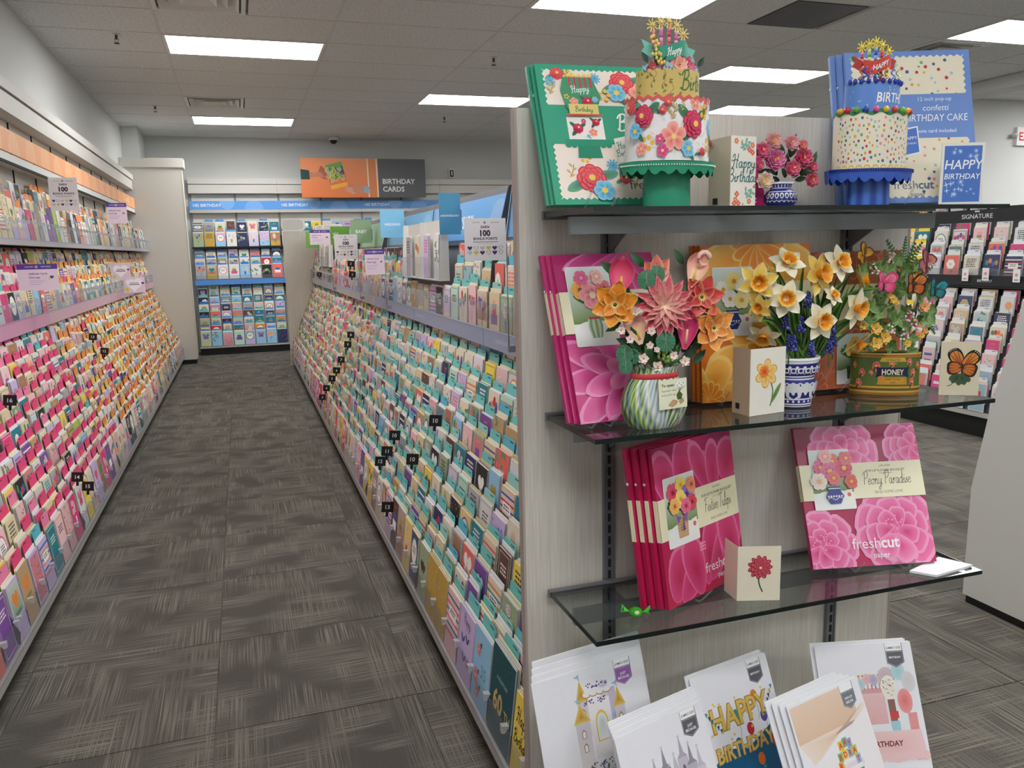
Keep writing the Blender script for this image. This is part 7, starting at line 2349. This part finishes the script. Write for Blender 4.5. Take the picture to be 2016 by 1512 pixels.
# ------------------------------------------------------------------ paper cakes
def cake_stand(root, R, z_plate, drop, col, dots, ped, sy, name_ped='pedestal', strips=None):
    m = MB(); n = 40
    m.lathe([(ped * .98, 0), (ped, .004), (ped * .96, z_plate - .002)], 40, C(*col), (0, 0, 0), sy, colf=None if not strips else (lambda i, k: C(*strips[(k // 2) % 2]))); m.build(name_ped, 'satin', root)
    m = MB(); N = 96
    up, lo = [], []
    for k in range(N):
        a = 2 * math.pi * k / N
        sc = abs(math.sin(a * 11)) ** .6
        lo.append((R * math.cos(a) * .97, R * math.sin(a) * sy * .97, z_plate - drop - .013 * sc)); up.append((R * math.cos(a), R * math.sin(a) * sy, z_plate))
    for k in range(N):
        j = (k + 1) % N
        m.poly([up[k], up[j], lo[j], lo[k]], C(*col))
    m.v_count = len(m.v)
    m.poly([(u[0], u[1], z_plate) for u in up], C(*col)); m.build('scalloped_plate', 'satin', root)
    m = MB()
    for k in range(60):
        a = math.pi + math.pi * (k + .5) / 60
        q = Vector((R * math.cos(a) * 1.002, R * math.sin(a) * sy * 1.002 - .0006, z_plate - .006))
        if dots == 'dash':
            m.box(q.x - .0011, q.x + .0011, q.y - .0004, q.y + .0004, q.z - .0012, q.z + .0012, C(206, 232, 214))
        else:
            m.box(q.x - .0016, q.x + .0016, q.y - .0004, q.y + .0004, q.z + .001, q.z + .007, C(24, 50, 140))
    m.build('rim_stitching', 'satin', root)


def tier(root, R, z0, z1, sy, col, paint, W, name, top=None, amp=.003, waves=26, span=3.05):
    m = MB(); N = 104
    lo = [(R * math.cos(2 * math.pi * k / N), R * math.sin(2 * math.pi * k / N) * sy, z0) for k in range(N)]
    hi = [(x, y, z1 + amp * math.sin(2 * math.pi * k * waves / N)) for k, (x, y, z) in enumerate(lo)]
    b = len(m.v); m.v += lo + hi
    for k in range(N):
        j = (k + 1) % N
        m.face((b + k, b + j, b + N + j, b + N + k), col, 0, True)
    m.poly([(p_[0] * .99, p_[1] * .99, z1 - .006) for p_ in lo], mixc(col, (0, 0, 0), .1))
    if paint:
        paint.into(m, polar_map((0, 0, 0), lambda z: R + .0003, sy, span, W, z0), .00016, 0, .007)
    o = m.build(name, 'satin', root)
    if top:
        m = MB()
        for k in range(N):
            j = (k + 1) % N
            h0, h1 = hi[k], hi[j]; f = 1.012
            m.poly([(h0[0] * f, h0[1] * f, h0[2] - .006), (h1[0] * f, h1[1] * f, h1[2] - .006), (h1[0] * f, h1[1] * f, h1[2] + .001), (h0[0] * f, h0[1] * f, h0[2] + .001)], top)
        m.build(name + '_trim', 'satin', root)
    return o


def candle(root, x, y, z0, z1, c0, c1, star_c, sr, lean=0.0, n=9, flat=.5):
    m = MB(); seg = 9
    for k in range(seg):
        a, b = k / seg, (k + 1) / seg
        m.tube([(x + lean * a, y, z0 + (z1 - z0) * a), (x + lean * b, y, z0 + (z1 - z0) * b)], .0030, c0 if k % 2 else c1, 8)
    o = m.build('candle', 'satin', root)
    m = MB(); cx, cz = x + lean * 1.15, z1 + sr * .7; pts = []
    for k in range(n):
        a = 2 * math.pi * k / n + .2
        d = Vector((math.cos(a), 0, math.sin(a))); s = Vector((-d.z, 0, d.x)) * sr * .10
        c = Vector((cx, y, cz))
        q = [c - s, c + d * sr * .9 - s * .8, c + d * sr, c + d * sr * .9 + s * .8, c + s]
        m.prism(q, lambda v: v - Vector((0, .0005, 0)), lambda v: v + Vector((0, .0005, 0)), star_c)
    m.ball((cx, y - .0005, cz), sr * .28, star_c, 8, 5)
    m.build('spark_star', 'satin', o)


def banner(root, pts, hgt, col, back, text, tcol, script=True, tails=True, y=0.0):
    """waving ribbon through (x, y, z) points, lettering on the middle"""
    P = [Vector(q) for q in smooth_path([tuple(q) for q in pts], 6)]
    m = MB(); n = len(P); Lg = [0.0]
    for a, b in zip(P, P[1:]):
        Lg.append(Lg[-1] + (b - a).length)
    for i in range(n - 1):
        m.poly([P[i], P[i + 1], P[i + 1] + Vector((0, 0, hgt)), P[i] + Vector((0, 0, hgt))], col)
        m.poly([P[i] + Vector((0, .0008, 0)), P[i + 1] + Vector((0, .0008, 0)), P[i + 1] + Vector((0, .0008, hgt)), P[i] + Vector((0, .0008, hgt))], back)
    W = Lg[-1]; p = Paint(W, hgt)
    if script:
        p.script(text, W * .5, hgt * .32, hgt * .52, tcol, .10, sx=1.0)
    else:
        p.text(text, W * .5, hgt * .28, hgt * .56, tcol, shear=.12, bold=.02, fit=W * .62)

    def f(x, yy, d):
        for i in range(n - 1):
            if x <= Lg[i + 1] or i == n - 2:
                k = (x - Lg[i]) / (Lg[i + 1] - Lg[i] + 1e-9)
                q = P[i].lerp(P[i + 1], k)
                return (q.x, q.y - d - .0006, q.z + yy)
    p.into(m, f, .00015, 0, .005)
    o = m.build('ribbon_banner', 'satin', root)
    if tails:
        for s, q in ((-1, P[0]), (1, P[-1])):
            m = MB(); a = q + Vector((0, .004, .003 + s * .001)); e = a + Vector((s * .020, .004, .010 if s < 0 else -.004))
            z = Vector((0, 0, hgt * .85)); mid = a.lerp(e, .72) + z * .5
            for g_ in (0, .0008):
                off = Vector((0, g_, 0)); m.poly([a + off, e + off, mid + off], back); m.poly([a + off, mid + off, a + z + off], back); m.poly([a + z + off, mid + off, e + z + off], back)
            m.build('ribbon_tail', 'satin', o)


SY = .62
# green stand, floral cake
root = thing('paper_cake', 'pop-up floral two-tier paper cake on green scalloped stand', 'paper cake', (.753, 1.356, T_ + .0006))
cake_stand(root, .094, .078, .010, (36, 146, 112), 'dash', .047, SY)
W = .27; H1 = .108; p = Paint(W, H1)
pr = random.Random(6)
for k in range(40):
    p.leaf(pr.uniform(0, W), pr.uniform(0, H1), pr.uniform(0, 6.28), .012, .004, C(222, 218, 220), C(228, 224, 226))
floral_tile(p, [(W * .60, .062, .025, 'red'), (W * .44, .040, .026, 'peach'), (W * .55, .020, .015, 'blue'), (W * .36, .016, .012, 'pinkf'), (W * .34, .036, .009, 'pinkf'), (W * .40, .098, .009, 'coral'), (W * .36, .085, .008, 'coral'), (W * .62, .098, .013, 'peach'), (W * .76, .096, .010, 'pinkf'), (W * .30, .092, .008, 'blue'), (W * .24, .030, .010, 'yel'), (W * .22, .075, .02, 'red'), (W * .16, .05, .014, 'blue'), (W * .20, .02, .012, 'peach'), (W * .72, .085, .010, 'yel'), (W * .84, .06, .016, 'blue'), (W * .80, .03, .010, 'yel'), (W * .70, .016, .008, 'coral'), (W * .66, .014, .007, 'coral'), (W * .42, .072, .012, 'sprig'), (W * .88, .09, .012, 'daisy'), (W * .90, .03, .014, 'red'), (W * .12, .09, .012, 'coral'), (W * .50, .085, .007, 'sprig')])
o = tier(root, .081, .080, .188, SY, C(240, 236, 236), p, W, 'lower_tier', C(214, 92, 86))
W = .19; p = Paint(W, .05); gd = C(140, 116, 50)
for k in range(26):
    x, y = pr.uniform(0, W * .55), pr.uniform(.004, .046)
    p.leaf(x, y, pr.uniform(0, 6.28), .008, .0035, gd)
    if k % 3 == 0:
        p.stroke([(x, y), (x + .006, y + .007), (x + .002, y + .013)], .0009, gd)
p.script('Birthday', W * .80, .014, .033, C(60, 116, 60), .075)
tier(root, .0605, .188, .236, SY, C(206, 182, 104), p, W, 'upper_tier', None, .002, 22)
banner(root, [(-.034, -.010, .258), (-.022, -.018, .252), (.0, -.022, .256), (.022, -.018, .264), (.036, -.008, .256)], .026, C(46, 150, 122), C(120, 196, 180), 'Happy', C(248, 252, 250))
for k, (x, zz, ln) in enumerate([(-.026, .306, -.006), (-.013, .312, -.003), (.0, .314, .0), (.013, .308, .002), (.026, .294, .002)]):
    candle(root, x, -.004, .236, zz, C(206, 60, 90) if k % 2 == 0 else C(216, 96, 160), C(236, 130, 140) if k % 2 == 0 else C(236, 160, 200), C(226, 204, 120), .0125, ln)
for x, z, R, kind in ((.008, .245, .018, 'peach'), (-.012, .240, .012, 'blue'), (.030, .243, .015, 'pink'), (.044, .240, .009, 'blue'), (-.040, .240, .011, 'red'), (-.050, .238, .010, 'blue'), (.022, .238, .007, 'blue'), (.032, .258, .006, 'pink')):
    c = {'peach': (C(226, 96, 96), C(246, 176, 160), C(250, 214, 190)), 'blue': (C(110, 170, 214), C(170, 210, 236), C(226, 240, 250)), 'pink': (C(196, 30, 90), C(226, 80, 130), C(236, 140, 170)), 'red': (C(150, 20, 50), C(196, 50, 80), C(226, 110, 130))}[kind]
    m = anemone(Vector((x, -.028 + abs(x) * .3, z)), R, (0, -1, .1), *c, rot=x * 50, n=5, wave=0); m.build('topper_flower', 'satin', root)
for x, z, a in ((-.050, .248, 2.2), (-.030, .244, 1.9), (-.022, .246, .9), (.050, .246, .9)):
    m = MB(); X = Vector((math.cos(a), 0, math.sin(a))); petal3(m, Vector((x, -.02, z)), X, Vector((-X.z, 0, X.x)), Vector((0, -1, 0)), .022, .010, C(20, 50, 40), C(40, 84, 60), .0, .1, 0, .4); m.build('topper_leaf', 'satin', root)
m = MB()
for x, z in ((-.044, .290), (-.040, .292), (-.041, .282), (-.034, .284), (-.036, .276), (-.031, .279), (-.035, .270), (-.042, .262), (-.036, .262), (-.030, .264), (-.034, .256), (-.026, .262), (-.026, .254), (-.024, .248), (-.030, .250), (-.019, .25)):
    m.ball((x, -.022, z), .0030, C(236, 206, 110), 7, 5, 1.3)
m.build('berry_sprig', 'satin', root)

# blue stand, confetti cake
root = thing('paper_cake', 'pop-up confetti two-tier paper cake on royal blue scalloped stand', 'paper cake', (1.203, 1.352, T_ + .0006))
SB = .97
cake_stand(root, .098 * SB, .072 * .95, .012, (52, 92, 190), 'tick', .050 * SB, SY, strips=((36, 66, 160), (70, 120, 206)))
H1 = .108; W = .27 * SB; p = Paint(W, H1)
confetti(p, random.Random(9), .004, W - .004, .012, H1 - .012, 190, .0028)
for k in range(14):
    p.disc(W * (k + .5) / 14, .003, .008, C(236, 196, 90), n=10, ry=.005); p.disc(W * (k + .5) / 14, -.001, .007, C(236, 228, 204), n=10, ry=.005)
tier(root, .082 * SB, .069, .069 + H1, SY, C(236, 228, 204), p, W, 'lower_tier', C(40, 130, 80), .003, 13)
m = MB(); cl = [(226, 176, 50), (206, 50, 46), (110, 176, 70), (40, 80, 180), (226, 100, 160), (236, 200, 60), (214, 70, 50), (110, 180, 80)]
for k in range(12):
    a = math.pi + math.pi * (k + .5) / 12
    m.ball((.083 * SB * math.cos(a), .083 * SB * math.sin(a) * SY - .001, .179), .0062, C(*cl[k % 8]), 10, 6)
m.build('bead_garland', 'gloss', root)
W = .20 * SB; p = Paint(W, .055)
for k in range(16):
    p.star(pr.uniform(.004, W * .96), pr.uniform(.006, .05), pr.uniform(.002, .005), C(190, 216, 246), 4, .25)
p.text('BIRTHDAY', W * .70, .018, .028, C(248, 250, 254), shear=.12, bold=.015, fit=W * .62)
tier(root, .0605 * SB, .177, .232, SY, C(96, 140, 214), p, W, 'upper_tier', None, .0, 1)
m = MB()
for k in range(12):
    a = math.pi + math.pi * (k + .5) / 12
    m.ball((.061 * SB * math.cos(a), .061 * SB * math.sin(a) * SY - .001, .234), .0045, C(36, 66, 170), 9, 5, 1.25)
m.build('bead_trim', 'gloss', root)
banner(root, [(-.034, -.012, .252), (-.018, -.020, .249), (.0, -.022, .254), (.020, -.018, .262), (.033, -.010, .260)], .024, C(206, 56, 44), C(176, 36, 32), 'HAPPY', C(252, 250, 246), script=False)
for k, (x, zz, ln, c0, c1) in enumerate([(-.026, .292, -.005, (214, 60, 60), (240, 150, 180)), (-.012, .298, -.002, (110, 180, 90), (206, 230, 160)), (.002, .303, 0, (40, 90, 190), (150, 190, 236)), (.015, .298, .002, (206, 50, 46), (236, 110, 90)), (.028, .288, .004, (240, 200, 60), (226, 120, 60))]):
    candle(root, x, -.003, .232, zz, C(*c0), C(*c1), C(240, 220, 70), .012, ln, 8)
for k, (x, c) in enumerate(((-.036, (40, 80, 190)), (-.022, (232, 130, 170)), (-.006, (60, 140, 90)), (.014, (240, 200, 80)), (.030, (110, 160, 220)), (-.045, (196, 150, 120)), (.042, (190, 220, 160)))):
    m = MB(); q = [(x + .007 * math.cos(i * .9) * (1 - i / 18), -.020 + .003 * math.sin(i * .9), .232 + .0022 * i) for i in range(14)]
    m.tube(q, .0016, C(*c), 6); m.build('curled_ribbon', 'satin', root)
for x, z, c in ((-.046, .282, (60, 120, 200)), (-.052, .278, (130, 190, 140)), (.044, .280, (60, 120, 200)), (.050, .272, (150, 200, 160))):
    m = MB(); ring_petals(m, Vector((x, 0, z)), (0, -1, 0), 6, .009, .004, C(*c), mixc(C(*c), (1, 1, 1), .3), 0, nu=3, nv=2); m.build('topper_star', 'satin', root)


# ------------------------------------------------------------------ jumbo cards at the foot of the endcap
def tag_art(p, x, y, lines, head, col):
    """hanging tag, x the left edge, y the top"""
    w, hh, hb = .040, .016, .036
    p.rect(x, x + w, y - hh, y, C(244, 244, 246)); p.poly([(x, y - hh), (x + w, y - hh), (x + w, y - hh - hb * .72), (x + w / 2, y - hh - hb), (x, y - hh - hb * .72)], C(*col))
    q = [(x + .0015, y - hh - .002), (x + w - .0015, y - hh - .002), (x + w - .0015, y - hh - hb * .68), (x + w / 2, y - hh - hb * .94), (x + .0015, y - hh - hb * .68), (x + .0015, y - hh - .002)]
    p.stroke(q, .0006, C(220, 216, 226), 1)
    if head:
        p.text(head, x + w / 2, y - hh * .72, .0078, C(70, 70, 76), fit=w * .86, bold=.01)
    for k, s in enumerate(lines):
        p.text(s, x + w / 2, y - hh - .016 - .008 * k, .0068, C(246, 244, 250), fit=w * .7, bold=.02)
    p.stroke([(x, y), (x, y - hh)], .0008, C(60, 60, 66), 1); p.stroke([(x + w, y), (x + w, y - hh - hb * .7)], .0012, C(60, 60, 66), 1)


GOLD, GOLD2 = C(176, 136, 50), C(226, 192, 100)


def art_castle(p, w, h):
    Y = lambda v: h - v
    stone, stone2, lil = C(226, 218, 216), C(206, 200, 212), C(190, 184, 208)

    def tower(x, wd, v0, v1, roof):
        p.rect(x - wd / 2, x + wd / 2, Y(v1), Y(v0), stone, stone2)
        p.poly([(x - wd * .62, Y(v0)), (x + wd * .62, Y(v0)), (x, Y(v0 - roof))], GOLD, GOLD2)
        p.rect(x - .0006, x + .0006, Y(v0 - roof), Y(v0 - roof - .012), C(80, 76, 90)); p.poly([(x, Y(v0 - roof - .011)), (x - .012, Y(v0 - roof - .008)), (x, Y(v0 - roof - .003))], C(150, 196, 222))
        for k in range(2):
            vv = v0 + .018 + .026 * k
            if vv < v1 - .01:
                p.poly([(x - .005, Y(vv + .012)), (x + .005, Y(vv + .012)), (x + .005, Y(vv)), (x, Y(vv - .006)), (x - .005, Y(vv))], C(150, 110, 60)); p.poly([(x - .0036, Y(vv + .011)), (x + .0036, Y(vv + .011)), (x + .0036, Y(vv + .001)), (x, Y(vv - .003)), (x - .0036, Y(vv + .001))], C(238, 234, 230))
    p.rect(.165, .185, Y(.15), Y(.05), lil); p.rect(.150, .168, Y(.16), Y(.04), stone2)
    tower(.105, .024, .062, .13, .042); tower(.098, .032, .10, .19, .036); tower(.190, .024, .09, .17, .038); tower(.176, .02, .13, .2, .02)
    p.rect(.118, .168, Y(.175), Y(.065), C(226, 222, 226), C(236, 232, 232))
    arch = [(.128, Y(.145)), (.158, Y(.145))] + [(.143 + .015 * math.cos(a), Y(.11) + .024 * math.sin(a)) for a in [k * math.pi / 8 for k in range(9)]]
    p.poly(arch, GOLD2); p.poly([(.143 + (x - .143) * .82, Y(.125) + (y - Y(.125)) * .86) for x, y in arch], C(196, 206, 196), C(226, 232, 236))
    for k in range(4):
        p.disc(.118 + .016 * k, Y(.052), .010, GOLD, n=12, ry=.006); p.disc(.118 + .016 * k, Y(.050), .0095, C(234, 230, 232), n=12, ry=.006)
    r = random.Random(2)
    for v, x0, x1 in ((.035, .115, .17), (.067, .108, .16), (.185, .10, .20), (.195, .09, .19)):
        for k in range(26):
            p.disc(r.uniform(x0, x1), Y(v + r.uniform(-.005, .005)), .0018, r.choice([C(90, 60, 140), C(130, 100, 180), C(60, 50, 100)]), n=5)
    for k in range(16):
        p.leaf(.085 + r.uniform(0, .12), Y(.18 + r.uniform(0, .02)), r.uniform(0, 6.3), .012, .005, C(50, 90, 70), C(90, 130, 100))
    p.poly([(.09, Y(.205)), (.21, Y(.205)), (.205, Y(.235)), (.15, Y(.25)), (.095, Y(.235))], GOLD, GOLD2); p.rect(.088, .212, Y(.207), Y(.199), C(214, 214, 222))
    p.rect(.10, .20, Y(.32), Y(.25), C(216, 206, 216), C(226, 220, 226))
    for k in range(4):
        p.poly([(.11 + .025 * k, Y(.30)), (.125 + .025 * k, Y(.30)), (.125 + .025 * k, Y(.275)), (.1175 + .025 * k, Y(.262)), (.11 + .025 * k, Y(.275))], C(176, 168, 206))
    tag_art(p, w - .068, h - .002, ['JUST', 'BECAUSE'], 'JUMBO SIZE', (150, 96, 170))


def art_silver(p, w, h):
    Y = lambda v: h - v
    r = random.Random(5)
    for k, (x, v, wd) in enumerate([(.075, .080, .030), (.10, .066, .026), (.125, .085, .034), (.145, .060, .026), (.165, .078, .026), (.185, .09, .024), (.055, .10, .03), (.11, .10, .05)]):
        c = [C(176, 168, 186), C(150, 144, 158), C(196, 192, 204)][k % 3]
        p.rect(x - wd / 2, x + wd / 2, Y(.40), Y(v + .02), c, mixc(c, C(226, 222, 232), .4)); p.poly([(x - wd * .5, Y(v + .02)), (x - wd * .2, Y(v + .012)), (x, Y(v - .02)), (x + wd * .2, Y(v + .012)), (x + wd * .5, Y(v + .02))], c)
        p.star(x, Y(v - .018), .005, C(206, 202, 214), 5)
        for q in range(2):
            p.disc(x, Y(v + .04 + .025 * q), .004, C(110, 104, 124), n=8, ry=.007)
    tag_art(p, w - .062, h - .002, ['JUST', 'BECAUSE'], 'JUMBO SIZE', (92, 92, 98))


def art_hbday(p, w, h):
    Y = lambda v: h - v
    p.poly([(0.01, Y(.40)), (w - .004, Y(.40)), (w - .004, Y(.125)), (w * .8, Y(.145)), (w * .5, Y(.17)), (w * .25, Y(.155)), (.01, Y(.18))], C(20, 110, 150), C(14, 86, 130))
    for x, v, c in ((.10, .10, (30, 150, 150)), (.16, .075, (238, 140, 50)), (.13, .135, (206, 40, 60)), (.19, .175, (206, 40, 60)), (.09, .155, (30, 120, 170)), (.05, .21, (206, 40, 60)), (.14, .20, (238, 120, 40)), (.20, .22, (120, 176, 60)), (.175, .12, (90, 70, 150))):
        p.stroke([(x, Y(v)), (x + .004, Y(v + .03)), (x - .002, Y(v + .05))], .0008, C(60, 60, 60)); p.disc(x, Y(v), .010, C(*c), mixc(C(*c), (0, 0, 0), .12), n=14, ry=.013)
    for s, x, y, sz in (('HAPPY', .113, Y(.118), .072), ('BIRTHDAY', .108, Y(.178), .064)):
        p.text(s, x, y, sz, GOLD, bold=.05, sx=.82, fit=w * .76); p.text(s, x, y, sz, GOLD2, bold=.012, sx=.82, fit=w * .735)
    for k in range(7):
        for sgn, x0 in ((1, .012), (-1, w - .012)):
            a = x0 + sgn * .006 * k; p.poly([(a, Y(.065 + .008 * k)), (a + .007, Y(.066 + .008 * k)), (a + .003, Y(.076 + .008 * k))], C(*[(20, 110, 150), (40, 150, 140), (30, 70, 110)][k % 3]))
    r = random.Random(4)
    for k in range(26):
        p.star(r.uniform(.015, w - .015), Y(r.uniform(.055, .16)), .004, C(232, 200, 70), 5, .45, r.uniform(0, 1))
    for k in range(14):
        p.star(r.uniform(.02, w - .02), Y(r.uniform(.21, .30)), .006, r.choice([C(236, 206, 70), C(120, 176, 60), C(90, 170, 196)]), 6, .4)
    tag_art(p, w - .062, h - .002, ['BIRTHDAY'], 'JUMBO SIZE', (92, 92, 98))


def small_cake(p, x, y, s):
    for k in range(6):
        p.disc(x - s * .4 + s * .16 * k, y + s * .62, s * .13, C(226, 216, 226), n=10)
    p.rect(x - s * .45, x + s * .45, y + s * .25, y + s * .62, C(236, 232, 228)); p.rect(x - s * .45, x + s * .45, y + s * .42, y + s * .50, C(110, 150, 206)); p.rect(x - s * .45, x + s * .45, y + s * .30, y + s * .36, C(120, 170, 120))
    p.rect(x - s * .62, x + s * .62, y - s * .3, y + s * .25, C(238, 230, 214))
    for k in range(8):
        p.disc(x - s * .6 + s * .17 * k, y + s * .22, s * .12, C(246, 240, 226), n=10); p.disc(x - s * .6 + s * .17 * k, y + s * .22, s * .03, GOLD, n=6)
    p.rect(x - s * .62, x + s * .62, y + s * .0, y + s * .07, C(90, 120, 190)); p.rect(x - s * .62, x + s * .62, y - s * .12, y - s * .06, C(110, 160, 90)); p.rect(x - s * .62, x + s * .62, y - s * .25, y - s * .19, C(226, 190, 90))
    for k, (dx, dy, ch, c) in enumerate([(-.18, 1.22, 'A', (226, 190, 70)), (.0, 1.26, 'A', (120, 180, 140)), (.16, 1.2, 'Y', (140, 170, 210)), (-.30, .95, 'B', (130, 190, 130)), (-.1, .98, 'D', (236, 200, 90)), (.1, .97, 'R', (140, 190, 200)), (.28, .98, 'A', (206, 190, 80)), (-.36, .74, 'R', (226, 170, 70)), (.34, .74, 'T', (150, 180, 210))]):
        p.poly([(x + s * (dx - .09), y + s * (dy - .12)), (x + s * (dx + .09), y + s * (dy - .12)), (x + s * (dx + .1), y + s * (dy + .12)), (x + s * (dx - .1), y + s * (dy + .12))], C(*c)); p.text(ch, x + s * dx, y + s * (dy - .07), s * .2, C(206, 70, 40), bold=.03)


def art_popup(p, w, h):
    p.rect(.004, w - .03, h - .075, h - .004, C(222, 190, 164), C(230, 204, 182)); p.poly([(.004, h - .075), (w - .004, h - .075), (w - .004, h - .05), (.05, h - .115), (.03, h - .12)], C(226, 196, 172), C(236, 220, 208)); p.poly([(.0, h - .4), (w, h - .4), (w, h - .06), (.045, h - .125)], C(236, 232, 234))
    small_cake(p, w * .58, h - .20, .075)
    tag_art(p, w - .062, h - .001, ['POP-UP', 'DECOR'], '', (120, 124, 130))


def art_jumbo(p, w, h):
    Y = lambda v: h - v
    p.rect(.09, .145, Y(.17), Y(.10), C(226, 176, 176), C(232, 196, 196)); p.rect(.085, .15, Y(.105), Y(.095), C(214, 160, 160))
    for k in range(6):
        x = .092 + .009 * k; p.rect(x - .0012, x + .0012, Y(.096), Y(.072), C(*[(206, 60, 70), (60, 80, 150), (226, 130, 80)][k % 3])); p.disc(x, Y(.068), .003, C(206, 160, 60), n=7)
    for x, v, rx, ry, c in ((.155, .075, .02, .024, (190, 170, 176)), (.185, .062, .016, .02, (160, 206, 212)), (.205, .085, .016, .022, (206, 204, 206)), (.158, .095, .019, .026, (236, 228, 214)), (.19, .125, .017, .026, (226, 110, 110)), (.095, .085, .01, .012, (170, 200, 206)), (.11, .075, .01, .012, (222, 170, 176)), (.125, .078, .01, .012, (170, 160, 190))):
        p.disc(x, Y(v), rx, C(*c), mixc(C(*c), (1, 1, 1), .2), n=16, ry=ry)
    r = random.Random(7)
    for k in range(22):
        p.disc(.158 + r.uniform(-.014, .014), Y(.095 + r.uniform(-.018, .018)), .0012, C(50, 46, 50), n=5)
    p.rect(.15, .166, Y(.18), Y(.12), C(140, 96, 84)); p.rect(.15, .17, Y(.16), Y(.145), C(206, 60, 60)); p.rect(.15, .17, Y(.20), Y(.165), C(160, 206, 216)); p.rect(.192, .212, Y(.20), Y(.15), C(226, 150, 150))
    p.poly([(.085, Y(.185)), (.215, Y(.185)), (.22, Y(.235)), (.15, Y(.25)), (.09, Y(.235))], C(232, 186, 186), C(238, 204, 204))
    for k in range(8):
        p.disc(.098 + .017 * k, Y(.238), .0095, C(236, 198, 198), n=10)
    p.text('BIRTHDAY', .132, Y(.216), .020, C(110, 50, 30), bold=.03, fit=.075)
    p.script('Hallmark', .155, Y(.285), .022, C(60, 60, 66), .07)
    tag_art(p, w - .062, h - .002, ['BIRTHDAY'], 'JUMBO SIZE', (92, 92, 98))


def jumbo(labels, pose, w, h, zb, art, n, up=.010, side=.004, group=None):
    x, y, z, yaw, tilt = pose
    yaw, tilt = math.radians(yaw), math.radians(tilt)
    R = Matrix.Rotation(yaw, 3, 'Z') @ Matrix.Rotation(-tilt, 3, 'X')
    e2 = R @ Vector((0, 0, 1)); nrm = R @ Vector((0, 1, 0)); ex = R @ Vector((1, 0, 0))
    dh = (z - zb) / math.cos(tilt)
    B = Vector((x, y, z)) - e2 * dh; H = h + dh
    for k in range(n):
        o = thing('jumbo_card', labels[k], 'jumbo card', B + Vector((nrm.x, nrm.y, 0)).normalized() * (.006 * k / math.cos(tilt)) + ex * side * k + Vector((0, 0, .003)), (-tilt, 0, yaw), group)
        hk = H + up * k * .6
        m = MB(); p = Paint(w, hk)
        if k == 0:
            art(p, w, hk)
        flat_sheet(m, p, w, hk, .0022, C(234, 234, 240), eps=.00008); m.build('envelope', 'gloss', o)
        m = MB(); m.box(.002, w - .002, .0024, .0036, .002, hk + .002, C(242, 242, 240)); m.build('card', 'paper', o)


jumbo(['white jumbo card with gold-roofed castle and purple JUST BECAUSE tag', 'white jumbo card second behind the castle card', 'white jumbo card third behind the castle card', 'white jumbo card rearmost behind the castle card'], (.489, 1.276, .254, 10.2, 17.4), .259, .307, .10, art_castle, 4, .016, .006, 'jumbo cards with purple tag')
jumbo(['white jumbo card with silver-lilac towers and grey JUST BECAUSE tag', 'white jumbo card second behind the silver towers card', 'white jumbo card third behind the silver towers card', 'white jumbo card rearmost behind the silver towers card'], (.612, 1.138, .222, 14.7, 20.8), .224, .282, .08, art_silver, 4, .010, .002, 'jumbo cards with silver towers')
jumbo(['white jumbo card with gold HAPPY BIRTHDAY letters over blue', 'white jumbo card behind the gold HAPPY BIRTHDAY one'], (.851, 1.278, .216, 11.5, 22.2), .222, .281, .10, art_hbday, 2, .008, -.006, 'jumbo cards with gold letters')
jumbo(['clear-wrapped POP-UP DECOR card with tiered cake photo', 'clear-wrapped card second behind the tiered cake photo', 'clear-wrapped card third behind the tiered cake photo', 'clear-wrapped card rearmost behind the tiered cake photo'], (.993, 1.129, .209, 13.0, 24.3), .218, .28, .08, art_popup, 4, .006, -.012, 'wrapped pop-up decor cards')
jumbo(['white jumbo card with pink cake, balloons and BIRTHDAY ribbon', 'white jumbo card behind the pink cake and balloons one'], (1.139, 1.289, .204, -13.9, 25.8), .226, .298, .10, art_jumbo, 2, .006, -.008, 'jumbo cards with balloons')

# ------------------------------------------------------------------ flared gable of the next fixture
t = thing('flared_gable', 'pale grey flared end gable of the neighbouring fixture', 'end panel', (2.555, 0, 0))
prof = [(2.262, .03), (2.257, .454), (2.196, .796), (2.06, 1.32), (1.2, 1.32), (1.2, .03)]
m = MB(); m.prism(prof, lambda q: (0, q[0], q[1]), lambda q: (.03, q[0], q[1])); m.build('panel', 'white_laminate', t)
m = MB(); m.box(.004, .026, 1.22, 2.25, 0, .03); m.build('foot', 'black_plastic', t)
t = thing('fixture_deck', 'plain sloping card fixture beyond the flared gable', 'card rack', (2.59, 0, 0))
m = MB(); m.prism([(2.24, .10), (2.23, .43), (2.16, .80), (2.03, 1.30), (1.25, 1.30), (1.25, .10)], lambda q: (0, q[0], q[1]), lambda q: (1.2, q[0], q[1])); m.build('body', 'deck_grey', t)
m = MB(); m.box(0, 1.2, 1.25, 2.2, 0, .10); m.build('kickplate', 'black_plastic', t)
